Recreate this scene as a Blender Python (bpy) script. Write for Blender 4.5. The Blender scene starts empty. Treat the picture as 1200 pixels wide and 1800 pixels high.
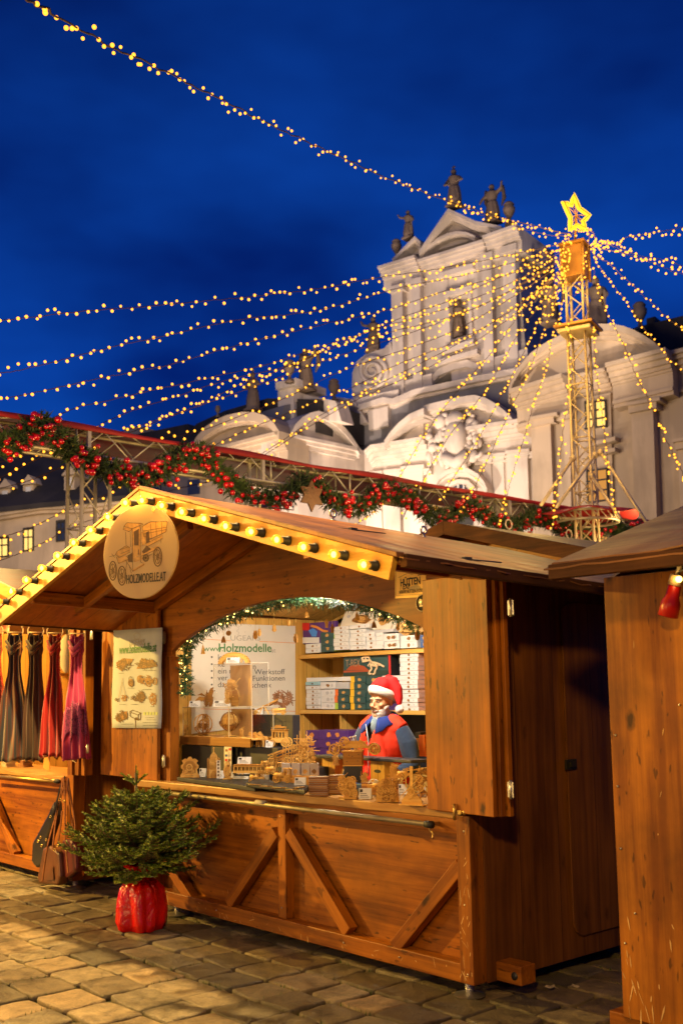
import bpy, bmesh, math, random
from mathutils import Vector, Matrix, noise
random.seed(7)
R = math.radians
S = bpy.context.scene
COL = S.collection
# ------------------------------------------------------------------ camera
F, PX, PY = 1870.0, 602.0, 990.0           # focal length and principal point in photo pixels (1200 x 1800)
YAW, PITCH, ROLL = R(49), R(6.75), R(-0.95)
EYE = Vector((0, 0, 1.7))
FW = Vector((-math.sin(YAW)*math.cos(PITCH), math.cos(YAW)*math.cos(PITCH), math.sin(PITCH)))
_r0 = Vector((math.cos(YAW), math.sin(YAW), 0)); _u0 = _r0.cross(FW)
RT = _r0*math.cos(ROLL) + _u0*math.sin(ROLL)
UP = -_r0*math.sin(ROLL) + _u0*math.cos(ROLL)
cd = bpy.data.cameras.new('camera'); cam = bpy.data.objects.new('camera', cd); COL.objects.link(cam)
cam.matrix_world = Matrix((( RT.x, UP.x, -FW.x, EYE.x), (RT.y, UP.y, -FW.y, EYE.y), (RT.z, UP.z, -FW.z, EYE.z), (0,0,0,1)))
cd.sensor_fit = 'VERTICAL'; cd.sensor_height = 36; cd.sensor_width = 24
cd.lens = F/1800*36; cd.shift_y = (PY-900)/1800; cd.shift_x = (600-PX)/1800
cd.clip_start = 0.1; cd.clip_end = 2000
cd.dof.use_dof = True; cd.dof.focus_distance = 7.4; cd.dof.aperture_fstop = 2.9
S.camera = cam
# ------------------------------------------------------------------ view, world
S.view_settings.view_transform = 'Standard'; S.view_settings.look = 'None'
S.view_settings.exposure = 0; S.view_settings.gamma = 1
S.cycles.use_denoising = True
S.cycles.max_bounces = 6; S.cycles.diffuse_bounces = 3; S.cycles.glossy_bounces = 3
S.cycles.transmission_bounces = 4; S.cycles.transparent_max_bounces = 10
S.cycles.sample_clamp_indirect = 4.0; S.cycles.caustics_reflective = False; S.cycles.caustics_refractive = False
W = bpy.data.worlds.new('World'); S.world = W; W.use_nodes = True
wn, wl = W.node_tree.nodes, W.node_tree.links; wn.clear()
out = wn.new('ShaderNodeOutputWorld'); bg = wn.new('ShaderNodeBackground'); wl.new(bg.outputs[0], out.inputs[0])
sky = wn.new('ShaderNodeTexSky'); sky.sky_type = 'NISHITA'; sky.sun_disc = False
sky.sun_elevation = R(-4.0); sky.sun_rotation = R(190); sky.altitude = 200; sky.ozone_density = 6; sky.air_density=1.0; sky.dust_density=.4
tc = wn.new('ShaderNodeTexCoord'); mp = wn.new('ShaderNodeMapping'); mp.inputs['Scale'].default_value = (1, 1, 2.2)
wl.new(tc.outputs['Generated'], mp.inputs[0])
nz = wn.new('ShaderNodeTexNoise'); nz.inputs['Scale'].default_value = 2.6; nz.inputs['Detail'].default_value = 4; nz.inputs['Roughness'].default_value = .5
wl.new(mp.outputs[0], nz.inputs[0])
cr = wn.new('ShaderNodeValToRGB'); cr.color_ramp.elements[0].position = .36; cr.color_ramp.elements[1].position = .68
cr.color_ramp.elements[0].color = (.0006, .0095, .100, 1); cr.color_ramp.elements[1].color = (.003, .046, .290, 1)
wl.new(nz.outputs[0], cr.inputs[0])
sx = wn.new('ShaderNodeSeparateXYZ'); wl.new(tc.outputs['Generated'], sx.inputs[0])
gr = wn.new('ShaderNodeValToRGB'); gr.color_ramp.elements[0].position = 0.0; gr.color_ramp.elements[0].color = (1.5, 2.4, 1.75, 1)
gr.color_ramp.elements[1].position = .62; gr.color_ramp.elements[1].color = (.75, .7, .8, 1)
e = gr.color_ramp.elements.new(.28); e.color = (1.1, 1.35, 1.45, 1)
wl.new(sx.outputs['Z'], gr.inputs[0])
mx = wn.new('ShaderNodeMix'); mx.data_type = 'RGBA'; mx.blend_type = 'MULTIPLY'; mx.inputs[0].default_value = 1
wl.new(cr.outputs[0], mx.inputs[6]); wl.new(gr.outputs[0], mx.inputs[7])
ad = wn.new('ShaderNodeMix'); ad.data_type = 'RGBA'; ad.blend_type = 'ADD'; ad.inputs[0].default_value = .02
wl.new(mx.outputs[2], ad.inputs[6]); wl.new(sky.outputs[0], ad.inputs[7])
wl.new(ad.outputs[2], bg.inputs[0]); bg.inputs[1].default_value = 1.0

def lamp(name, kind, loc, energy, color, size=.1, target=None, cone=None, blend=.2):
    d = bpy.data.lights.new(name, kind); d.energy = energy; d.color = color
    if kind in ('POINT', 'SPOT'): d.shadow_soft_size = size
    if kind == 'AREA': d.size = size
    if kind == 'SPOT': d.spot_size = R(cone); d.spot_blend = blend
    o = bpy.data.objects.new(name, d); COL.objects.link(o); o.location = loc
    if target is not None:
        o.rotation_euler = (Vector(target)-Vector(loc)).to_track_quat('-Z', 'Y').to_euler()
    return o
WARM = (1, .62, .25)
# market lamps: an overhead lamp above the lane, a lamp low across the lane, the stalls' own lamps, plus two added area fills
lamp('lane_lamp', 'SPOT', (-7.0, 3.17, 6.4), 4300, (1, .62, .20), .06, (-7.4, 2.9, 0), 100, .5)
lamp('opposite_stall_lamp', 'SPOT', (-12.6, .2, 3.6), 3700, (1, .58, .09), .07, (-6.6, 4.6, 1.3), 80, .5)
lamp('added_front_fill', 'AREA', (-4.4, -2.6, 1.9), 105, (1, .60, .15), 1.6, (-5.6, 4.5, 1.9))  # added soft fill to brighten the soffit and stall front
lamp('added_front_fill_left', 'AREA', (-10.5, -1.6, 1.7), 150, (1, .60, .15), 1.2, (-8.5, 4.5, 1.4))  # added soft fill for the left part of the fronts and the fir
lamp('right_lane_lamp', 'SPOT', (-.6, .4, 3.6), 580, (1, .58, .09), .15, (-2.6, 4.5, 1.2), 80, .8)
lamp('stall_lamp', 'AREA', (-5.55, 4.70, 2.50), 54, (1, .87, .68), .22, (-5.9, 5.2, 1.0))
lamp('stall_lamp_small', 'POINT', (-6.75, 4.75, 2.42), 16, (1, .84, .60), .05)
lamp('scarf_stall_lamp', 'POINT', (-9.7, 5.2, 2.35), 110, (1, .50, .09), .08)
lamp('scarf_stall_lamp_far', 'POINT', (-11.2, 5.0, 2.3), 110, (1, .55, .14), .08)

def ray(x, y): return FW + RT*((x-PX)/F) - UP*((y-PY)/F)
def pl(x, y, ax, v):                        # photo pixel -> point on the axis plane ax = v
    d = ray(x, y); t = (v-EYE[ax])/d[ax]; return EYE + d*t
def at(x, y, t): return EYE + ray(x, y)*t   # photo pixel -> point at depth t
def dep(p): return (Vector(p)-EYE).dot(FW)

# ------------------------------------------------------------------ materials
def newmat(name):
    m = bpy.data.materials.new(name); m.use_nodes = True
    nt = m.node_tree; b = nt.nodes['Principled BSDF']; return m, nt, b
def N(nt, kind, **kw):
    n = nt.nodes.new(kind)
    for k, v in kw.items():
        if k in n.inputs: n.inputs[k].default_value = v
        else: setattr(n, k, v)
    return n
def mat(name, col, rough=.6, metal=0, var=.12, vscale=8, bump=0, bscale=40, spec=.5, sheen=0, coat=0):
    m, nt, b = newmat(name); L = nt.links
    b.inputs['Roughness'].default_value = rough; b.inputs['Metallic'].default_value = metal
    b.inputs['Specular IOR Level'].default_value = spec
    if sheen: b.inputs['Sheen Weight'].default_value = sheen
    if coat: b.inputs['Coat Weight'].default_value = coat
    tcn = N(nt, 'ShaderNodeTexCoord')
    nz = N(nt, 'ShaderNodeTexNoise', Scale=vscale, Detail=4.0); L.new(tcn.outputs['Object'], nz.inputs['Vector'])
    r = N(nt, 'ShaderNodeValToRGB'); r.color_ramp.elements[0].position = .3; r.color_ramp.elements[1].position = .7
    r.color_ramp.elements[0].color = tuple(c*(1-var) for c in col)+(1,)
    r.color_ramp.elements[1].color = tuple(min(1, c*(1+var)) for c in col)+(1,)
    L.new(nz.outputs[0], r.inputs[0]); L.new(r.outputs[0], b.inputs['Base Color'])
    if bump:
        n2 = N(nt, 'ShaderNodeTexNoise', Scale=bscale, Detail=5.0); L.new(tcn.outputs['Object'], n2.inputs['Vector'])
        bp = N(nt, 'ShaderNodeBump', Strength=bump, Distance=.01); L.new(n2.outputs[0], bp.inputs['Height'])
        L.new(bp.outputs[0], b.inputs['Normal'])
    return m
def emit(name, col, strength, sample=False):
    m, nt, b = newmat(name)
    b.inputs['Base Color'].default_value = (0, 0, 0, 1); b.inputs['Roughness'].default_value = 1
    b.inputs['Emission Color'].default_value = tuple(col)+(1,); b.inputs['Emission Strength'].default_value = strength
    if not sample:
        try: m.cycles.emission_sampling = 'NONE'
        except Exception: pass
    return m
def wood(name, light, dark, axis=0, rough=.45, board=0, baxis=2, knots=.5, grain=1.0, fleck=0, kd=4.2, bump=.12, coat=0, wear=.25, spec=.28):
    """pine with long grain along `axis`, blotches, knots, optional board seams every `board` metres along `baxis`"""
    m, nt, b = newmat(name); L = nt.links
    tcn = N(nt, 'ShaderNodeTexCoord'); oi = N(nt, 'ShaderNodeObjectInfo')
    ofs = N(nt, 'ShaderNodeVectorMath', operation='SCALE'); ofs.inputs['Scale'].default_value = 7.3
    cb = N(nt, 'ShaderNodeCombineXYZ'); 
    for i in range(3): L.new(oi.outputs['Random'], cb.inputs[i])
    L.new(cb.outputs[0], ofs.inputs[0])
    ad = N(nt, 'ShaderNodeVectorMath', operation='ADD'); L.new(tcn.outputs['Object'], ad.inputs[0]); L.new(ofs.outputs[0], ad.inputs[1])
    vec = ad.outputs[0]
    if board:
        # shift the grain from board to board
        sp = N(nt, 'ShaderNodeSeparateXYZ'); L.new(tcn.outputs['Object'], sp.inputs[0])
        dv = N(nt, 'ShaderNodeMath', operation='DIVIDE'); dv.inputs[1].default_value = board; L.new(sp.outputs[baxis], dv.inputs[0])
        fl = N(nt, 'ShaderNodeMath', operation='FLOOR'); L.new(dv.outputs[0], fl.inputs[0])
        wn_ = N(nt, 'ShaderNodeTexWhiteNoise', noise_dimensions='1D'); L.new(fl.outputs[0], wn_.inputs['W'])
        sc = N(nt, 'ShaderNodeVectorMath', operation='SCALE'); sc.inputs['Scale'].default_value = 5.0; L.new(wn_.outputs['Color'], sc.inputs[0])
        a2 = N(nt, 'ShaderNodeVectorMath', operation='ADD'); L.new(vec, a2.inputs[0]); L.new(sc.outputs[0], a2.inputs[1]); vec = a2.outputs[0]
        fr = N(nt, 'ShaderNodeMath', operation='FRACT'); L.new(dv.outputs[0], fr.inputs[0])
        sm = N(nt, 'ShaderNodeMath', operation='LESS_THAN'); sm.inputs[1].default_value = .004/board; L.new(fr.outputs[0], sm.inputs[0])
    s = [26*grain]*3; s[axis] = 1.1
    m1 = N(nt, 'ShaderNodeMapping'); m1.inputs['Scale'].default_value = s; L.new(vec, m1.inputs[0])
    n1 = N(nt, 'ShaderNodeTexNoise', Scale=1.0, Detail=6.0, Roughness=.65, Distortion=.25); L.new(m1.outputs[0], n1.inputs['Vector'])
    s2 = [5.0]*3; s2[axis] = .9
    m2 = N(nt, 'ShaderNodeMapping'); m2.inputs['Scale'].default_value = s2; L.new(vec, m2.inputs[0])
    n2 = N(nt, 'ShaderNodeTexNoise', Scale=1.0, Detail=3.0, Distortion=.6); L.new(m2.outputs[0], n2.inputs['Vector'])
    r = N(nt, 'ShaderNodeValToRGB'); r.color_ramp.elements[0].position = .38; r.color_ramp.elements[1].position = .61
    r.color_ramp.elements[0].color = tuple(dark)+(1,); r.color_ramp.elements[1].color = tuple(light)+(1,)
    mxv = N(nt, 'ShaderNodeMath', operation='MULTIPLY_ADD'); mxv.inputs[1].default_value = .55
    hf = N(nt, 'ShaderNodeMath', operation='MULTIPLY'); hf.inputs[1].default_value = .45
    L.new(n2.outputs[0], hf.inputs[0]); L.new(n1.outputs[0], mxv.inputs[0]); L.new(hf.outputs[0], mxv.inputs[2])
    L.new(mxv.outputs[0], r.inputs[0]); colo = r.outputs[0]
    if knots:
        s3 = [kd]*3; s3[axis] = kd*.5
        m3 = N(nt, 'ShaderNodeMapping'); m3.inputs['Scale'].default_value = s3; L.new(vec, m3.inputs[0])
        # warp a little so that knots are not round
        nv = N(nt, 'ShaderNodeTexNoise', Scale=9.0, Detail=2.0); L.new(m3.outputs[0], nv.inputs['Vector'])
        mv = N(nt, 'ShaderNodeMix', data_type='VECTOR') if False else N(nt, 'ShaderNodeVectorMath', operation='MULTIPLY_ADD')
        mv.inputs[1].default_value = (.14, .14, .14); L.new(nv.outputs['Color'], mv.inputs[0]); L.new(m3.outputs[0], mv.inputs[2])
        vo = N(nt, 'ShaderNodeTexVoronoi', Scale=1.0); L.new(mv.outputs[0], vo.inputs['Vector'])
        kr = N(nt, 'ShaderNodeValToRGB'); kr.color_ramp.elements[0].position = .05; kr.color_ramp.elements[1].position = .13
        kr.color_ramp.elements[0].color = (1-knots,)*3+(1,); kr.color_ramp.elements[1].color = (1, 1, 1, 1)
        L.new(vo.outputs['Distance'], kr.inputs[0])
        mk = N(nt, 'ShaderNodeMix', data_type='RGBA', blend_type='MULTIPLY'); mk.inputs[0].default_value = 1
        L.new(colo, mk.inputs[6]); L.new(kr.outputs[0], mk.inputs[7]); colo = mk.outputs[2]
    if wear:
        n4 = N(nt, 'ShaderNodeTexNoise', Scale=1.7, Detail=5.0, Roughness=.6); L.new(vec, n4.inputs['Vector'])
        wr = N(nt, 'ShaderNodeValToRGB'); wr.color_ramp.elements[0].position = .35; wr.color_ramp.elements[1].position = .65
        wr.color_ramp.elements[0].color = (1-wear,)*3+(1,); wr.color_ramp.elements[1].color = (1, 1, 1, 1)
        L.new(n4.outputs[0], wr.inputs[0])
        mk = N(nt, 'ShaderNodeMix', data_type='RGBA', blend_type='MULTIPLY'); mk.inputs[0].default_value = 1
        L.new(colo, mk.inputs[6]); L.new(wr.outputs[0], mk.inputs[7]); colo = mk.outputs[2]
    if fleck:
        s5 = [34]*3; s5[axis] = 10
        m5 = N(nt, 'ShaderNodeMapping'); m5.inputs['Scale'].default_value = s5; L.new(vec, m5.inputs[0])
        n5 = N(nt, 'ShaderNodeTexNoise', Scale=1.0, Detail=2.0); L.new(m5.outputs[0], n5.inputs['Vector'])
        n7 = N(nt, 'ShaderNodeTexNoise', Scale=3.5, Detail=2.0); L.new(vec, n7.inputs['Vector'])
        sm5 = N(nt, 'ShaderNodeMath', operation='MULTIPLY_ADD'); sm5.inputs[1].default_value = .35; L.new(n7.outputs[0], sm5.inputs[0]); L.new(n5.outputs[0], sm5.inputs[2])
        fr5 = N(nt, 'ShaderNodeValToRGB'); fr5.color_ramp.elements[0].position = .83; fr5.color_ramp.elements[1].position = .89
        fr5.color_ramp.elements[0].color = (1, 1, 1, 1); fr5.color_ramp.elements[1].color = (1-fleck,)*3+(1,); L.new(sm5.outputs[0], fr5.inputs[0])
        mk = N(nt, 'ShaderNodeMix', data_type='RGBA', blend_type='MULTIPLY'); mk.inputs[0].default_value = 1
        L.new(colo, mk.inputs[6]); L.new(fr5.outputs[0], mk.inputs[7]); colo = mk.outputs[2]
    if board:
        mk = N(nt, 'ShaderNodeMix', data_type='RGBA'); L.new(sm.outputs[0], mk.inputs[0]); L.new(colo, mk.inputs[6])
        mk.inputs[7].default_value = tuple(c*.25 for c in dark)+(1,); colo = mk.outputs[2]
    L.new(colo, b.inputs['Base Color'])
    rr = N(nt, 'ShaderNodeMapRange'); rr.inputs['To Min'].default_value = rough-.1; rr.inputs['To Max'].default_value = rough+.18
    L.new(n2.outputs[0], rr.inputs[0]); L.new(rr.outputs[0], b.inputs['Roughness'])
    bp = N(nt, 'ShaderNodeBump', Strength=bump, Distance=.004); L.new(n1.outputs[0], bp.inputs['Height']); L.new(bp.outputs[0], b.inputs['Normal'])
    b.inputs['Specular IOR Level'].default_value = spec
    return m

SL, SD = (.47, .155, .008), (.18, .046, .003)       # stained market-stall pine
M = {}
M['stain_x'] = wood('stained_pine_x', SL, SD, 0, fleck=.5, knots=.75, wear=.4)
M['stain_y'] = wood('stained_pine_y', SL, SD, 1, knots=.6)
M['stain_z'] = wood('stained_pine_z', SL, SD, 2, fleck=.5, knots=.75, wear=.4)
M['stain_xb'] = wood('stained_boards_x', SL, SD, 0, fleck=.6, knots=.8, wear=.45, kd=5)
M['stain_zb'] = wood('stained_boards_z', SL, SD, 2, fleck=.6, knots=.8, wear=.45, kd=5)
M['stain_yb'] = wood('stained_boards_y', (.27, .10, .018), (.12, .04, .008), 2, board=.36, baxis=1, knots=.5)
M['soffit'] = wood('soffit_boards', (.46, .145, .016), (.26, .072, .008), 0, board=.42, baxis=1, knots=.6)
M['pine'] = wood('bare_pine', (.80, .50, .13), (.56, .30, .055), 2, knots=.45, board=.14, baxis=0, wear=.1)
M['pine_y'] = wood('bare_pine_side', (.80, .50, .13), (.56, .30, .055), 2, knots=.45, board=.14, baxis=1, wear=.1)
M['pine_x'] = wood('bare_pine_rail', (.78, .47, .12), (.54, .28, .05), 0, knots=.4, wear=.12)
M['fascia'] = wood('gable_board_pine', (.72, .42, .08), (.50, .25, .035), 0, knots=.5, wear=.3, rough=.4)
M['counter'] = wood('counter_board', (.66, .38, .13), (.42, .21, .06), 0, knots=.3, wear=.3, rough=.35)
M['roof'] = wood('wet_roof_board', (.31, .13, .042), (.12, .048, .016), 1, rough=.40, knots=.4, grain=.5, wear=.5, board=.62, baxis=1, coat=.0, spec=.3)
M['log'] = wood('rough_eave_board', (.15, .06, .018), (.05, .018, .007), 0, rough=.75, knots=.2, grain=.8, bump=.6, wear=.5)
M['black'] = mat('black_display_board', (.018, .019, .024), .55, var=.3)
M['steel'] = mat('zinc_steel', (.52, .50, .46), .35, .9)
M['brass'] = mat('worn_brass', (.55, .38, .12), .35, .9)
M['darksteel'] = mat('dark_steel', (.06, .055, .05), .5, .6)
M['alu'] = mat('truss_aluminium', (.62, .57, .46), .45, .4)
M['rubber'] = mat('black_rubber', (.015, .015, .015), .6)
M['bulbglass'] = None

# ------------------------------------------------------------------ mesh builder
def wm(o):
    return (wm(o.parent) if o.parent else Matrix.Identity(4)) @ o.matrix_basis
def tag(o, label=None, cat=None, group=None, kind=None):
    if label: o['label'] = label
    if cat: o['category'] = cat
    if group: o['group'] = group
    if kind: o['kind'] = kind
    return o
def thing(name, label, cat, loc=(0, 0, 0), rz=0, group=None):
    o = bpy.data.objects.new(name, None); o.empty_display_size = .1; COL.objects.link(o)
    o.location = loc; o.rotation_euler = (0, 0, rz)
    return tag(o, label, cat, group)
def frame(o, x, y=None, z=None):
    """matrix with origin o, x axis and up hint"""
    x = Vector(x).normalized(); z = Vector(z if z is not None else (0, 0, 1))
    if abs(x.dot(z.normalized())) > .999: z = Vector((0, 1, 0))
    y = z.cross(x).normalized(); z = x.cross(y)
    m = Matrix.Identity(4)
    for i in range(3): m[i][0], m[i][1], m[i][2], m[i][3] = x[i], y[i], z[i], o[i]
    return m
class MB:
    def __init__(s): s.v = []; s.f = []; s.mi = []; s.sm = []; s.cur = 0; s.T = None
    def add(s, vs, fs, smooth=False):
        n = len(s.v)
        if s.T is not None: vs = [s.T @ Vector(v) for v in vs]
        s.v += [tuple(v) for v in vs]
        for f in fs: s.f.append(tuple(i+n for i in f)); s.mi.append(s.cur); s.sm.append(smooth)
        return s
    def box(s, c, d, mtx=None, bev=0):
        x, y, z = d[0]/2, d[1]/2, d[2]/2
        vs = [Vector((a*x, b*y, cc*z)) for a in (-1, 1) for b in (-1, 1) for cc in (-1, 1)]
        if mtx is not None: vs = [mtx @ v for v in vs]
        vs = [v + Vector(c) for v in vs]
        return s.add(vs, [(0,1,3,2), (4,6,7,5), (0,4,5,1), (2,3,7,6), (0,2,6,4), (1,5,7,3)])
    def bb(s, x0, x1, y0, y1, z0, z1): return s.box(((x0+x1)/2, (y0+y1)/2, (z0+z1)/2), (abs(x1-x0), abs(y1-y0), abs(z1-z0)))
    def bar(s, p0, p1, w, d=None, up=(0, 0, 1)):
        p0, p1 = Vector(p0), Vector(p1); d = d or w
        if (p1-p0).length < 1e-6: return s
        fr = frame((p0+p1)/2, p1-p0, None, up); L = (p1-p0).length/2
        vs = [fr @ Vector((a*L, b*w/2, c*d/2)) for a in (-1, 1) for b in (-1, 1) for c in (-1, 1)]
        return s.add(vs, [(0,1,3,2), (4,6,7,5), (0,4,5,1), (2,3,7,6), (0,2,6,4), (1,5,7,3)])
    def tube(s, pts, r, n=8, cap=True, smooth=True, closed=False):
        pts = [Vector(p) for p in pts]; rs = r if isinstance(r, (list, tuple)) else [r]*len(pts)
        vs = []; fs = []; prev = None
        m = len(pts)
        for i, p in enumerate(pts):
            t = (pts[(i+1) % m]-pts[i-1]) if closed else (pts[min(i+1, m-1)]-pts[max(i-1, 0)])
            if t.length < 1e-9: t = Vector((0, 0, 1))
            t.normalize()
            if prev is None:
                a = Vector((0, 0, 1)) if abs(t.z) < .9 else Vector((1, 0, 0)); u = t.cross(a).normalized()
            else:
                u = prev - t*prev.dot(t)
                if u.length < 1e-6: u = t.orthogonal()
                u.normalize()
            prev = u; w = t.cross(u)
            for k in range(n):
                an = 2*math.pi*k/n; vs.append(p + (u*math.cos(an)+w*math.sin(an))*rs[i])
        for i in range(m if closed else m-1):
            for k in range(n):
                a, b2 = i*n+k, i*n+(k+1) % n; j = (i+1) % m
                fs.append((a, b2, j*n+(k+1) % n, j*n+k))
        if cap and not closed: fs.append(tuple(range(n))[::-1]); fs.append(tuple((m-1)*n+k for k in range(n)))
        return s.add(vs, fs, smooth)
    def sph(s, c, r, n=8, m=6, sc=(1, 1, 1), smooth=True):
        c = Vector(c); vs = [c+Vector((0, 0, r*sc[2]))]; fs = []
        for i in range(1, m):
            th = math.pi*i/m
            for k in range(n):
                ph = 2*math.pi*k/n
                vs.append(c+Vector((r*sc[0]*math.sin(th)*math.cos(ph), r*sc[1]*math.sin(th)*math.sin(ph), r*sc[2]*math.cos(th))))
        vs.append(c-Vector((0, 0, r*sc[2]))); l = len(vs)-1
        for k in range(n): fs.append((0, 1+k, 1+(k+1) % n))
        for i in range(m-2):
            for k in range(n): fs.append((1+i*n+k, 1+(i+1)*n+k, 1+(i+1)*n+(k+1) % n, 1+i*n+(k+1) % n))
        for k in range(n): fs.append((l, 1+(m-2)*n+(k+1) % n, 1+(m-2)*n+k))
        return s.add(vs, fs, smooth)
    def lathe(s, prof, n=16, c=(0, 0, 0), smooth=True, axis=None):
        c = Vector(c); vs = []; fs = []
        for (r, z) in prof:
            for k in range(n):
                a = 2*math.pi*k/n; v = Vector((r*math.cos(a), r*math.sin(a), z))
                if axis is not None: v = axis @ v
                vs.append(c+v)
        for i in range(len(prof)-1):
            for k in range(n): fs.append((i*n+k, i*n+(k+1) % n, (i+1)*n+(k+1) % n, (i+1)*n+k))
        if prof[0][0] > 1e-5: fs.append(tuple(range(n))[::-1])
        if prof[-1][0] > 1e-5: fs.append(tuple((len(prof)-1)*n+k for k in range(n)))
        return s.add(vs, fs, smooth)
    def prism(s, poly, ext):
        """poly: list of 3D points (planar outline), ext: extrusion vector"""
        poly = [Vector(p) for p in poly]; ext = Vector(ext); n = len(poly)
        vs = poly + [p+ext for p in poly]
        fs = [tuple(range(n)), tuple(range(2*n-1, n-1, -1))] + [(i, i+n, (i+1) % n+n, (i+1) % n) for i in range(n)]
        return s.add(vs, fs)
    def plate(s, o, ax, ay, pts, th):
        """2-D outline pts in plane (ax, ay) at o, thickness th"""
        o = Vector(o); ax = Vector(ax); ay = Vector(ay); nn = ax.cross(ay).normalized()*th
        return s.prism([o+ax*a+ay*b-nn/2 for a, b in pts], nn)
    def build(s, name, m, parent=None, world=True, origin=None, bevel=0, tagv=None, fixn=True):
        me = bpy.data.meshes.new(name)
        ms = m if isinstance(m, (list, tuple)) else [m]
        for k in ms: me.materials.append(k)
        if parent is not None and world: inv = wm(parent).inverted()
        elif parent is None and origin is not None: inv = Matrix.Translation(-Vector(origin))
        else: inv = None
        vs = s.v if inv is None else [tuple(inv @ Vector(v)) for v in s.v]
        me.from_pydata(vs, [], s.f)
        me.polygons.foreach_set('material_index', s.mi); me.polygons.foreach_set('use_smooth', s.sm)
        if fixn:
            bmx = bmesh.new(); bmx.from_mesh(me); bmesh.ops.recalc_face_normals(bmx, faces=bmx.faces[:])
            bmx.to_mesh(me); bmx.free()
        me.update()
        o = bpy.data.objects.new(name, me); COL.objects.link(o)
        if parent is not None: o.parent = parent
        elif origin is not None: o.location = origin
        if bevel:
            md = o.modifiers.new('bevel', 'BEVEL'); md.width = bevel; md.segments = 2; md.limit_method = 'ANGLE'; md.angle_limit = R(40)
        return o
def beam(name, p0, p1, w, d, m, parent, up=(0, 0, 1), bevel=.004):
    """a squared timber of its own, local X along its length; w across, d along `up`"""
    p0, p1 = Vector(p0), Vector(p1); L = (p1-p0).length
    b = MB(); b.box((0, 0, 0), (L, w, d)); o = b.build(name, m, None, False, bevel=bevel)
    fr = frame((p0+p1)/2, p1-p0, None, up)
    o.parent = parent; o.matrix_basis = (wm(parent).inverted() if parent else Matrix.Identity(4)) @ fr
    return o
def bx(name, x0, x1, y0, y1, z0, z1, m, parent, bevel=.003):
    b = MB(); b.bb(x0, x1, y0, y1, z0, z1); return b.build(name, m, parent, bevel=bevel)
def copy_tree(o, parent=None):
    c = o.copy(); COL.objects.link(c); c.parent = parent
    for ch in list(o.children): copy_tree(ch, c)
    return c
def text(name, s, o, xd, up, size, m, parent, align='CENTER', sx=1.0, th=.001, bold=0):
    cu = bpy.data.curves.new(name, 'FONT'); cu.body = s; cu.size = size; cu.align_x = align; cu.align_y = 'CENTER'
    cu.extrude = th; cu.offset = bold; cu.resolution_u = 3
    t = bpy.data.objects.new(name, cu); COL.objects.link(t)
    dg = bpy.context.evaluated_depsgraph_get(); me = bpy.data.meshes.new_from_object(t.evaluated_get(dg))
    bpy.data.objects.remove(t)
    me.materials.clear(); me.materials.append(m)
    ob = bpy.data.objects.new(name, me); COL.objects.link(ob)
    xd = Vector(xd).normalized(); up = Vector(up); nz_ = xd.cross(up).normalized(); up = nz_.cross(xd)
    fr = Matrix.Identity(4)
    for i in range(3): fr[i][0], fr[i][1], fr[i][2], fr[i][3] = xd[i]*sx, up[i], nz_[i], o[i]
    me.transform(fr)
    if parent: ob.parent = parent; me.transform(wm(parent).inverted())
    return ob
def remesh(mb, voxel, smooth=6, factor=.5):
    """one continuous surface from overlapping solids"""
    me = bpy.data.meshes.new('tmp'); me.from_pydata(mb.v, [], mb.f)
    bmx = bmesh.new(); bmx.from_mesh(me); bmesh.ops.recalc_face_normals(bmx, faces=bmx.faces[:]); bmx.to_mesh(me); bmx.free()
    t = bpy.data.objects.new('tmp', me); COL.objects.link(t)
    md = t.modifiers.new('r', 'REMESH'); md.mode = 'VOXEL'; md.voxel_size = voxel; md.use_smooth_shade = True
    if smooth:
        ms = t.modifiers.new('s', 'SMOOTH'); ms.factor = factor; ms.iterations = smooth
    dg = bpy.context.evaluated_depsgraph_get(); res = bpy.data.meshes.new_from_object(t.evaluated_get(dg))
    bpy.data.objects.remove(t); bpy.data.meshes.remove(me)
    for p in res.polygons: p.use_smooth = True
    return res
def meshobj(name, me, m, parent=None, loc=None):
    me.materials.clear(); me.materials.append(m)
    if parent is not None and loc is None: me.transform(wm(parent).inverted())
    o = bpy.data.objects.new(name, me); COL.objects.link(o)
    if parent is not None: o.parent = parent
    if loc is not None: o.location = loc
    return o
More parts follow.
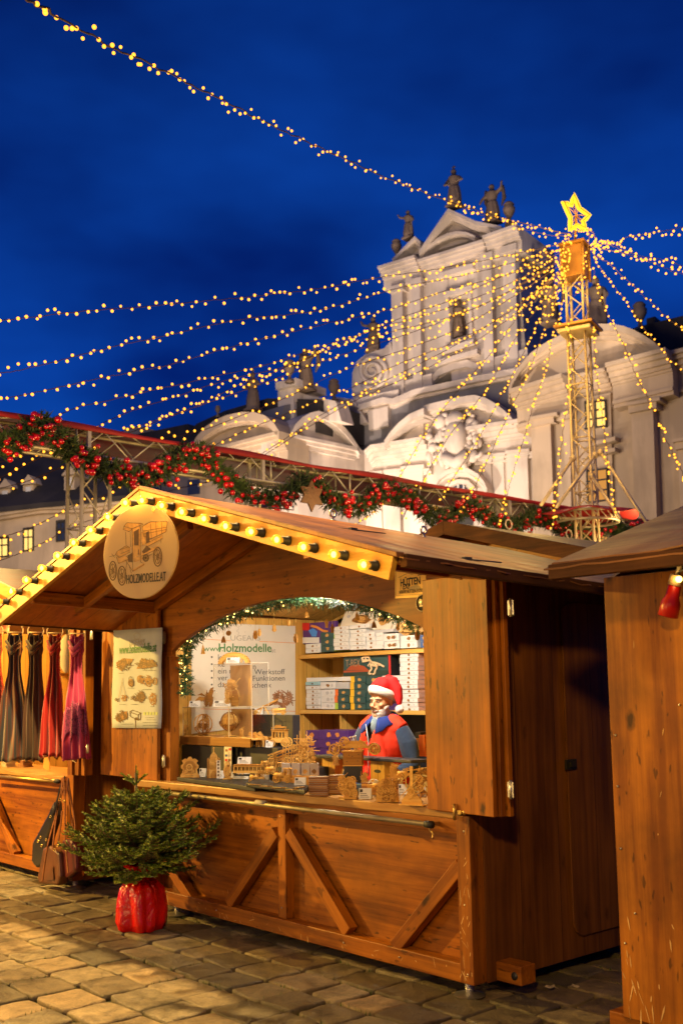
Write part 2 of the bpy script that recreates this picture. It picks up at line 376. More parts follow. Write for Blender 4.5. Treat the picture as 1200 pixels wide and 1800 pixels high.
# ================================================================== ground
YF = 4.54                                   # plane of the stall fronts
def ground_mat(name, col, rough=.5, var=.35, moss=True):
    m, nt, b = newmat(name); L = nt.links
    tcn = N(nt, 'ShaderNodeTexCoord')
    at_ = N(nt, 'ShaderNodeAttribute'); at_.attribute_name = 'tone'
    n1 = N(nt, 'ShaderNodeTexNoise', Scale=3.0, Detail=6.0, Roughness=.6); L.new(tcn.outputs['Object'], n1.inputs['Vector'])
    n2 = N(nt, 'ShaderNodeTexNoise', Scale=70.0, Detail=6.0, Roughness=.75); L.new(tcn.outputs['Object'], n2.inputs['Vector'])
    n5 = N(nt, 'ShaderNodeTexNoise', Scale=9.0, Detail=4.0, Roughness=.6, Distortion=.7); L.new(tcn.outputs['Object'], n5.inputs['Vector'])
    r = N(nt, 'ShaderNodeValToRGB'); r.color_ramp.elements[0].position = .34; r.color_ramp.elements[1].position = .66
    r.color_ramp.elements[0].color = tuple(c*.35 for c in col)+(1,); r.color_ramp.elements[1].color = tuple(c*1.4 for c in col)+(1,)
    s = N(nt, 'ShaderNodeMath', operation='MULTIPLY_ADD'); s.inputs[1].default_value = .45; L.new(n2.outputs[0], s.inputs[0])
    h = N(nt, 'ShaderNodeMath', operation='MULTIPLY'); h.inputs[1].default_value = .55; L.new(n5.outputs[0], h.inputs[0]); L.new(h.outputs[0], s.inputs[2])
    L.new(s.outputs[0], r.inputs[0])
    mk = N(nt, 'ShaderNodeMix', data_type='RGBA', blend_type='MULTIPLY'); mk.inputs[0].default_value = 1
    L.new(r.outputs[0], mk.inputs[6]); L.new(at_.outputs['Color'], mk.inputs[7])
    st = N(nt, 'ShaderNodeValToRGB'); st.color_ramp.elements[0].position = .33; st.color_ramp.elements[1].position = .47
    st.color_ramp.elements[0].color = (.35, .33, .3, 1); st.color_ramp.elements[1].color = (1, 1, 1, 1); L.new(n1.outputs[0], st.inputs[0])
    m3 = N(nt, 'ShaderNodeMix', data_type='RGBA', blend_type='MULTIPLY'); m3.inputs[0].default_value = 1
    L.new(mk.outputs[2], m3.inputs[6]); L.new(st.outputs[0], m3.inputs[7]); L.new(m3.outputs[2], b.inputs['Base Color'])
    rr = N(nt, 'ShaderNodeMapRange'); rr.inputs['To Min'].default_value = rough-.22; rr.inputs['To Max'].default_value = rough+.25
    L.new(n5.outputs[0], rr.inputs[0]); L.new(rr.outputs[0], b.inputs['Roughness'])
    bp = N(nt, 'ShaderNodeBump', Strength=1.0, Distance=.03); L.new(s.outputs[0], bp.inputs['Height']); L.new(bp.outputs[0], b.inputs['Normal'])
    return m
M['stone'] = ground_mat('paving_stone', (.25, .195, .118), .50)
M['earth'] = mat('joint_earth', (.030, .032, .016), .9, var=.6, vscale=14, bump=.6, bscale=90)
M['grass'] = mat('moss_green', (.05, .10, .018), .8, var=.5, vscale=20)
b = MB(); b.add([(-400, -300, -.035), (400, -300, -.035), (400, 600, -.035), (-400, 600, -.035)], [(0, 1, 2, 3)])
g = b.build('ground', M['earth']); tag(g, kind='structure')
# stone setts, rows along X, each a slightly cushioned block
b = MB(); tones = []
y = -1.2; row = 0; rnd = random.Random(11)
tile_grass = []
while y < 12.0:
    dy = rnd.uniform(.25, .31); x = -15.5 + rnd.uniform(0, .35)
    xe = 1.5 if y < 6 else -2.0
    while x < xe:
        dx = rnd.uniform(.26, .39)
        j = .010
        z = rnd.uniform(-.005, .005); tx, ty = rnd.uniform(-.012, .012), rnd.uniform(-.012, .012)
        cx, cy = x+dx/2, y+dy/2; hx, hy = dx/2-j, dy/2-j
        cs = [(-1, -1), (1, -1), (1, 1), (-1, 1)]
        jit = [(rnd.uniform(-.012, .012), rnd.uniform(-.012, .012)) for _ in range(4)]
        rings = []
        for (k, h) in ((0, -.034), (0, -.010), (.004, -.003), (.012, 0.0)):
            ring = []
            for q in range(4):
                (ax, ay) = cs[q]; (bxx, by) = cs[(q+1) % 4]
                for t in (0.06, .35, .65, .94):
                    ux = ax*(1-t)+bxx*t; uy = ay*(1-t)+by*t
                    jx = jit[q][0]*(1-t)+jit[(q+1) % 4][0]*t; jy = jit[q][1]*(1-t)+jit[(q+1) % 4][1]*t
                    px_, py_ = ux*(hx-k), uy*(hy-k)
                    w = noise.noise(Vector((cx*3+px_*14, cy*3+py_*14, h*5)))*.012
                    X, Y = cx+px_+jx+ux*w, cy+py_+jy+uy*w
                    ring.append((X, Y, h+z+(px_*tx+py_*ty)+(noise.noise(Vector((X*11, Y*11, 3)))*.008 if h > -.008 else 0)))
            rings.append(ring)
        n0 = len(b.v); b.v += [p for r_ in rings for p in r_]
        cz = z+noise.noise(Vector((cx*11, cy*11, 3)))*.010; b.v.append((cx+jit[0][0]*.5, cy, cz)); ci = len(b.v)-1
        tone = rnd.uniform(.5, 1.25); warm = rnd.uniform(.9, 1.08)
        if rnd.random() < .12: tone *= .6
        nf = 0
        for a in range(3):
            for k in range(16): b.f.append((n0+a*16+k, n0+a*16+(k+1) % 16, n0+(a+1)*16+(k+1) % 16, n0+(a+1)*16+k)); nf += 1
        for k in range(16): b.f.append((n0+48+k, n0+48+(k+1) % 16, ci)); nf += 1
        b.mi += [0]*nf; b.sm += [True]*32+[False]*(nf-32); tones += [(tone*warm, tone, tone/warm, 1)]*nf
        if rnd.random() < .5: tile_grass.append((x, y, dx, dy, rnd.random()))
        x += dx
    y += dy; row += 1
pv = b.build('paving', M['stone'], fixn=False); tag(pv, kind='structure')
ca = pv.data.color_attributes.new('tone', 'FLOAT_COLOR', 'CORNER')
flat = []
for p, t in zip(pv.data.polygons, tones): flat += list(t)*p.loop_total
ca.data.foreach_set('color', flat)
# moss and grass blades in the joints
b = MB(); rnd = random.Random(5)
for (x, y, dx, dy, q) in tile_grass:
    if not (-11 < x < -1.5 and 1.5 < y < 6.5): continue
    dens = noise.noise(Vector((x*.9, y*.9, 1)))
    if dens < -.05: continue
    for k in range(int(26*(dens+.35))):
        if q < .5: px_, py_ = x+rnd.uniform(-.012, .012), y+rnd.uniform(0, dy)
        else: px_, py_ = x+rnd.uniform(0, dx), y+rnd.uniform(-.012, .012)
        h = rnd.uniform(.006, .022); a = rnd.uniform(0, 6.28); w = .0035
        lx, ly = rnd.uniform(-.01, .01), rnd.uniform(-.01, .01)
        b.add([(px_-math.cos(a)*w, py_-math.sin(a)*w, -.02), (px_+math.cos(a)*w, py_+math.sin(a)*w, -.02), (px_+lx, py_+ly, h)], [(0, 1, 2)])
o = b.build('joint_grass', M['grass'], fixn=False); tag(o, 'thin green grass and moss growing in the joints of the paving', 'grass', kind='stuff')
# dead leaves
M['leaf'] = mat('dead_leaf', (.20, .09, .03), .7, var=.5)
rnd = random.Random(3); LEAFPX = [(395, 1640), (520, 1745), (1012, 1730), (960, 1745), (1105, 1740)]
def leaf_mesh(c, s, a):
    b = MB(); pts = []
    for k in range(10):
        t = 2*math.pi*k/10; r_ = s*(1 if k % 2 else .6); pts.append((c[0]+math.cos(t+a)*r_, c[1]+math.sin(t+a)*r_*.7, .008+.006*math.sin(3*t)))
    b.prism(pts, (0, 0, .002)); return b
M['litter'] = mat('pale_litter', (.5, .42, .33), .7)
for i, (x, y) in enumerate([(968, 1737), (1010, 1736)]):
    p = pl(x, y, 2, 0); b = leaf_mesh(p, .03 if i else .045, 1.0+i)
    tag(b.build('paper_scrap', M['litter'], origin=(p.x, p.y, 0)), ['crumpled pale paper scrap on the dark paving between the stalls', 'smaller pale scrap of paper lying just right of the crumpled one'][i], 'litter')

# ================================================================== the model stall
XL, XR, XM = -7.56, -4.116, -5.84
YFAS, PITCHT = 3.40, .2895                  # gable plane, roof slope (rise per metre)
RIDGE = 2.97
TILT = -.037                                # the roof drains to the back
def tl(y): return TILT*(y-3.40)
def roofz(x, xm=XM, ridge=RIDGE): return ridge - PITCHT*abs(x-xm)
st = thing('market_stall', 'stained wooden stall with lit bulbs along its gable, selling wooden models through an arched opening', 'market stall', (XM, YF, 0), 0, None)
YB = 6.42
bx('front_panel', XL+.06, XR-.09, YF+.035, YF+.06, .16, .93, M['stain_xb'], st)
bx('bottom_beam', XL, XR-.002, YF-.06, YF+.034, .075, .178, M['stain_x'], st, .006)
beam('corner_post', (XR-.05, YF-.008, .08), (XR-.05, YF-.008, .985), .11, .1, M['stain_x'], st, (1, 0, 0))
beam('corner_post', (XL+.05, YF-.008, .179), (XL+.05, YF-.008, .93), .11, .1, M['stain_x'], st, (1, 0, 0))
beam('middle_post', (-5.855, YF-.0, .179), (-5.855, YF-.0, .93), .075, .085, M['stain_x'], st, (1, 0, 0))
def brace(a, b_):
    p0 = pl(a[0], a[1], 1, YF-.02); p1 = pl(b_[0], b_[1], 1, YF-.02)
    beam('brace', p0, p1, .07, .085, M['stain_x'], st, (p1-p0).cross(Vector((0, 1, 0))))
brace((406, 1589), (489, 1462)); brace((512, 1462), (616, 1638)); brace((698, 1665), (814, 1520)); brace((345, 1590), (268, 1470))
bx('top_rail', XL+.02, XR-.1, YF-.03, YF+.034, .875, .957, M['stain_x'], st)
# side and back walls
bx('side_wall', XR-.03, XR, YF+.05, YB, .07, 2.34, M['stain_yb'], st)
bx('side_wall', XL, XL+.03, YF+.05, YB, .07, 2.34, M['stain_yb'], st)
bx('back_wall', XL+.031, XR-.031, YB-.03, YB, .07, 2.33, M['pine'], st)
bx('floor_board', XL+.031, XR-.031, YF+.061, YB-.031, .075, .10, M['stain_x'], st)
# interior pine lining
bx('side_lining', XL+.031, XL+.045, YF+.08, YB-.032, .11, 2.33, M['pine_y'], st)
bx('side_lining', XR-.045, XR-.031, YF+.08, YB-.032, .11, 2.33, M['pine_y'], st)
b = MB()
b.prism([(XL+.04, YB-.045, 2.38), (XR-.04, YB-.045, 2.38), (XR-.04, YB-.045, roofz(XR)-.17), (XM, YB-.045, RIDGE-.19), (XL+.04, YB-.045, roofz(XL)-.17)], (0, .04, 0))
b.build('back_gable', M['pine'], st)
# door on the dark side
b = MB(); y0, y1, z0, z1, r_ = 5.36, 6.15, .19, 2.22, .1
pts = []
for (cy, cz, a0) in ((y0+r_, z0+r_, 180), (y1-r_, z0+r_, 270), (y1-r_, z1-r_, 0), (y0+r_, z1-r_, 90)):
    for k in range(5): a = R(a0+90*k/4); pts.append((XR+.001, cy+r_*math.cos(a), cz+r_*math.sin(a)))
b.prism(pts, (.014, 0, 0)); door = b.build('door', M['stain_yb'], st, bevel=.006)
b = MB(); b.bb(XR+.015, XR+.03, y0-.03, y0+.07, 1.19, 1.25); b.bb(XR+.03, XR+.045, y0-.0, y0+.05, 1.205, 1.235); b.build('latch', M['darksteel'], door)
# skid and feet
b = MB(); b.bb(XR-.05, -3.94, 4.664, 4.79, .072, .176); sk = b.build('skid_beam', M['stain_x'], st, bevel=.006)
b = MB(); b.lathe([(.0, 0), (.022, 0), (.022, .004), (0, .004)], 10, (-3.985, 4.663, .12), axis=Matrix.Rotation(R(90), 3, 'X')); b.build('bolt', M['darksteel'], sk)
def foot(x, y, parent, top=.09):
    b = MB(); b.lathe([(.085, .002), (.09, .008), (.07, .014), (.04, .022), (.022, .03), (.022, top)], 14, (x, y, 0), smooth=False)
    for k in range(5): b.lathe([(.022, .035+k*.011), (.027, .04+k*.011), (.022, .045+k*.011)], 12, (x, y, 0))
    return b.build('levelling_foot', M['steel'], parent)
foot(-4.20, YF-.01, st); foot(-7.22, YF-.0, st); foot(-4.25, 6.2, st); foot(-7.4, 6.2, st)
# counter
b = MB(); n = 14
yf = lambda x: 4.40+.12*((x+7.6)/3.4)
pts = [(XL-.10, 5.10, .958), (XL-.10, 4.44, .958), (XL-.02, yf(XL)-.01, .958)] + [(XL+(XR-.1-XL)*k/n, yf(XL+(XR-.1-XL)*k/n)+.008*math.sin(k*2.2), .958) for k in range(1, n+1)] + [(XR-.1, 5.10, .958)]
b.prism(pts, (0, 0, .052)); b.build('counter_board', M['counter'], st, bevel=.006)
b = MB(); pa, pb = pl(272, 1391, 1, 4.43), pl(752, 1449, 1, 4.43)
b.tube([pa, pb], .016, 10); rl = b.build('awning_rail', mat('aged_tube', (.33, .28, .17), .5, .6, var=.3), st)
for q_, l_ in ((pb, .035), (pa, .02)): b = MB(); b.tube([q_-Vector((.02, 0, 0)), q_+Vector((l_, 0, 0))], .021, 10); b.build('end_cap', M['rubber'], rl)
b = MB(); q = pl(459, 1411, 1, 4.43); b.tube([q-Vector((.055, 0, 0)), q+Vector((.055, 0, 0))], .0175, 10); b.build('tape', mat('pale_tape', (.5, .46, .38), .6), rl)
b = MB(); b.tube([pb, pb+Vector((0, .01, -.03)), pb+Vector((.02, .02, -.055)), pb+Vector((.03, .0, -.075))], .006, 6); b.bb(pb.x-.012, pb.x+.012, 4.43, 4.55, pb.z-.01, pb.z+.01); b.build('hook', M['brass'], rl)
for fx in (.15, .5): 
    p = pa.lerp(pb, fx); b = MB(); b.bar(p, (p.x, YF-.02, p.z), .012, .02); b.build('bracket', M['steel'], rl)
# brass catch on the counter end
b = MB(); p = pl(806, 1427, 1, 4.47); b.bb(p.x-.02, p.x+.03, p.y-.015, p.y+.05, p.z-.01, p.z+.01); b.tube([p+Vector((-.015, -.02, -.045)), p+Vector((-.015, -.02, .045))], .009, 8); b.sph(p+Vector((.045, 0, 0)), .016, 8, 6); b.build('catch', M['brass'], st)
# gable board with its arch
XA0, XA1 = -7.28, -4.42
zb = 1.98
pts = [(XL, zb), (XA0, zb)]
for k in range(1, 16):
    t = k/16; x = XA0+(XA1-XA0)*t; pts.append((x, 2.02+.32*math.sin(math.pi*t)**.8))
pts += [(XA1, zb), (XR, zb), (XR, roofz(XR)-.035), (XM, RIDGE-.035), (XL, roofz(XL)-.035)]
b = MB(); 
# as strips so that the concave outline stays clean
def topz(x): return roofz(x)-.083
arch = [(XA0+(XA1-XA0)*k/32, 2.02+.315*max(0, math.sin(math.pi*k/32))**.8) for k in range(33)]
arch = [(XL, zb), (XA0-.0001, zb)]+arch+[(XA1+.0001, zb), (XR, zb)]
xs = sorted(set([round(a[0], 4) for a in arch]+[round(XM, 4)]))
def botz(x):
    if x <= XA0-.00005 or x >= XA1+.00005: return zb
    return 2.02+.315*max(0, math.sin(math.pi*(x-XA0)/(XA1-XA0)))**.8
for yy in (YF-.02, YF+.02):
    vs = []; 
    for x in xs: vs += [(x, yy, botz(x)), (x, yy, topz(x))]
    b.add(vs, [(2*i, 2*i+2, 2*i+3, 2*i+1) for i in range(len(xs)-1)])
for i in range(len(xs)-1):
    for fz in (botz, topz):
        b.add([(xs[i], YF-.02, fz(xs[i])), (xs[i+1], YF-.02, fz(xs[i+1])), (xs[i+1], YF+.02, fz(xs[i+1])), (xs[i], YF+.02, fz(xs[i]))], [(0, 1, 2, 3)])
for x in (XL, XR): b.add([(x, YF-.02, botz(x)), (x, YF-.02, topz(x)), (x, YF+.02, topz(x)), (x, YF+.02, botz(x))], [(0, 1, 2, 3)])
b.build('arched_gable_board', wood('gable_ply', (.40, .13, .008), (.18, .046, .003), 0, knots=.7, fleck=.5, wear=.4), st)
# jamb posts beside the opening
bx('jamb', XL+.10, XA0+.0, YF-.03, YF+.05, .966, 1.979, M['stain_z'], st); bx('jamb', XA1+.02, XR-.0, YF-.03, YF+.05, .99, 1.979, M['stain_z'], st)
# roof
for sgn in (-1, 1):
    b = MB(); x1 = XM+sgn*2.31
    # two layers of sheets with lapping steps
    for (yy0, yy1, lift) in ((YFAS+.024, 4.55, 0), (4.53, 5.75, .006), (5.73, 6.95, .0)):
        pts = [(XM-sgn*.0, yy0, RIDGE-.026+lift+tl(yy0)), (x1, yy0, RIDGE-PITCHT*2.31-.026+lift+tl(yy0)), (x1, yy0, RIDGE-PITCHT*2.31+lift+tl(yy0)), (XM, yy0, RIDGE+lift+tl(yy0))]
        b.prism(pts, (0, yy1-yy0, TILT*(yy1-yy0)))
    b.build('roof_panel', M['roof'], st)
    # ragged felt layer over the verge
    b = MB(); rnd = random.Random(4+sgn); top = []; 
    n = 60
    for (zofs, e0) in ((.010, .0), (.018, .03)):
        vs = []
        for k in range(n+1):
            yy = YFAS-.0+3.5*k/n
            xe = x1+sgn*(.045-e0+.03*noise.noise(Vector((k*.7, e0*50, 2))))
            for (xx, dz) in ((XM+sgn*.02, 0), (XM+sgn*1.1, 0), (xe, -.0+.012*noise.noise(Vector((k*.5, 9, e0*40))))):
                vs.append((xx, yy, RIDGE-PITCHT*abs(xx-XM)+zofs+dz+tl(yy)))
        m_ = len(vs)
        vs += [(v[0], v[1], v[2]-.006) for v in vs]
        fs = []
        for k in range(n):
            for c in range(2):
                a = k*3+c; fs += [(a, a+1, a+4, a+3), (a+m_, a+3+m_, a+4+m_, a+1+m_)]
            a = k*3+2; fs.append((a, a+m_, a+3+m_, a+3))
        for c in range(2): fs.append((c, c+m_, c+1+m_, c+1)); e_ = n*3+c; fs.append((e_, e_+1, e_+1+m_, e_+m_))
        b.add(vs, fs)
    b.build('roof_sheet', M['roof'], st, fixn=True)
    # soffit
    b = MB(); b.prism([(XM+sgn*.0, YFAS+.03, RIDGE-.030), (x1, YFAS+.03, RIDGE-PITCHT*2.31-.030), (x1, YFAS+.03, RIDGE-PITCHT*2.31-.034), (XM, YFAS+.03, RIDGE-.034)], (0, 3.45, 3.45*TILT))
    b.build('soffit', M['soffit'], st)
    # gable fascia
    p0 = Vector((XM, YFAS, RIDGE-.055)); p1 = Vector((XM+sgn*2.30, YFAS, RIDGE-.055-PITCHT*2.30))
    b = MB(); fr = frame(Vector((0, 0, 0)), Vector((sgn, 0, -PITCHT)), None, (0, 0, 1)); Lf = (p1-p0).length
    hw = .058
    # mitred at the apex
    zt = hw*PITCHT
    b.prism([(XM, YFAS-.012, RIDGE+.004), (XM+sgn*2.30, YFAS-.012, RIDGE+.004-PITCHT*2.30), (XM+sgn*2.265, YFAS-.012, RIDGE-.115-PITCHT*2.265), (XM, YFAS-.012, RIDGE-.108)], (0, .034, 0))
    fo = b.build('gable_fascia', M['fascia'], st, bevel=.003)
    # thin edge board over the fascia
    b = MB(); b.prism([(XM, YFAS-.02, RIDGE+.006), (XM+sgn*2.33, YFAS-.02, RIDGE+.006-PITCHT*2.33), (XM+sgn*2.33, YFAS-.02, RIDGE+.03-PITCHT*2.33), (XM, YFAS-.02, RIDGE+.03)], (0, .05, 0))
    b.build('verge_strip', M['roof'], st, bevel=.003)
    # eave board
    ex = XM+sgn*2.33; ez = RIDGE-PITCHT*2.33
    o = beam('eave_board', (ex, YFAS+.024, ez-.008), (ex, 6.95, ez-.008+tl(6.95)), .045, .062, M['log'], st)
    # purlins and wall rafters
    beam('purlin', (XM+sgn*1.62, YFAS+.024, roofz(XM+1.62)-.036-.05), (XM+sgn*1.62, YF-.022, roofz(XM+1.62)-.036-.092), .05, .09, M['stain_x'], st)
    pa_, pb_ = Vector((XM+sgn*.05, YF-.06, RIDGE-.135)), Vector((XM+sgn*1.75, YF-.06, RIDGE-.135-PITCHT*1.7))
    beam('rafter', pa_, pb_, .06, .08, M['stain_x'], st)
    beam('rafter', pa_+Vector((sgn*.1, -.62, .008-.029)), pb_+Vector((0, -.62, .008)), .05, .07, M['stain_x'], st)
beam('ridge_beam', (XM, YFAS+.024, RIDGE-.1), (XM, YF-.022, RIDGE-.14), .06, .1, M['stain_x'], st)
# interior ceiling (thin pine boards) sits on the tie height
for sgn in (-1, 1):
    b = MB(); b.prism([(XM, YF+.03, RIDGE-.085), (XM+sgn*1.67, YF+.03, RIDGE-.085-PITCHT*1.67), (XM+sgn*1.67, YF+.03, RIDGE-.092-PITCHT*1.67), (XM, YF+.03, RIDGE-.092)], (0, 1.8, 1.8*TILT))
    b.build('ceiling_lining', M['pine_y'], st)
# eye bolts, turnbuckles on the roof
for (x, y) in ((585, 905), (744, 931)):
    X = XM+.02 if x < 600 else XM+.25
    p = pl(x, y, 0, X); p.z = roofz(p.x)+.012+tl(p.y)
    b = MB(); b.tube([p+Vector((0, 0, -.02)), p+Vector((0, 0, .03))], .008, 8)
    b.tube([p+Vector((0, .028*math.cos(a*math.pi/6), .055+.028*math.sin(a*math.pi/6))) for a in range(12)], .008, 8, closed=True)
    b.lathe([(.02, 0), (.02, .006), (0, .006)], 10, p); b.build('eye_bolt', M['steel'], st)
M['strap'] = mat('grey_strap', (.06, .06, .07), .5)
for (x, y) in ((462, 890), (620, 931), (820, 983)):
    # points on the right roof slope
    d = ray(x, y); n_ = Vector((PITCHT, -TILT, 1)); o0 = Vector((XM, YFAS, RIDGE+.02)); t = (o0-EYE).dot(n_)/d.dot(n_); p = EYE+d*t
    b = MB(); b.box(p, (.03, .05, .022)); dy = Vector((-.0, .28, 0)); b.tube([p-dy*.8, p+dy], .004, 6); b.build('strap_buckle', M['strap'], st)
# shutters
def hinge(p, parent, z=.05):
    b = MB(); b.tube([p-Vector((0, 0, z)), p+Vector((0, 0, z))], .009, 8); b.bb(p.x-.02, p.x+.02, p.y-.002, p.y+.004, p.z-z*.8, p.z+z*.8); return b.build('hinge', M['steel'], parent)
def shutter(xa, ya, xb, yb, z0, z1, mm=None):
    p0, p1 = Vector((xa, ya, (z0+z1)/2)), Vector((xb, yb, (z0+z1)/2)); L = (p1-p0).length
    b = MB(); b.box((0, 0, 0), (L, .032, z1-z0)); o = b.build('shutter', mm or M['stain_zb'], None, False, bevel=.004)
    o.parent = st; o.matrix_basis = wm(st).inverted() @ frame((p0+p1)/2, p1-p0); return o
shutter(-8.36, 4.50, -7.395, 4.475, 1.01, 2.405)
shutter(pl(749, 1200, 1, 4.5).x, 4.50, -3.90, 4.455, 1.0, 2.335)
shutter(-4.38, 4.515+.025, -3.875, 4.492, 1.0, 2.33); shutter(-4.36, 4.575, -3.848, 4.529, 1.0, 2.33)
hinge(pl(897, 1068, 1, 4.45), st); hinge(pl(897, 1388, 1, 4.45), st)
hinge(Vector((-7.34, 4.485, 2.13)), st); hinge(Vector((-7.34, 4.485, 1.16)), st)
# knob chip on right shutter top
# marquee bulbs
bulbm, nt, bb_ = newmat('amber_bulb_glass')
bb_.inputs['Base Color'].default_value = (1, .62, .12, 1); bb_.inputs['Roughness'].default_value = .15
bb_.inputs['Emission Color'].default_value = (1, .40, .015, 1); bb_.inputs['Emission Strength'].default_value = .75
tr = N(nt, 'ShaderNodeBsdfTransparent'); tr.inputs[0].default_value = (1, .88, .55, 1)
ms = N(nt, 'ShaderNodeMixShader'); ms.inputs[0].default_value = .45
nt.links.new(tr.outputs[0], ms.inputs[1]); nt.links.new(bb_.outputs[0], ms.inputs[2]); nt.links.new(ms.outputs[0], nt.nodes['Material Output'].inputs[0])
bulbm.cycles.emission_sampling = 'NONE'
corem = emit('bulb_filament', (1, .72, .28), 7)
BPX = [(-26, 1075), (0, 1057), (23, 1040), (50, 1020), (77, 999), (105, 977), (133, 954), (163, 932), (193, 909), (224, 884), (253, 880), (288, 889), (323, 900), (362, 912), (400, 925), (445, 935), (490, 949), (537, 962), (590, 975), (643, 993)]
sock_src = None
for i, (x, y) in enumerate(BPX):
    p = pl(x, y, 1, YFAS-.078)
    if sock_src is None:
        b = MB(); Rx = Matrix.Rotation(R(90), 3, 'X')
        b.lathe([(.026, 0), (.026, .012), (.021, .014), (.021, .045), (.017, .046)], 14, (0, 0, 0), axis=Rx)
        sk_ = b.build('bulb_socket', M['rubber'], st, world=False)
        b = MB(); b.lathe([(.013, .046), (.015, .055), (.024, .066), (.028, .080), (.025, .095), (.015, .105), (.0, .108)], 16, (0, 0, 0), axis=Rx); bl = b.build('bulb', bulbm, sk_, world=False)
        b = MB(); b.sph((0, -.080, 0), .0125, 10, 8, (1, 1, 1.25)); b.build('filament', corem, sk_, world=False)
        sock_src = sk_; s = sk_
    else:
        s = copy_tree(sock_src, st)
    s.location = Vector((p.x, YFAS-.012, p.z)) - st.location
    if i % 2 == 1 or i in (10,): lamp('bulb_glow', 'POINT', (p.x, YFAS-.17, p.z), 2.1, (1, .50, .06), .03)

# ================================================================== stall behind, its gable over the ridge
s2 = thing('market_stall', 'wooden stall behind the model stall, only its roof gable showing over the ridge', 'market stall', (-7.2, 7.8, 0))
X2, Y2, Z2 = -7.33, 7.75, 3.36
for sgn in (-1, 1):
    b = MB(); b.prism([(X2, Y2, Z2-.03), (X2+sgn*2.3, Y2, Z2-.03-.27*2.3), (X2+sgn*2.3, Y2, Z2-.27*2.3), (X2, Y2, Z2)], (0, 3.2, 0)); b.build('roof_panel', M['roof'], s2)
    b = MB(); b.prism([(X2, Y2-.03, Z2-.13), (X2+sgn*2.3, Y2-.03, Z2-.13-.27*2.3), (X2+sgn*2.3, Y2-.03, Z2+.01-.27*2.3), (X2, Y2-.03, Z2+.01)], (0, .03, 0)); b.build('gable_fascia', M['log'], s2, bevel=.004)
b = MB(); b.prism([(X2-1.7, Y2+.5, .1), (X2+1.7, Y2+.5, .1), (X2+1.7, Y2+.5, Z2-.06-.27*1.7), (X2, Y2+.5, Z2-.06), (X2-1.7, Y2+.5, Z2-.06-.27*1.7)], (0, .03, 0)); b.build('gable_wall', M['stain_xb'], s2)
bx('side_wall', X2-1.7, X2-1.67, Y2+.531, Y2+2.6, .1, Z2-.55, M['stain_yb'], s2); bx('side_wall', X2+1.67, X2+1.7, Y2+.531, Y2+2.6, .1, Z2-.55, M['stain_yb'], s2)

# ================================================================== stall at right edge, turned a quarter
s3 = thing('market_stall', 'plain-walled wooden stall with ragged eave, cut off by the right edge of the view', 'market stall', (-1.6, 5.6, 0))
M['wall3'] = wood('stained_wall_bright', (.52, .185, .012), (.25, .070, .005), 2, knots=.8, wear=.5, kd=4, fleck=.6)
bx('front_wall', -3.195, 1.2, 4.53, 4.56, .10, 2.24, M['wall3'], s3)
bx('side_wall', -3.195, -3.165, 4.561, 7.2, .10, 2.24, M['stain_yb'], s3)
bx('skid_beam', -3.31, -2.9, 4.575, 4.70, .0, .098, M['stain_x'], s3, .006)
bx('back_wall', -3.164, 1.2, 7.17, 7.2, .10, 2.24, M['stain_x'], s3)
beam('eave_board', (-3.15, 4.05, 2.235), (1.4, 4.05, 2.235), .05, .07, M['log'], s3)
b = MB(); sl = .335; rnd = random.Random(9)
for lay, (zo, rag) in enumerate(((.0, .0), (.012, .05), (.022, .085))):
    n = 40; vs = []
    for k in range(n+1):
        x = -3.17+.02*lay+4.6*k/n
        ye = 4.02+(rag*.8+rag*2.6*max(0, noise.noise(Vector((k*.55, lay*7, 1))))) if lay else 4.02
        if lay and k < 6: ye = 4.03
        for yy in (ye, 4.6, 5.85): vs.append((x, yy, 2.262+zo+sl*(yy-4.05)+(.008*noise.noise(Vector((k*.8, lay*3, 4))) if yy < 4.2 else 0)))
    m_ = len(vs); vs += [(v[0], v[1], v[2]-.008) for v in vs]; fs = []
    for k in range(n):
        for c in range(2):
            a = k*3+c; fs += [(a, a+1, a+4, a+3), (a+m_, a+3+m_, a+4+m_, a+1+m_)]
        a = k*3; fs.append((a, a+3, a+3+m_, a+m_))
    for c in range(2): fs.append((c, c+m_, c+1+m_, c+1)); e_ = n*3+c; fs.append((e_, e_+1, e_+1+m_, e_+m_))
    b.add(vs, fs)
b.prism([(-3.17, 5.85, 2.83), (-3.17, 7.6, 2.24), (-3.17, 7.6, 2.27), (-3.17, 5.85, 2.87)], (4.6, 0, 0))
b.build('roof_sheet', wood('worn_roof_sheet', (.38, .17, .055), (.17, .07, .022), 0, rough=.45, knots=.3, grain=.6, wear=.5, spec=.3), s3)
b = MB(); b.prism([(-3.19, 4.56, 2.24), (-3.19, 7.17, 2.24), (-3.19, 5.85, 2.80)], (.03, 0, 0)); b.build('gable_infill', M['stain_x'], s3)
b = MB()
for z in (1.45, 1.2, .9, .45): b.lathe([(.006, 0), (.006, .003), (0, .004)], 8, (-3.165, 4.529, z), axis=Matrix.Rotation(R(90), 3, 'X'))
b.build('screw', M['steel'], s3)
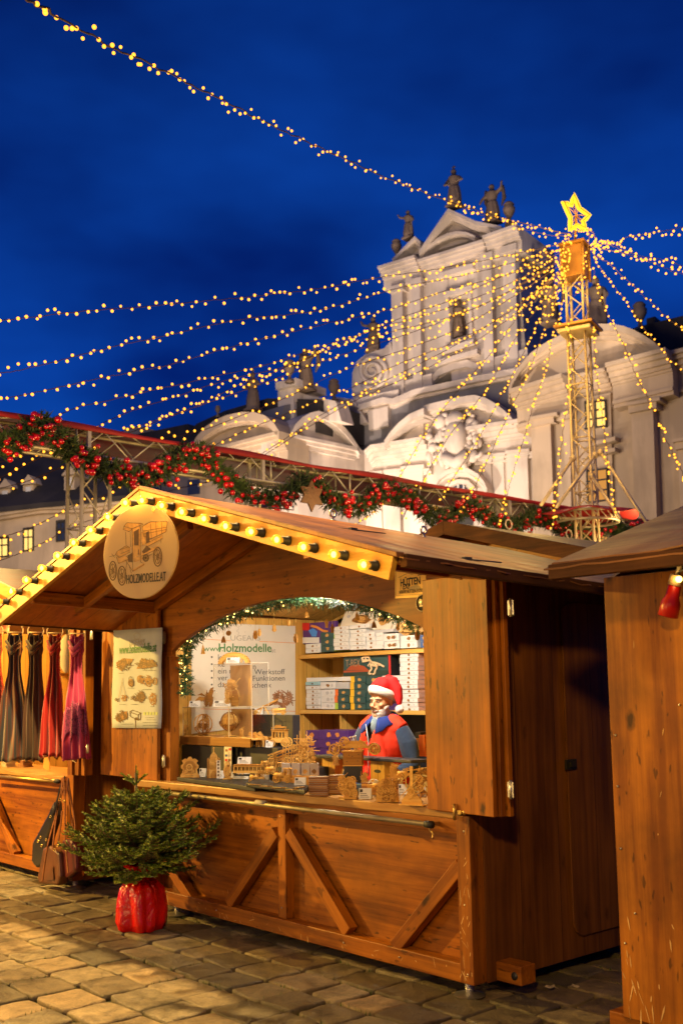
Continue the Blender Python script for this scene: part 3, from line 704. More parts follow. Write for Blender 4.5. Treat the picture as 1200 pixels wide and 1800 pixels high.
# red industrial plug
pp = pl(1180, 1052, 1, 4.43); pg = thing('power_plug', 'red industrial power plug hanging under the eave at the right edge of the view', 'plug', pp)
ax_ = Matrix.Rotation(R(18), 3, 'Y') @ Matrix.Rotation(R(180), 3, 'X')
b = MB(); b.lathe([(.022, -.07), (.03, -.06), (.032, -.01), (.045, .02), (.047, .085), (.040, .088), (.036, .06)], 18, pp, axis=ax_); b.build('body', mat('red_plastic', (.40, .008, .006), .35), pg)
b = MB(); b.lathe([(.026, -.115), (.033, -.11), (.034, -.065), (.02, -.06)], 18, pp, axis=ax_); b.build('collar', mat('cream_plastic', (.5, .36, .2), .5), pg)
b = MB(); q = pp+ax_ @ Vector((0, 0, -.11)); b.tube([q, q+Vector((.02, 0, .05)), q+Vector((.08, .01, .09)), q+Vector((.3, .02, .10))], .012, 8); b.build('cable', mat('grey_cable', (.4, .33, .25), .6), pg)
pe = pl(1192, 1018, 1, 4.40); fl = thing('fairy_light', 'small lit fairy light glowing beside the red power plug', 'lamp', pe)
FAIRY = emit('fairy_light_glow', (1, .60, .14), 7)
b = MB(); b.sph(pe, .016, 10, 8); b.build('bulb', FAIRY, fl)
b = MB(); b.tube([pe+Vector((0, 0, .01)), pe+Vector((.0, .0, .03))], .008, 8); b.tube([pe+Vector((0, 0, .03)), pe+Vector((.1, 0, .08)), pe+Vector((.4, 0, .09))], .004, 6); b.build('wire', M['rubber'], fl)
lamp('fairy_glow', 'POINT', pe+Vector((0, -.03, 0)), .35, (1, .6, .15), .02)

# ================================================================== scarf stall at left
s4 = thing('market_stall', 'wooden stall at the left edge with scarves hanging in its glowing opening', 'market stall', (-10.6, 4.5, 0))
X4L, X4R, YL = -12.4, -8.76, 4.50
bx('front_panel', X4L, X4R-.09, YL+.035, YL+.06, .16, .93, M['stain_xb'], s4)
bx('bottom_beam', X4L, X4R, YL-.06, YL+.034, .075, .178, M['stain_x'], s4, .006)
beam('corner_post', (X4R-.06, YL-.008, .179), (X4R-.06, YL-.008, 2.44), .11, .12, M['stain_x'], s4, (1, 0, 0))
def brace4(a, b_):
    p0 = pl(a[0], a[1], 1, YL-.02); p1 = pl(b_[0], b_[1], 1, YL-.02); beam('brace', p0, p1, .07, .085, M['stain_x'], s4, (p1-p0).cross(Vector((0, 1, 0))))
brace4((-12, 1402), (30, 1502))
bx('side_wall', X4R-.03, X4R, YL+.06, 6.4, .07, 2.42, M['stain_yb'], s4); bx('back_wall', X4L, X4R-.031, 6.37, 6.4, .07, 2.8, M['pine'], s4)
bx('floor_board', X4L, X4R-.031, YL+.061, 6.36, .075, .10, M['stain_x'], s4)
bx('counter_board', X4L, X4R-.18, YL-.10, YL+.5, .93, .965, M['counter'], s4, .006)
bx('header_board', X4L, X4R, YL-.03, YL+.03, 2.44, 2.60, M['stain_x'], s4)
b = MB(); pa, pb = pl(-30, 1362, 1, YL-.13), pl(98, 1373, 1, YL-.13); b.tube([pa, pb], .015, 10); r4 = b.build('awning_rail', M['brass'], s4)
b = MB(); b.tube([pb, pb+Vector((.06, 0, 0))], .02, 10); b.build('end_cap', M['rubber'], r4)
bx('shutter', -8.68, -8.60, 4.34, 4.43, 1.0, 2.42, M['stain_z'], s4); bx('shutter', -8.592, -8.52, 4.36, 4.45, 1.0, 2.42, M['stain_z'], s4); bx('shutter', -8.512, -8.45, 4.38, 4.46, 1.0, 2.42, M['stain_z'], s4)
hinge(pl(161, 1117, 1, 4.335), s4, .04); hinge(pl(154, 1316, 1, 4.335), s4, .04)
foot(-8.82, YL+.0, s4)
X4M, R4 = -10.55, 3.0
for sgn in (-1, 1):
    b = MB(); b.prism([(X4M, 4.15, R4-.03), (X4M+sgn*2.2, 4.15, R4-.03-PITCHT*2.2), (X4M+sgn*2.2, 4.15, R4-PITCHT*2.2), (X4M, 4.15, R4)], (0, 2.7, 0)); b.build('roof_panel', wood('reddish_roof_board', (.11, .036, .018), (.05, .017, .009), 1, rough=.45, knots=.2, grain=.5, wear=.4), s4)
    beam('eave_board', (X4M+sgn*2.22, 4.12, R4-PITCHT*2.22-.04), (X4M+sgn*2.22, 6.85, R4-PITCHT*2.22-.04), .04, .09, M['log'], s4)
    b = MB(); b.prism([(X4M, 4.12, R4-.1), (X4M+sgn*2.2, 4.12, R4-.1-PITCHT*2.2), (X4M+sgn*2.2, 4.12, R4+.01-PITCHT*2.2), (X4M, 4.12, R4+.01)], (0, .028, 0)); b.build('gable_fascia', M['fascia'], s4)
b = MB(); b.prism([(X4L, YL, 2.6), (X4R, YL, 2.6), (X4R, YL, 2.44), (X4M, YL, R4-.06), (X4L, YL, 2.44)], (0, .03, 0))
b = MB(); b.prism([(X4L+.1, YL+.032, 2.5), (X4M, YL+.032, R4-.05), (X4R-.02, YL+.032, R4-.05-PITCHT*1.77)], (0, .03, 0)); b.build('gable_board', M['stain_x'], s4)
# screws, scuffs and pale scratches on the boards
SCR = mat('scuffed_bare_wood', (.62, .38, .14), .7, var=.3)
rnd = random.Random(77)
for (x, z, yy, par) in [(-4.16, .13, YF-.061, st), (-4.17, .5, YF-.061, st), (-4.16, .9, YF-.061, st), (-5.85, .25, YF-.045, st), (-5.86, .85, YF-.045, st), (-6.6, .13, YF-.063, st), (-5.2, .13, YF-.063, st), (-4.7, .13, YF-.063, st), (-7.5, .5, YF-.061, st), (-3.10, .6, 4.528, s3), (-2.8, 1.6, 4.528, s3), (-2.75, .35, 4.528, s3)]:
    b = MB(); b.lathe([(.0055, 0), (.0055, .003), (0, .0035)], 8, (x, yy, z), axis=Matrix.Rotation(R(90), 3, 'X')); b.build('screw', M['steel'], par)
def scuffs(n, x0, x1, z0, z1, yy, par, s0, vert=.8):
    b = MB()
    for _ in range(n):
        x, z = rnd.uniform(x0, x1), z0+(z1-z0)*rnd.random()**1.6; L = rnd.uniform(.006, .05)*s0; w = rnd.uniform(.0015, .005)*s0; a = R(90)+rnd.gauss(0, .25) if rnd.random() < vert else rnd.uniform(0, 3)
        dx, dz = math.cos(a), math.sin(a); pts = [(x+dx*L*t-dz*w*k*rnd.uniform(.4, 1), yy, z+dz*L*t+dx*w*k*rnd.uniform(.4, 1)) for t, k in ((-1, 0), (-.4, 1), (.5, 1), (1, 0), (.4, -1), (-.5, -1))]
        b.add(pts, [tuple(range(6))])
    tag(b.build('scuff_marks', SCR, par, fixn=False), kind='stuff')
scuffs(26, -4.215, -4.118, .1, .95, YF-.0635, st, .8); scuffs(30, -7.4, -4.3, .09, .17, YF-.0612, st, .7, .1); scuffs(22, -7.3, -4.3, .2, .85, YF+.0342, st, .5, .1)
scuffs(46, -3.18, -2.4, .12, .7, 4.5285, s3, 1.1); scuffs(14, -3.18, -2.4, .8, 2.2, 4.5285, s3, .7)
# ================================================================== church and far houses
def plaster(name, col, stain=.3, rough=.85):
    m, nt, b = newmat(name); L = nt.links
    tcn = N(nt, 'ShaderNodeTexCoord'); mp_ = N(nt, 'ShaderNodeMapping'); mp_.inputs['Scale'].default_value = (1.2, 1.2, .22)
    L.new(tcn.outputs['Object'], mp_.inputs[0])
    n1 = N(nt, 'ShaderNodeTexNoise', Scale=1.0, Detail=7.0, Roughness=.62); L.new(mp_.outputs[0], n1.inputs['Vector'])
    n2 = N(nt, 'ShaderNodeTexNoise', Scale=.5, Detail=5.0); L.new(tcn.outputs['Object'], n2.inputs['Vector'])
    ml = N(nt, 'ShaderNodeMath', operation='MULTIPLY'); L.new(n1.outputs[0], ml.inputs[0]); L.new(n2.outputs[0], ml.inputs[1])
    r = N(nt, 'ShaderNodeValToRGB'); r.color_ramp.elements[0].position = .17; r.color_ramp.elements[1].position = .30
    r.color_ramp.elements[0].color = tuple(c*(1-stain) for c in col)+(1,); r.color_ramp.elements[1].color = tuple(col)+(1,)
    L.new(ml.outputs[0], r.inputs[0]); L.new(r.outputs[0], b.inputs['Base Color']); b.inputs['Roughness'].default_value = rough
    bp = N(nt, 'ShaderNodeBump', Strength=.3, Distance=.05); L.new(n1.outputs[0], bp.inputs['Height']); L.new(bp.outputs[0], b.inputs['Normal'])
    return m
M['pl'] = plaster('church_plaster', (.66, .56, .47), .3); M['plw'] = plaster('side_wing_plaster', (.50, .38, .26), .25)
M['stone_st'] = plaster('weathered_sandstone', (.24, .165, .11), .5); M['slate'] = plaster('lead_grey_roof', (.22, .205, .205), .3, .6)
M['darkroof'] = plaster('dark_tile_roof', (.035, .028, .026), .5, .8); M['winframe'] = mat('white_window_frame', (.6, .58, .55), .5)
M['pane'] = mat('dark_glass', (.03, .035, .05), .08, spec=.8)
M['litpane'] = emit('lit_window', (1, .62, .16), 1.5); M['litpane2'] = emit('dim_lit_window', (1, .42, .08), .7)
class VP:
    """a vertical plane: point p, horizontal direction u (to the right), outward normal n"""
    def __init__(s, p, u): s.p = Vector(p); s.u = Vector((u[0], u[1], 0)).normalized(); s.n = Vector((s.u.y, -s.u.x, 0))
    def off(s, d): return VP(s.p+s.n*d, s.u)
    def P(s, x, y, d=0):
        r_ = ray(x, y); t = ((s.p+s.n*d)-EYE).dot(s.n)/r_.dot(s.n); return EYE+r_*t
    def poly(s, mb, pts, d, depth): mb.prism([s.P(x, y, d) for x, y in pts], -s.n*depth)
    def strip(s, mb, top, h, d, depth, down=None):
        """solid band under the polyline `top` (px), h metres high, front face at d, depth deep"""
        T = [s.P(x, y, d) for x, y in top]; vs = []
        for p in T:
            q = p-Vector((0, 0, h)); vs += [p, q, p-s.n*depth, q-s.n*depth]
        fs = [(0, 1, 3, 2), tuple(4*(len(T)-1)+k for k in (0, 2, 3, 1))]
        for i in range(len(T)-1):
            a, c = 4*i, 4*i+4; fs += [(a, c, c+1, a+1), (a+2, a+3, c+3, c+2), (a, a+2, c+2, c), (a+1, c+1, c+3, a+3)]
        mb.add(vs, fs)
    def cornice(s, mb, top, d=0, steps=((.16, .75), (.16, .58), (.22, .40), (.12, .22), (.55, .10)), depth=1.2):
        z = 0
        for h, pr in steps:
            dz = z
            T = [s.P(x, y, d+steps[0][1]) for x, y in top]
            vs = []
            for p in T:
                p = p-s.n*(steps[0][1]-pr)-Vector((0, 0, dz)); q = p-Vector((0, 0, h)); vs += [p, q, p-s.n*(depth+pr), q-s.n*(depth+pr)]
            fs = [(0, 1, 3, 2), tuple(4*(len(T)-1)+k for k in (0, 2, 3, 1))]
            for i in range(len(T)-1):
                a, c = 4*i, 4*i+4; fs += [(a, c, c+1, a+1), (a+2, a+3, c+3, c+2), (a, a+2, c+2, c), (a+1, c+1, c+3, a+3)]
            mb.add(vs, fs); z += h+.002
def part(name, m, parent, fn, bevel=0):
    b = MB(); fn(b); return b.build(name, m, parent, bevel=bevel)
C0 = at(780, 700, 50); UC = (.973, .23)
C = VP(C0, UC); ch = thing('church', 'floodlit pale baroque church with statues on its gable behind the market', 'church', (C0.x, C0.y, 0))
U = C.off(-.9)                     # upper storey
# ---- upper storey, built round its niche
part('upper_wall', M['pl'], ch, lambda b: (U.poly(b, [(684, 480), (786, 440), (794, 652), (703, 705)], 0, 4.0), U.poly(b, [(820.5, 430), (905, 400), (927, 660), (826, 672)], 0, 4.0),
     U.poly(b, [(786, 440), (820, 430), (821.5, 514), (786.8, 524)], 0, 4.0), U.poly(b, [(790.5, 598), (823.5, 588), (826, 672), (794, 679)], 0, 4.0), U.poly(b, [(785, 500), (823, 500), (826, 610), (790, 612)], -.7, .4)))
for (xa, xb) in ((687, 706), (722, 737), (846, 862), (882, 904)):
    k = (xa-602)*.000061
    part('pilaster', M['pl'], ch, lambda b, xa=xa, xb=xb: U.poly(b, [(xa, 505-(xa-690)*.36), (xb, 505-(xb-690)*.36), (xb+ (690-505)*.000061*(xb-330)*.9, 692-(xb-703)*.24), (xa+(690-505)*.000061*(xa-330)*.9, 692-(xa-703)*.24)], .38, .4))
    part('capital', M['pl'], ch, lambda b, xa=xa, xb=xb: U.strip(b, [(xa-2, 503-(xa-690)*.36), (xb+2, 503-(xb-690)*.36)], .32, .5, .6))
part('niche_frame', M['pl'], ch, lambda b: (U.poly(b, [(781, 512), (786.5, 510), (791.5, 602), (786, 604)], .14, .2), U.poly(b, [(821, 502), (826.5, 500), (830, 592), (825, 594)], .14, .2), U.strip(b, [(779, 512), (828, 498)], .28, .2, .28), U.strip(b, [(782, 606), (832, 591)], .28, .22, .3)))
part('ledge', M['pl'], ch, lambda b: (U.strip(b, [(776, 613), (831, 596)], .22, .35, .4), U.strip(b, [(766, 634), (838, 613)], .22, .35, .4)))
part('ledge', M['pl'], ch, lambda b: (U.strip(b, [(770, 480), (830, 462)], .25, .3, .35),))
part('base_moulding', M['pl'], ch, lambda b: U.strip(b, [(757, 662), (770, 648), (795, 637), (820, 632), (845, 642)], .35, .18, .3))
for q_ in ([(700, 672), (758, 656)], [(846, 634), (926, 612)]): part('base_block', M['pl'], ch, lambda b: U.strip(b, q_, .9, .3, .4))
CS = ((.14, .62), (.14, .5), (.18, .34), (.12, .2), (.5, .08))
part('upper_cornice', M['pl'], ch, lambda b: (U.cornice(b, [(663, 468), (727, 448)], .25, CS, 3.5), U.cornice(b, [(727, 458), (848, 420)], -.05, CS, 3.2), U.cornice(b, [(847, 414), (906, 393)], .25, CS, 3.5)))
# side return of the upper cornice
part('gable_wall', M['pl'], ch, lambda b: (U.poly(b, [(738, 449), (787, 376), (834, 392), (877, 398), (850, 415)], -.25, 1.0), U.poly(b, [(693, 456), (728, 420), (740, 445)], -.1, 1.0)))
for pts in ([(689, 455), (728, 415), (738, 424)], [(736, 440), (787, 366), (834, 388), (880, 397)]):
    part('raking_cornice', M['pl'], ch, lambda b, pts=pts: (U.strip(b, pts, .18, .62, 1.6), U.strip(b, [(x, y+7) for x, y in pts], .16, .42, 1.4), U.strip(b, [(x, y+13) for x, y in pts], .12, .25, 1.3)))
arc = [(739, 449), (750, 434), (767, 419), (785, 410), (803, 406), (820, 408), (834, 414)]
part('arched_moulding', M['pl'], ch, lambda b: (U.strip(b, arc, .14, .35, .7), U.strip(b, [(x, y+5.5) for x, y in arc], .12, .2, .6)))
# volute
V = U.off(.1)
part('volute', M['pl'], ch, lambda b: V.poly(b, [(622, 712), (618, 680), (619, 655), (627, 635), (640, 624), (655, 618), (675, 612), (686, 600), (704, 700)], 0, 1.1))
def spiral(b):
    pts = []
    for k in range(40):
        a = -k*.42+2.2; r_ = 29*(1-k/44); pts.append(V.P(654+r_*math.cos(a), 652+r_*math.sin(a)*1.05, .08))
    b.tube(pts, [.15*(1-k/60) for k in range(40)], 6)
part('volute_scroll', M['pl'], ch, spiral)
# ledge between the storeys, slate slope and pedestals
part('middle_ledge', M['pl'], ch, lambda b: (C.strip(b, [(614, 716), (672, 698), (690, 700), (727, 684), (935, 640)], .28, -.1, 4.5), C.strip(b, [(616, 727), (672, 709), (690, 711), (727, 695), (935, 651)], .2, -.35, 4.2)))
part('slate_slope', M['slate'], ch, lambda b: (C.poly(b, [(560, 735), (616, 727), (672, 714), (727, 700), (935, 655), (936, 745), (640, 800), (575, 790)], -.5, 3.0)))
part('attic_block', M['pl'], ch, lambda b: (C.poly(b, [(646, 722), (681, 714), (682, 748), (648, 756)], -.2, .5), C.poly(b, [(610, 704), (650, 695), (700, 684), (700, 696), (650, 708), (612, 716)], -.3, .6)))
part('attic_return', M['pl'], ch, lambda b: C.poly(b, [(586, 697), (620, 702), (646, 742), (622, 748)], -.1, .5))
# ---- lower storey, centre
part('lower_wall', M['pl'], ch, lambda b: C.poly(b, [(640, 790), (935, 735), (942, 1210), (650, 1210)], 0, 3.0))
LC = ((.16, .8), (.16, .64), (.2, .45), (.14, .28), (.10, .16), (.62, .08), (.14, .2), (.14, .1))
part('lower_cornice', M['pl'], ch, lambda b: (C.cornice(b, [(640, 792), (650, 782), (742, 767)], .1, LC, 1), C.cornice(b, [(742, 770), (822, 757)], -.3, LC, 1), C.cornice(b, [(818, 750), (928, 733)], .1, LC, 1)))
big = [(675, 774), (687, 757), (700, 743), (720, 727), (744, 717)]; big2 = [(744, 713), (765, 707), (787, 702), (810, 697), (833, 694), (852, 699), (868, 708), (884, 720), (899, 735)]
part('segmental_pediment', M['pl'], ch, lambda b: (C.strip(b, big, .3, 1.15, 1.9), C.strip(b, [(x, y+10) for x, y in big], .22, .85, 1.6), C.strip(b, big2, .3, .85, 1.6), C.strip(b, [(x, y+10) for x, y in big2], .24, .62, 1.4), C.strip(b, [(x, y+18) for x, y in big2], .14, .42, 1.3)))
part('pediment_wall', M['pl'], ch, lambda b: (C.poly(b, [(680, 775), (700, 752), (744, 726), (744, 768)], .25, .8), C.poly(b, [(744, 726), (833, 705), (868, 717), (893, 737), (744, 769)], .1, .8)))
for (xa, xb, yt) in ((652, 668, 835), (676, 700, 832), (706, 742, 826), (848, 862, 806), (866, 884, 803), (890, 926, 798)):
    part('pilaster', M['pl'], ch, lambda b, xa=xa, xb=xb, yt=yt: C.poly(b, [(xa, yt), (xb, yt-(xb-xa)*.12), (xb+14, 1208), (xa+13, 1208)], .25 if xb-xa > 20 else .1, .4))
    part('capital', M['pl'], ch, lambda b, xa=xa, xb=xb, yt=yt: (C.strip(b, [(xa-3, yt-6), (xb+3, yt-6-(xb-xa)*.12)], .16, .42, .5), C.strip(b, [(xa-1, yt), (xb+1, yt-(xb-xa)*.12)], .2, .32, .4)))
part('string_course', M['pl'], ch, lambda b: (C.strip(b, [(646, 832), (746, 816)], .25, .16, .3), C.strip(b, [(846, 800), (930, 788)], .25, .16, .3)))
arch_ = [(760, 862), (764, 846), (772, 834), (786, 825), (803, 821), (822, 823), (838, 832), (849, 845), (855, 858)]
part('portal_arch', M['pl'], ch, lambda b: (C.strip(b, arch_, .22, .7, 1.0), C.strip(b, [(x, y+9) for x, y in arch_], .18, .5, .8), C.strip(b, [(770, 880), (774, 861), (784, 850), (803, 842), (822, 844), (834, 856), (839, 872)], .2, .3, .5)))
part('portal_frame', M['pl'], ch, lambda b: (C.poly(b, [(764, 866), (776, 864), (784, 1208), (771, 1208)], .4, .6), C.poly(b, [(838, 858), (850, 856), (858, 1208), (846, 1208)], .4, .6)))
w = part('window', M['pane'], ch, lambda b: C.poly(b, [(785, 885), (785, 864), (791, 855), (803, 849), (815, 852), (822, 862), (823, 885)], .06, .1))
part('glazing_bar', M['winframe'], w, lambda b: (C.poly(b, [(803, 849), (805.5, 849), (806, 885), (803.5, 885)], .1, .05), C.poly(b, [(785, 867), (823, 864), (823, 866.5), (785, 869.5)], .105, .05), C.poly(b, [(793, 855), (795, 855), (795.5, 885), (793.5, 885)], .11, .05), C.poly(b, [(813, 852), (815, 852), (815.5, 885), (813.5, 885)], .115, .05)))
part('door', M['darksteel'], ch, lambda b: C.poly(b, [(785, 905), (830, 900), (838, 1208), (790, 1208)], .05, .1))
# coat of arms: shield, crown, scrolls, leafwork
def arms(b):
    rnd = random.Random(31)
    c0 = C.P(800, 765, .7)
    b.sph(C.P(800, 770, .75), .8, 12, 8, (.8, .5, 1.1)); b.sph(C.P(800, 738, .7), .5, 10, 8, (1, .6, .8))
    for k in range(90):
        a = rnd.uniform(0, 6.28); rr_ = rnd.uniform(.35, 1)
        x, y = 800+math.cos(a)*50*rr_, 775+math.sin(a)*52*rr_ - math.cos(a)*6
        b.sph(C.P(x, y, rnd.uniform(.45, .75)), rnd.uniform(.12, .30), 7, 5, (rnd.uniform(.6, 1.3), .8, rnd.uniform(.6, 1.4)))
    for sg in (-1, 1):
        for q in range(3):
            pts = [C.P(800+sg*(18+q*9+10*math.cos(t*.5)), 762+q*16+9*math.sin(t*.5)*sg, .75) for t in range(11)]
            b.tube(pts, .1, 6)
    b.tube([C.P(781, 803, .8), C.P(800, 814, .9), C.P(822, 798, .8)], .3, 7)
o = part('coat_of_arms', M['pl'], ch, arms)
# ---- left side: diagonal face B and front face A of the left wing
kB = C.P(640, 790); B = VP(kB, (-.063, .998)); B.n = Vector((B.u.y, -B.u.x, 0))
kA = B.P(490, 757); A = VP(kA, UC)
part('wing_side_wall', M['pl'], ch, lambda b: B.poly(b, [(490, 762), (641, 792), (651, 1210), (493, 1210)], 0, 1.0))
part('wing_side_cornice', M['pl'], ch, lambda b: B.cornice(b, [(489, 757), (600, 780), (634, 788)], -.3, LC, .6))
arcB = [(512, 759), (520, 745), (533, 732), (547, 725), (560, 722), (575, 727), (592, 738), (607, 752), (620, 769), (632, 788)]
part('wing_side_pediment', M['pl'], ch, lambda b: (B.strip(b, arcB, .32, .5, 1.2), B.strip(b, [(x, y+9) for x, y in arcB], .22, .3, 1.0), B.poly(b, [(516, 762), (533, 741), (560, 731), (592, 745), (628, 789)], .05, .6)))
part('wing_roof', M['slate'], ch, lambda b: B.poly(b, [(488, 752), (500, 712), (540, 705), (590, 715), (636, 745), (640, 790), (600, 778)], -1.2, 2.5))
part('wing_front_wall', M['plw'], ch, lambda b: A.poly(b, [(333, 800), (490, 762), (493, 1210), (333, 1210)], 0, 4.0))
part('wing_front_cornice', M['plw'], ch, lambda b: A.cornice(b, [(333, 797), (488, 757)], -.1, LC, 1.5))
arcA = [(335, 788), (345, 768), (360, 751), (378, 738), (400, 729), (425, 724), (446, 724), (465, 730), (480, 742), (490, 757)]
part('wing_front_pediment', M['plw'], ch, lambda b: (A.strip(b, arcA, .42, .7, 2), A.strip(b, [(x, y+11) for x, y in arcA], .3, .5, 1.8), A.poly(b, [(345, 795), (360, 763), (400, 742), (446, 736), (478, 750), (486, 759)], .1, 1.5)))
part('wing_back_roof', M['darkroof'], ch, lambda b: A.poly(b, [(310, 792), (345, 745), (395, 722), (470, 700), (560, 702), (560, 760), (490, 757)], -2.2, 4))
part('attic_pedestal', M['pl'], ch, lambda b: (A.poly(b, [(488, 672), (516, 666), (517, 740), (489, 746)], -2.0, 2.0), A.strip(b, [(484, 672), (520, 664)], .35, -1.7, 2.4), A.poly(b, [(517, 690), (590, 705), (600, 740), (518, 740)], -2.6, 1.0)))
part('attic_band', M['pl'], ch, lambda b: B.strip(b, [(516, 686), (560, 700), (600, 712), (640, 728)], .5, -1.0, 1.0))
# window on the flank of the wing
for (x0, y0, x1, y1) in ((330, 842, 351, 868),):
    part('window', M['pane'], ch, lambda b: A.poly(b, [(x0, y0+2), (x1, y0), (x1, y1), (x0, y1+2)], .03, .1))
# ---- right wing
D = C.off(2.6)
ch2 = thing('church_wing', 'dimly lit right wing of the church with arched gable and lit windows behind the mast', 'church wing', tuple(D.P(1050, 1205))[:2]+(0,))
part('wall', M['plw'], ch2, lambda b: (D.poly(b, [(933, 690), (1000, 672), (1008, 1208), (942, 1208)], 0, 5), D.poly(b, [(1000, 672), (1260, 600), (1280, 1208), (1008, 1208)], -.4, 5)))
GA = [(893, 682), (900, 664), (912, 643), (932, 620), (950, 607), (967, 597), (985, 588), (1000, 582), (1025, 574), (1050, 569), (1075, 569), (1095, 573), (1112, 579), (1132, 590), (1150, 602), (1162, 614)]
part('arched_gable', M['plw'], ch2, lambda b: (D.strip(b, GA, .28, .5, 3), D.strip(b, [(x, y+9) for x, y in GA], .25, .32, 2.8), D.strip(b, [(x, y+19) for x, y in GA], .2, .15, 2.6),
     D.poly(b, [(905, 682), (915, 655), (950, 622), (1000, 596), (1050, 582), (1095, 586), (1132, 603), (1155, 622), (1060, 650), (985, 664)], -.1, 2)))
part('cornice', M['plw'], ch2, lambda b: (D.cornice(b, [(893, 684), (985, 656)], .2, LC, 3), D.cornice(b, [(985, 664), (1062, 645)], -.5, LC, 3), D.cornice(b, [(1062, 638), (1168, 610)], .2, LC, 3), D.cornice(b, [(1168, 618), (1290, 590)], -.5, LC, 3)))
for (xa, xb, yt, dd) in ((932, 966, 738, .3), (1108, 1146, 712, .1), (1190, 1230, 776, .1)):
    part('pilaster', M['plw'], ch2, lambda b, xa=xa, xb=xb, yt=yt, dd=dd: D.poly(b, [(xa, yt), (xb, yt-8), (xb+18, 1208), (xa+17, 1208)], dd, 1.0))
    part('capital', M['plw'], ch2, lambda b, xa=xa, xb=xb, yt=yt, dd=dd: (D.strip(b, [(xa-10, yt-4), (xb+12, yt-14)], .12, dd+.35, 1.0), D.strip(b, [(xa-5, yt+1), (xb+6, yt-9)], .3, dd+.2, 1.0)))
part('wall_panel', M['plw'], ch2, lambda b: (D.poly(b, [(1003, 705), (1072, 690), (1085, 1208), (1014, 1208)], -.25, .3),))
def win(x0, y0, x1, y1, m_, m2):
    w = part('window', m_, ch2, lambda b: D.poly(b, [(x0, y0+3), (x1, y0-2), (x1+2, y1-2), (x0+2, y1+3)], -.18, .1))
    def fr_(b):
        cx = (x0+x1)/2
        for xa in (x0-2, cx-1, x1): D.poly(b, [(xa, y0), (xa+2.4, y0-1), (xa+4.4, y1), (xa+2, y1+1)], -.12, .1)
        for k in range(4): yy = y0+(y1-y0)*k/3; D.poly(b, [(x0-2, yy+2), (x1+2, yy-3), (x1+2, yy-.5), (x0-2, yy+4.5)], -.11, .1)
    part('window_frame', m2, w, fr_)
    return w
win(1028, 705, 1061, 750, M['litpane'], M['darkroof'])
win(1031, 825, 1064, 880, M['litpane2'], M['darkroof']); win(1034, 895, 1068, 985, M['litpane2'], M['darkroof'])
for yy in (773, 792): part('sill', M['plw'], ch2, lambda b, yy=yy: D.strip(b, [(1020, yy+8), (1080, yy-6)], .16, .15, .5))
part('roof', M['darkroof'], ch2, lambda b: D.poly(b, [(1085, 585), (1125, 573), (1300, 530), (1300, 606), (1160, 622)], -2.5, 3))
lt = part('chimney', M['darkroof'], ch2, lambda b: D.poly(b, [(1135, 560), (1150, 556), (1152, 590), (1137, 592)], -3, 1))
# statues and urns
def statue_mesh(kind, H):
    b = MB(); rnd = random.Random(kind*7+1)
    k = H/1.9
    b.bb(-.32*k, .32*k, -.28*k, .28*k, 0, .12*k)
    b.lathe([(.27*k, .1*k), (.30*k, .3*k), (.24*k, .6*k), (.2*k, .95*k), (.17*k, 1.05*k), (.23*k, 1.3*k), (.25*k, 1.45*k), (.12*k, 1.56*k), (.06*k, 1.6*k)], 14)
    b.sph((0, -.02*k, 1.72*k), .125*k, 10, 8, (1, 1, 1.15))
    for q in range(9): a = q*.7; b.tube([(.2*k*math.cos(a), .17*k*math.sin(a), 1.0*k), (.28*k*math.cos(a+.2), .25*k*math.sin(a+.2), .5*k), (.27*k*math.cos(a+.1), .25*k*math.sin(a+.1), .12*k)], .045*k, 6)
    arms_ = {0: ([(.22, 0, 1.42), (.42, -.1, 1.2), (.2, -.25, 1.1)], [(-.22, 0, 1.42), (-.4, -.1, 1.15), (-.15, -.28, 1.05)]),
             1: ([(.22, 0, 1.42), (.46, -.05, 1.55), (.5, -.1, 1.85)], [(-.22, 0, 1.42), (-.42, -.1, 1.2), (-.5, -.2, .95)]),
             2: ([(.22, 0, 1.42), (.38, -.1, 1.15), (.3, -.22, .9)], [(-.22, 0, 1.42), (-.5, -.1, 1.5), (-.62, -.1, 1.75)])}[kind % 3]
    for a in arms_: b.tube([Vector(p)*k for p in a], [.085*k, .07*k, .05*k], 8)
    if kind == 1:
        for sg in (-1, 1): b.tube([Vector((sg*.1, .15, 1.35))*k, Vector((sg*.38, .25, 1.75))*k, Vector((sg*.42, .25, 1.2))*k, Vector((sg*.3, .2, .8))*k], [.05*k, .12*k, .1*k, .03*k], 8)
    if kind == 0: b.tube([Vector((0, 0, 1.8))*k, Vector((0, 0, 2.05))*k], .03*k, 6); b.bb(-.12*k, .12*k, -.02, .02, 1.93*k, 1.98*k)
    if kind == 2: b.tube([Vector((.35, -.2, .1))*k, Vector((.33, -.2, 1.3))*k], .05*k, 6)
    return remesh(b, .045*k, 1)
STM = [statue_mesh(i, 1.9) for i in range(3)]
def statue(px, yb, yt, plane, d, kind, label, m_=None, group='stone statues on the church'):
    p = plane.P(px, yb, d); q = plane.P(px, yt, d); H = q.z-p.z
    o = bpy.data.objects.new('statue', STM[kind]); COL.objects.link(o)
    if not STM[kind].materials: STM[kind].materials.append(M['stone_st'])
    o.location = p-Vector((0, 0, .02)); s_ = H/(1.85 if kind != 0 else 2.02); o.scale = (s_*1.1, s_*1.1, s_); o.rotation_euler = (0, 0, math.atan2(plane.u.y, plane.u.x))
    return tag(o, label, 'statue', group)
statue(799, 364, 290, U, .1, 0, 'stone statue standing highest, on the very peak of the church gable')
statue(866, 392, 323, U, .0, 1, 'winged stone statue on the gable slope between the peak statue and an urn')
statue(718, 420, 369, U, .1, 2, 'stone statue on the left slope of the church gable beside an urn')
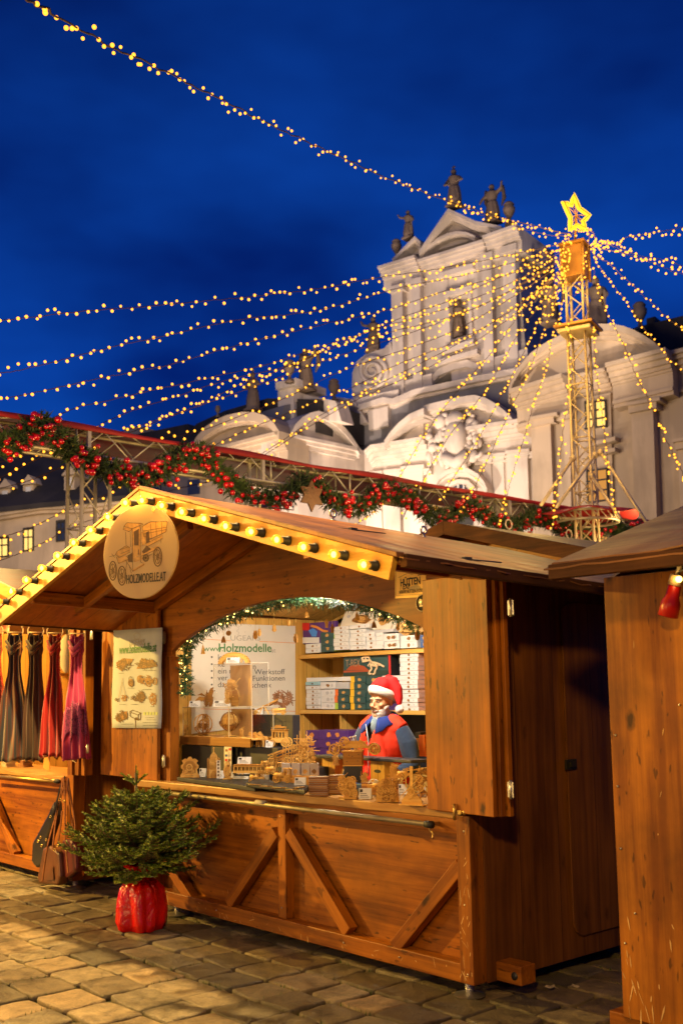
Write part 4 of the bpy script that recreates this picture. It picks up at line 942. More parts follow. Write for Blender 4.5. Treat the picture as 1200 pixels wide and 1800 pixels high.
statue(806, 594, 522, U, -.45, 0, 'carved statue standing inside the niche of the church front')
statue(657, 620, 556, V, -.3, 2, 'stone statue standing on the big scroll left of the upper storey')
statue(538, 688, 612, A, -2.6, 1, 'statue with raised arm on the attic of the left wing')
statue(445, 722, 648, A, -1.2, 0, 'slim statue on top of the left wing\'s arched pediment')
statue(968, 570, 488, D, -1.8, 1, 'statue on the right wing left of the mast')
statue(1050, 580, 486, D, -1.2, 2, 'large dark statue on the right wing just behind the mast')
URN = None
def urn(px, yb, yt, plane, d, label):
    global URN
    if URN is None:
        b = MB(); b.lathe([(.3, 0), (.3, .1), (.14, .16), (.1, .3), (.2, .4), (.36, .6), (.38, .75), (.28, .82), (.34, .9), (.2, 1.0), (.05, 1.0)], 14); URN = b.build('urn', M['stone_st'], None); o = URN
    else: o = URN.copy(); COL.objects.link(o)
    p = plane.P(px, yb, d); H = plane.P(px, yt, d).z-p.z; o.location = p-Vector((0, 0, .03)); o.scale = (H*.66, H*.66, H); return tag(o, label, 'urn', 'stone urns on the church')
urn(895, 396, 354, U, .1, 'stone urn on the right end of the upper church gable')
urn(697, 456, 420, U, .1, 'stone urn on the left shoulder of the upper church gable')
urn(509, 672, 632, A, -1.5, 'large stone urn on the white attic pedestal of the left wing')
urn(587, 706, 666, B, -1.0, 'stone urn between the attic and the big scroll')
urn(383, 732, 712, A, -.5, 'small stone urn on the left shoulder of the arched wing pediment')
urn(1125, 580, 530, D, -1.6, 'tall pale urn on the right wing beside the dark roof')
# statue urn pedestals come from the church; far houses left
H0 = at(70, 900, 42); HP = VP(H0, (.80, .60))
hs = thing('townhouse', 'beige townhouse with dark dormered roof and two lit windows at the left edge', 'house', (H0.x, H0.y, 0))
part('wall', M['plw'], hs, lambda b: HP.poly(b, [(-60, 905), (140, 880), (250, 870), (250, 1195), (-60, 1240)], 0, 6))
part('eaves_cornice', M['plw'], hs, lambda b: (HP.strip(b, [(-60, 903), (20, 890), (70, 882), (140, 880), (250, 868)], .3, .5, 1), HP.strip(b, [(-60, 912), (20, 899), (70, 891), (140, 889), (250, 877)], .25, .3, 1)))
def hroof(b):
    T = [HP.P(x, y, .6) for x, y in ((-60, 898), (70, 884), (250, 868))]; K = [HP.P(x, y, -4) for x, y in ((-60, 770), (70, 775), (250, 790))]
    vs = T+K+[v-Vector((0, 0, .2)) for v in T+K]; b.add(vs, [(0, 1, 4, 3), (1, 2, 5, 4), (6, 9, 10, 7), (7, 10, 11, 8), (0, 6, 7, 1), (1, 7, 8, 2), (3, 4, 10, 9), (4, 5, 11, 10), (0, 3, 9, 6), (2, 8, 11, 5)])
part('roof', M['darkroof'], hs, hroof)
for i, (x, y) in enumerate(((9, 885), (50, 878), (122, 862))):
    dm = part('dormer', M['plw'], hs, lambda b: (HP.poly(b, [(x-9, y), (x-9, y-27), (x+9, y-29), (x+9, y-2)], -.3, 2.5), HP.poly(b, [(x-14, y-26), (x, y-44), (x+14, y-29)], -.1, 2.8)))
    part('pane', M['winframe'], dm, lambda b: HP.poly(b, [(x-4.5, y-4), (x-4.5, y-22), (x+4.5, y-23), (x+4.5, y-5)], -.25, .05))
for (xa, xb, ya, yb) in ((-6, 13, 944, 978), (42, 57, 928, 967), (100, 113, 915, 950)):
    lit = xb < 80
    w = part('window', M['litpane'] if lit else M['pane'], hs, lambda b: HP.poly(b, [(xa, ya+2), (xb, ya), (xb, yb), (xa, yb+2)], .05, .1))
    part('window_frame', M['darkroof'], w, lambda b: (HP.poly(b, [((xa+xb)/2-.6, ya), ((xa+xb)/2+.6, ya), ((xa+xb)/2+.6, yb), ((xa+xb)/2-.6, yb)], .09, .05), HP.strip(b, [(xa, ya+(yb-ya)*.4), (xb, ya+(yb-ya)*.4-1)], .05, .1, .05), HP.strip(b, [(xa-1.5, ya), (xb+1.5, ya-2)], .09, .13, .1), HP.strip(b, [(xa-1.5, yb), (xb+1.5, yb-2)], .05, .13, .1), HP.poly(b, [(xa-1.5, ya+1), (xa, ya+1), (xa, yb), (xa-1.5, yb)], .11, .1), HP.poly(b, [(xb, ya+1), (xb+1.5, ya+1), (xb+1.5, yb), (xb, yb)], .12, .1)))
H1 = at(290, 850, 56); HQ = VP(H1, UC)
h2 = thing('townhouse', 'pale grey house with chimney glimpsed between the truss and the model stall roof', 'house', (H1.x, H1.y, 0))
part('wall', M['plw'], h2, lambda b: HQ.poly(b, [(236, 800), (345, 790), (345, 1200), (236, 1210)], 0, 5))
part('roof', M['darkroof'], h2, lambda b: HQ.poly(b, [(225, 803), (232, 765), (330, 745), (360, 790)], -.4, 5))
part('chimney', M['plw'], h2, lambda b: (HQ.poly(b, [(219, 800), (219, 752), (249, 750), (249, 798)], -1, 1.2),)); 
part('window', M['pane'], h2, lambda b: HQ.poly(b, [(262, 838), (282, 836), (282, 868), (262, 870)], .05, .1))
# floodlights on the church, placed on the square in front of it, plus added fills
def cw(u, nn, z): p = C0+C.u*u+C.n*nn; return (p.x, p.y, z)
lamp('church_flood', 'SPOT', cw(-5, 11, 1.0), 12500, (1, .79, .65), .3, tuple(C.P(800, 560)), 70, .5)
lamp('church_flood_low', 'SPOT', cw(3, 13, 3.0), 4200, (1, .82, .66), .3, tuple(C.P(800, 850)), 80, .5)
lamp('church_flood_side', 'SPOT', cw(-1, 12, 2.0), 4200, (1, .76, .60), .3, tuple(B.P(570, 800)), 60, .5)
lamp('added_church_fill_right', 'SPOT', cw(15, 10, 9.0), 6500, (1, .80, .62), .4, tuple(U.P(925, 520)), 26, .8)  # added fill that lifts the dark right side of the upper storey
lamp('square_fill', 'AREA', cw(4, 26, 9.0), 2600, (1, .80, .60), 8, tuple(C.P(720, 720)))  # added broad fill to soften contrast over the whole church
lamp('square_lamp', 'POINT', cw(9, 13, 6.0), 900, (1, .62, .24), .3)
lamp('square_lamp_far', 'POINT', tuple(A.P(400, 1000, 9)), 1500, (1, .66, .33), .3)
lamp('street_lamp_house', 'POINT', tuple(HP.P(60, 1000, 7)), 500, (1, .66, .33), .3)
# ================================================================== truss frame with red canopy, garland, mast and light strings
FA = Vector((-13.2, 5.57, 5.3)); FB = Vector((-13.47, 21.2, 5.3)); SZ = .36
def truss_beam(a, b_, size, step, tr=.024, ti=.011):
    mb = MB(); d = (b_-a).normalized(); L = (b_-a).length
    up = Vector((0, 0, 1)) if abs(d.z) < .9 else Vector((0, 1, 0)); s_ = d.cross(up).normalized(); up = s_.cross(d)
    cs = [s_*(i*size/2)+up*(j*size/2) for i, j in ((-1, -1), (1, -1), (1, 1), (-1, 1))]
    for c in cs: mb.tube([a+c, b_+c], tr, 8)
    n = max(1, round(L/step))
    for k in range(n):
        p, q = a+d*(L*k/n), a+d*(L*(k+1)/n)
        for i in range(4):
            c0, c1 = cs[i], cs[(i+1) % 4]
            if k % 2: c0, c1 = c1, c0
            mb.tube([p+c0, q+c1], ti, 5)
        if k % 4 == 0:
            for i in range(4): mb.tube([p+cs[i], p+cs[(i+1) % 4]], ti*1.4, 5)
    return mb
tf = thing('truss_frame', 'long aluminium truss beam on legs crossing above the stall roofs, hung with a garland', 'truss', (FA.x, FA.y, 0))
dirT = (FB-FA).normalized()
truss_beam(FA-dirT*4+Vector((0, 0, -SZ/2)), FB+Vector((0, 0, -SZ/2)), SZ, .42).build('beam', M['alu'], tf)
for t in (1.3, 13.2):
    q = FA+dirT*t; truss_beam(Vector((q.x, q.y, 0)), Vector((q.x, q.y, 5.3-SZ)), .42, .5, .028).build('leg', M['alu'], tf)
# end plates between truss sections
for t in (1.2, 4.2, 7.2, 10.2, 13.0):
    q = FA+dirT*t+Vector((0, 0, -SZ/2)); b = MB()
    for i in (-1, 1):
        b.bar(q+Vector((i*SZ/2, 0, -SZ/2)), q+Vector((i*SZ/2, 0, SZ/2)), .05, .05)
        b.bar(q+Vector((-SZ/2, 0, i*SZ/2)), q+Vector((SZ/2, 0, i*SZ/2)), .04, .04)
    b.build('joint_plate', M['alu'], tf)
M['redcloth'] = mat('red_canopy_cloth', (.34, .012, .016), .7, var=.25, vscale=3)
b = MB(); n = 70; vs = []
for k in range(n+1):
    t = -3+18.6*k/n; q = FA+dirT*t; s_ = .05*math.sin(t*2.1)*(.5+.5*math.sin(t*.37))
    for j, (dx, dz) in enumerate(((SZ/2+.04, -.03), (SZ/2+.03, .045+s_*.5), (-.6, .11+s_), (-2.6, .22+.5*s_))): vs.append((q.x+dx, q.y, q.z+dz))
fs = [(4*k+j, 4*k+4+j, 4*k+5+j, 4*k+1+j) for k in range(n) for j in range(3)]
b.add(vs, fs, True); o = b.build('canopy', M['redcloth'], origin=tuple(FA), fixn=False); md = o.modifiers.new('s', 'SOLIDIFY'); md.thickness = .012
tag(o, 'red cloth canopy stretched along the top of the truss', 'canopy')
# ---- garland
GM = [mat('fir_garland_dark', (.020, .045, .010), .7, var=.4, vscale=3), mat('fir_garland_green', (.05, .085, .018), .7, var=.4, vscale=3)]
def smooth(pts, n=8):
    out = []
    P_ = [pts[0]]+list(pts)+[pts[-1]]
    for i in range(1, len(P_)-2):
        for k in range(n):
            t = k/n; a, b_, c, d = P_[i-1], P_[i], P_[i+1], P_[i+2]
            out.append(.5*((2*b_)+(c-a)*t+(2*a-5*b_+4*c-d)*t*t+(3*b_-a-3*c+d)*t**3))
    out.append(P_[-2]); return out
def greens(mb, path, rad, dens, L, wd, seed):
    rnd = random.Random(seed)
    for i in range(len(path)-1):
        a, c = path[i], path[i+1]; seg = (c-a).length; d = (c-a).normalized() if seg > 1e-6 else Vector((0, 0, 1))
        for k in range(max(1, int(dens*seg))):
            p = a.lerp(c, rnd.random()); v = Vector((rnd.gauss(0, 1), rnd.gauss(0, 1), rnd.gauss(0, 1))); v -= d*v.dot(d)*.7; v.normalize()
            s0 = p+v*rad*rnd.uniform(0, .45); tip = p+v*rad*rnd.uniform(.7, 1.25)+d*rnd.uniform(-.5, .5)*L
            # a sprig: several needles along a stalk
            mb.cur = 0 if rnd.random() < .6 else 1
            for q in range(5):
                c0 = s0.lerp(tip, q/5); w = Vector((rnd.gauss(0, 1), rnd.gauss(0, 1), rnd.gauss(0, 1))).normalized(); e = c0+w*L*.55+(tip-s0)*.35
                sd = (e-c0).cross(w.cross(d)).normalized()*wd
                mb.add([c0-sd, c0+sd, e], [(0, 1, 2)])
GPX = [(-60, 800), (0, 782), (35, 772), (62, 748), (85, 752), (110, 780), (140, 800), (185, 824), (235, 842), (290, 826), (325, 798), (360, 802), (395, 838), (440, 872), (495, 876), (535, 845), (560, 862), (600, 888), (640, 890), (672, 862), (700, 868), (735, 890), (770, 912), (800, 905), (822, 888), (850, 905), (885, 925), (915, 922), (940, 905), (975, 922), (1005, 938), (1035, 942), (1068, 920), (1098, 940), (1125, 925)]
GX = FA.x+SZ/2+.10
def trussx(y): return GX+(FB.x-FA.x)*(y-FA.y)/(FB.y-FA.y)
def gpt(x, y):
    p = pl(x, y, 0, GX); 
    for _ in range(3): p = pl(x, y, 0, trussx(p.y))
    return p
GP = [gpt(x, y) for x, y in GPX]; GS = smooth(GP, 8)
ga = thing('garland', 'fir garland swagged with clusters of red baubles along the truss', 'garland', tuple(GP[0]))
b = MB(); greens(b, GS, .18, 420, .10, .013, 3); b.tube(GS, .03, 5); b.build('greenery', GM, ga, fixn=False)
BR = mat('red_glass_bauble', (.55, .006, .010), .14, spec=.7, coat=.6, var=.2)
bm0 = MB(); bm0.sph((0, 0, 0), .044, 12, 9); bm0 = bm0.build('bauble', BR, ga, world=False); BME = bm0.data; bpy.data.objects.remove(bm0)
rnd = random.Random(21); bl = []
clusters = [(8, 790, 10), (40, 775, 9), (72, 752, 12), (88, 760, 10), (100, 778, 6), (128, 798, 5), (150, 815, 9), (168, 812, 6), (195, 838, 8), (215, 830, 9), (235, 845, 7), (265, 832, 9), (285, 838, 7), (310, 815, 8), (325, 796, 8), (345, 793, 10), (362, 808, 9), (375, 828, 8), (392, 840, 6), (410, 866, 4), (430, 872, 5), (455, 882, 8), (475, 878, 8), (500, 885, 7), (512, 868, 4), (545, 848, 10), (560, 865, 8), (585, 878, 9), (605, 890, 10), (622, 888, 9), (645, 884, 8), (655, 870, 7), (672, 862, 9), (692, 862, 8), (705, 872, 7), (722, 892, 9), (738, 895, 8), (770, 915, 8), (790, 912, 6), (805, 892, 8), (820, 890, 10), (838, 898, 9), (853, 905, 8), (872, 925, 5), (890, 922, 5), (920, 925, 9), (935, 908, 8), (955, 912, 8), (968, 925, 7), (985, 935, 7), (1010, 940, 6), (1030, 940, 8), (1050, 938, 7), (1068, 922, 8), (1082, 948, 6), (1110, 925, 6), (1122, 924, 4)]
for (x, y, n) in clusters:
    p = gpt(x, y); n = int(n*1.0)
    for k in range(n):
        v = Vector((abs(rnd.gauss(0, .5)), rnd.gauss(0, 1), rnd.gauss(0, 1)*.8)); bl.append((p+Vector((.04+v.x*.10, v.y*.10, v.z*.10)), rnd.uniform(.6, 1.18), dep(p)))
bl.sort(key=lambda t: t[2])
for (p, s_, _) in bl[:100]:
    o = bpy.data.objects.new('bauble', BME); COL.objects.link(o); o.parent = ga; o.location = p-Vector(ga.location); o.scale = (s_,)*3
b = MB()
for (p, s_, _) in bl[100:]: b.sph(p, .044*s_, 12, 9)
tag(b.build('baubles', BR, ga), kind='stuff')
# gold star hanging in the garland, white rings
def star_pts(r1, r2, n, a0=90): return [((r1 if k % 2 == 0 else r2)*math.cos(R(a0)+math.pi*k/n), (r1 if k % 2 == 0 else r2)*math.sin(R(a0)+math.pi*k/n)) for k in range(2*n)]
p = gpt(536, 874)+Vector((.16, 0, 0)); b = MB(); b.plate(p, (0, 1, 0), (0, 0, 1), star_pts(.26, .15, 6, 90), .03)
o = b.build('star_ornament', mat('dull_gold', (.13, .05, .014), .5, .2, bump=.5, bscale=25), origin=tuple(p)); tag(o, 'brown gold star ornament hanging in the middle of the garland', 'star ornament')
for i, (x, y) in enumerate(((879, 924), (985, 941))):
    p = gpt(x, y)+Vector((.2, 0, 0)); b = MB(); b.tube([p+Vector((0, .09*math.cos(k*math.pi/8), .09*math.sin(k*math.pi/8))) for k in range(16)], .014, 6, closed=True)
    o = b.build('ring_ornament', mat('pale_ring', (.6, .5, .42), .4, .3), origin=tuple(p)); tag(o, ('pale metal ring hanging in the garland, left of the mast', 'pale metal ring at the lowest swag of the garland, under the mast')[i], 'ring', 'metal rings in the garland')
# ---- mast
MT = 21.2; mb_ = at(1030, 905, MT); MX, MY = mb_.x, mb_.y
ms_ = thing('light_mast', 'tall truss mast topped by a lit star, light strings fanning out from it', 'mast', (MX, MY, 0))
def mz(y): return EYE.z + (at(1022, y, MT).z-EYE.z)
GOLDM = mat('mast_aluminium', (.68, .56, .34), .45, .35)
T0, T1 = Vector((MX, MY, 0)), Vector((MX, MY, mz(475)))
ang = Matrix.Rotation(R(20), 3, 'Z')
def sq_truss(z0, z1, size, step, name):
    mb = MB(); cs = [ang @ Vector((i*size/2, j*size/2, 0)) for i, j in ((-1, -1), (1, -1), (1, 1), (-1, 1))]
    for c in cs: mb.tube([Vector((MX, MY, z0))+c, Vector((MX, MY, z1))+c], .026, 8)
    n = max(1, round((z1-z0)/step))
    for k in range(n):
        za, zb_ = z0+(z1-z0)*k/n, z0+(z1-z0)*(k+1)/n
        for i in range(4):
            c0, c1 = cs[i], cs[(i+1) % 4]
            if k % 2: c0, c1 = c1, c0
            mb.tube([Vector((MX, MY, za))+c0, Vector((MX, MY, zb_))+c1], .013, 5)
        for i in range(4):
            if k % 3 == 0: mb.tube([Vector((MX, MY, za))+cs[i], Vector((MX, MY, za))+cs[(i+1) % 4]], .016, 5)
    return mb.build(name, GOLDM, ms_)
sq_truss(0, mz(572), .36, .36, 'lower_truss'); sq_truss(mz(560), mz(470), .34, .34, 'upper_truss')
def mbox(name, z0, z1, hw, m_, rot=ang):
    b = MB(); b.prism([Vector((MX, MY, z0))+rot @ Vector((i*hw, j*hw, 0)) for i, j in ((-1, -1), (1, -1), (1, 1), (-1, 1))], (0, 0, z1-z0)); return b.build(name, m_, ms_, bevel=.01)
BOXM = mat('gilt_panel', (.42, .21, .05), .4, .35, var=.3, vscale=3)
mbox('platform', mz(575), mz(568), .34, GOLDM); mbox('platform', mz(566), mz(561), .40, BOXM)
mbox('panel_box', mz(470), mz(412), .21, BOXM); mbox('panel_cap', mz(411), mz(406), .27, BOXM)
for i, j in ((-1, -1), (1, -1), (1, 1), (-1, 1)):
    c = ang @ Vector((i*.225, j*.225, 0)); b = MB(); b.tube([(MX+c.x, MY+c.y, mz(474)), (MX+c.x, MY+c.y, mz(406))], .03, 6); b.build('corner_tube', BOXM, ms_)
# stays
for (a, c) in (((1055, 795), (1137, 921)), ((1006, 806), (950, 888)), ((1045, 800), (977, 892)), ((1040, 838), (1090, 912))):
    pa, pb = at(a[0], a[1], MT-.3), at(c[0], c[1], MT-1.6); b = MB(); b.tube([pa, pb], .032, 8); b.sph(pa, .07, 8, 6); b.build('stay', GOLDM, ms_)
# curved ring truss at the canopy centre
b = MB(); 
for rr_, zz in ((.62, mz(903)), (.62, mz(919))):
    b.tube([(MX+rr_*math.cos(k*math.pi/12), MY+rr_*math.sin(k*math.pi/12), zz) for k in range(24)], .026, 6, closed=True)
for k in range(24): 
    a, a2 = k*math.pi/12, (k+1)*math.pi/12; b.tube([(MX+.62*math.cos(a), MY+.62*math.sin(a), mz(903)), (MX+.62*math.cos(a2), MY+.62*math.sin(a2), mz(919))], .012, 5)
b.build('ring_truss', M['alu'], ms_)
b = MB(); n = 28; vs = []
for j, (rr_, zz) in enumerate(((.30, mz(893)), (.5, mz(897)), (.75, mz(904)), (1.0, mz(909)))):
    for k in range(n): a = 2*math.pi*k/n; vs.append((MX+rr_*math.cos(a), MY+rr_*math.sin(a), zz+.05*math.sin(a*5)*(j > 1)))
b.add(vs, [(j*n+k, j*n+(k+1) % n, (j+1)*n+(k+1) % n, (j+1)*n+k) for j in range(3) for k in range(n)], True)
o = b.build('canopy', M['redcloth'], origin=(MX, MY, 5), fixn=False); md = o.modifiers.new('s', 'SOLIDIFY'); md.thickness = .01; tag(o, 'red cloth peak of the canopy round the foot of the mast', 'canopy')
# star on top
SG = emit('star_neon', (1, .60, .02), 1.9)
SP = [(1007, 342), (1017, 366), (1035, 379), (1024, 389), (1028, 403), (1014, 396), (1001, 404), (1002, 383), (989, 355), (1004, 361)]
sp3 = [at(x, y, MT) for x, y in SP]; cen = sum(sp3, Vector())/len(sp3)
b = MB(); b.tube([p_ for i_ in range(10) for p_ in (sp3[i_], sp3[i_].lerp(sp3[(i_+1) % 10], .5))], .05, 7, closed=True); sn = b.build('star', SG, ms_)
b = MB()
for off in (-.07, .07):
    q = [p_+FW*off for p_ in sp3]; b.tube([cen+(p_-cen)*.96 for p_ in q], .012, 5, closed=True)
for i in range(len(sp3)): b.tube([cen, cen+(sp3[i]-cen)*.97], .008, 4); b.tube([sp3[i]-FW*.07, sp3[i]+FW*.07], .008, 4)
b.tube([cen, Vector((MX, MY, mz(410)))], .025, 6); b.build('star_frame', BOXM, sn)
lamp('star_glow', 'POINT', cen-FW*.5, 25, (1, .6, .1), .1)
for (dx, dy, y_) in ((-.9, -.9, 430), (.9, -.6, 440), (.3, -1.2, 520), (.6, -1.5, 700), (-.8, -1.4, 620)): lamp('mast_string_glow', 'POINT', (MX+dx, MY+dy, mz(y_)), 85, (1, .58, .13), .4)
# row of added fill lamps that brighten the truss and garland
for i, yy in enumerate((5.0, 8.2, 11.4, 14.6, 18.0)): lamp('added_truss_fill', 'POINT', (-11.6, yy, 4.6 if i else 4.2), 110, (1, .62, .20), .25)
# ---- light strings
GCORE = emit('string_bulb_core', (1, .52, .10), 6)
GLOW = emit('string_bulb_glow', (1, .36, .018), 2.9); nt = GLOW.node_tree; tr = N(nt, 'ShaderNodeBsdfTransparent'); ms = N(nt, 'ShaderNodeMixShader'); ms.inputs[0].default_value = .8
nt.links.new(tr.outputs[0], ms.inputs[1]); nt.links.new(nt.nodes['Principled BSDF'].outputs[0], ms.inputs[2]); nt.links.new(ms.outputs[0], nt.nodes['Material Output'].inputs[0])
WIRE = mat('brown_wire', (.10, .05, .03), .7)
bq = MB(); bq.sph((0, 0, 0), .010, 8, 6); bq.cur = 1; bq.sph((0, 0, 0), .0215, 10, 7); bo = bq.build('bulb', [GCORE, GLOW], None); SBM = bo.data; bpy.data.objects.remove(bo)
GR = 'light strings fanning out from the mast'
def lstring(label, pts, step=.15, jit=.035, seed=0, scale=1.0, group=GR):
    P_ = [at(x, y, t) for x, y, t in pts]; path = smooth(P_, 14)
    g = thing('light_string', label, 'light string', tuple(P_[0]), 0, group)
    rnd = random.Random(seed+100); step *= .82 if seed else 1.25
    b = MB(); b.tube([p+Vector((rnd.gauss(0, .006),)*3) for p in path], .0085 if seed == 0 else .0055, 4); b.build('wire', WIRE, g)
    pos = []; acc = 0
    for i in range(len(path)-1):
        a, c = path[i], path[i+1]; L = (c-a).length
        while acc < L:
            q = a.lerp(c, acc/L)+Vector((rnd.gauss(0, jit*.5), rnd.gauss(0, jit*.5), rnd.gauss(0, jit))); pos.append((dep(q), q)); acc += step*rnd.uniform(.6, 1.4)
        acc -= L
    pos.sort(key=lambda t: t[0])
    for d_, q in pos[:100]:
        o = bpy.data.objects.new('bulb', SBM); COL.objects.link(o); o.parent = g; o.location = q-Vector(g.location); o.scale = (scale*rnd.uniform(.85, 1.15),)*3
    if len(pos) > 100:
        b = MB()
        for d_, q in pos[100:]: b.cur = 0; b.sph(q, .010*scale, 8, 6); b.cur = 1; b.sph(q, .0215*scale, 10, 7)
        tag(b.build('bulbs', [GCORE, GLOW], g), kind='stuff')
m0, m1 = MT-.1, MT+.1
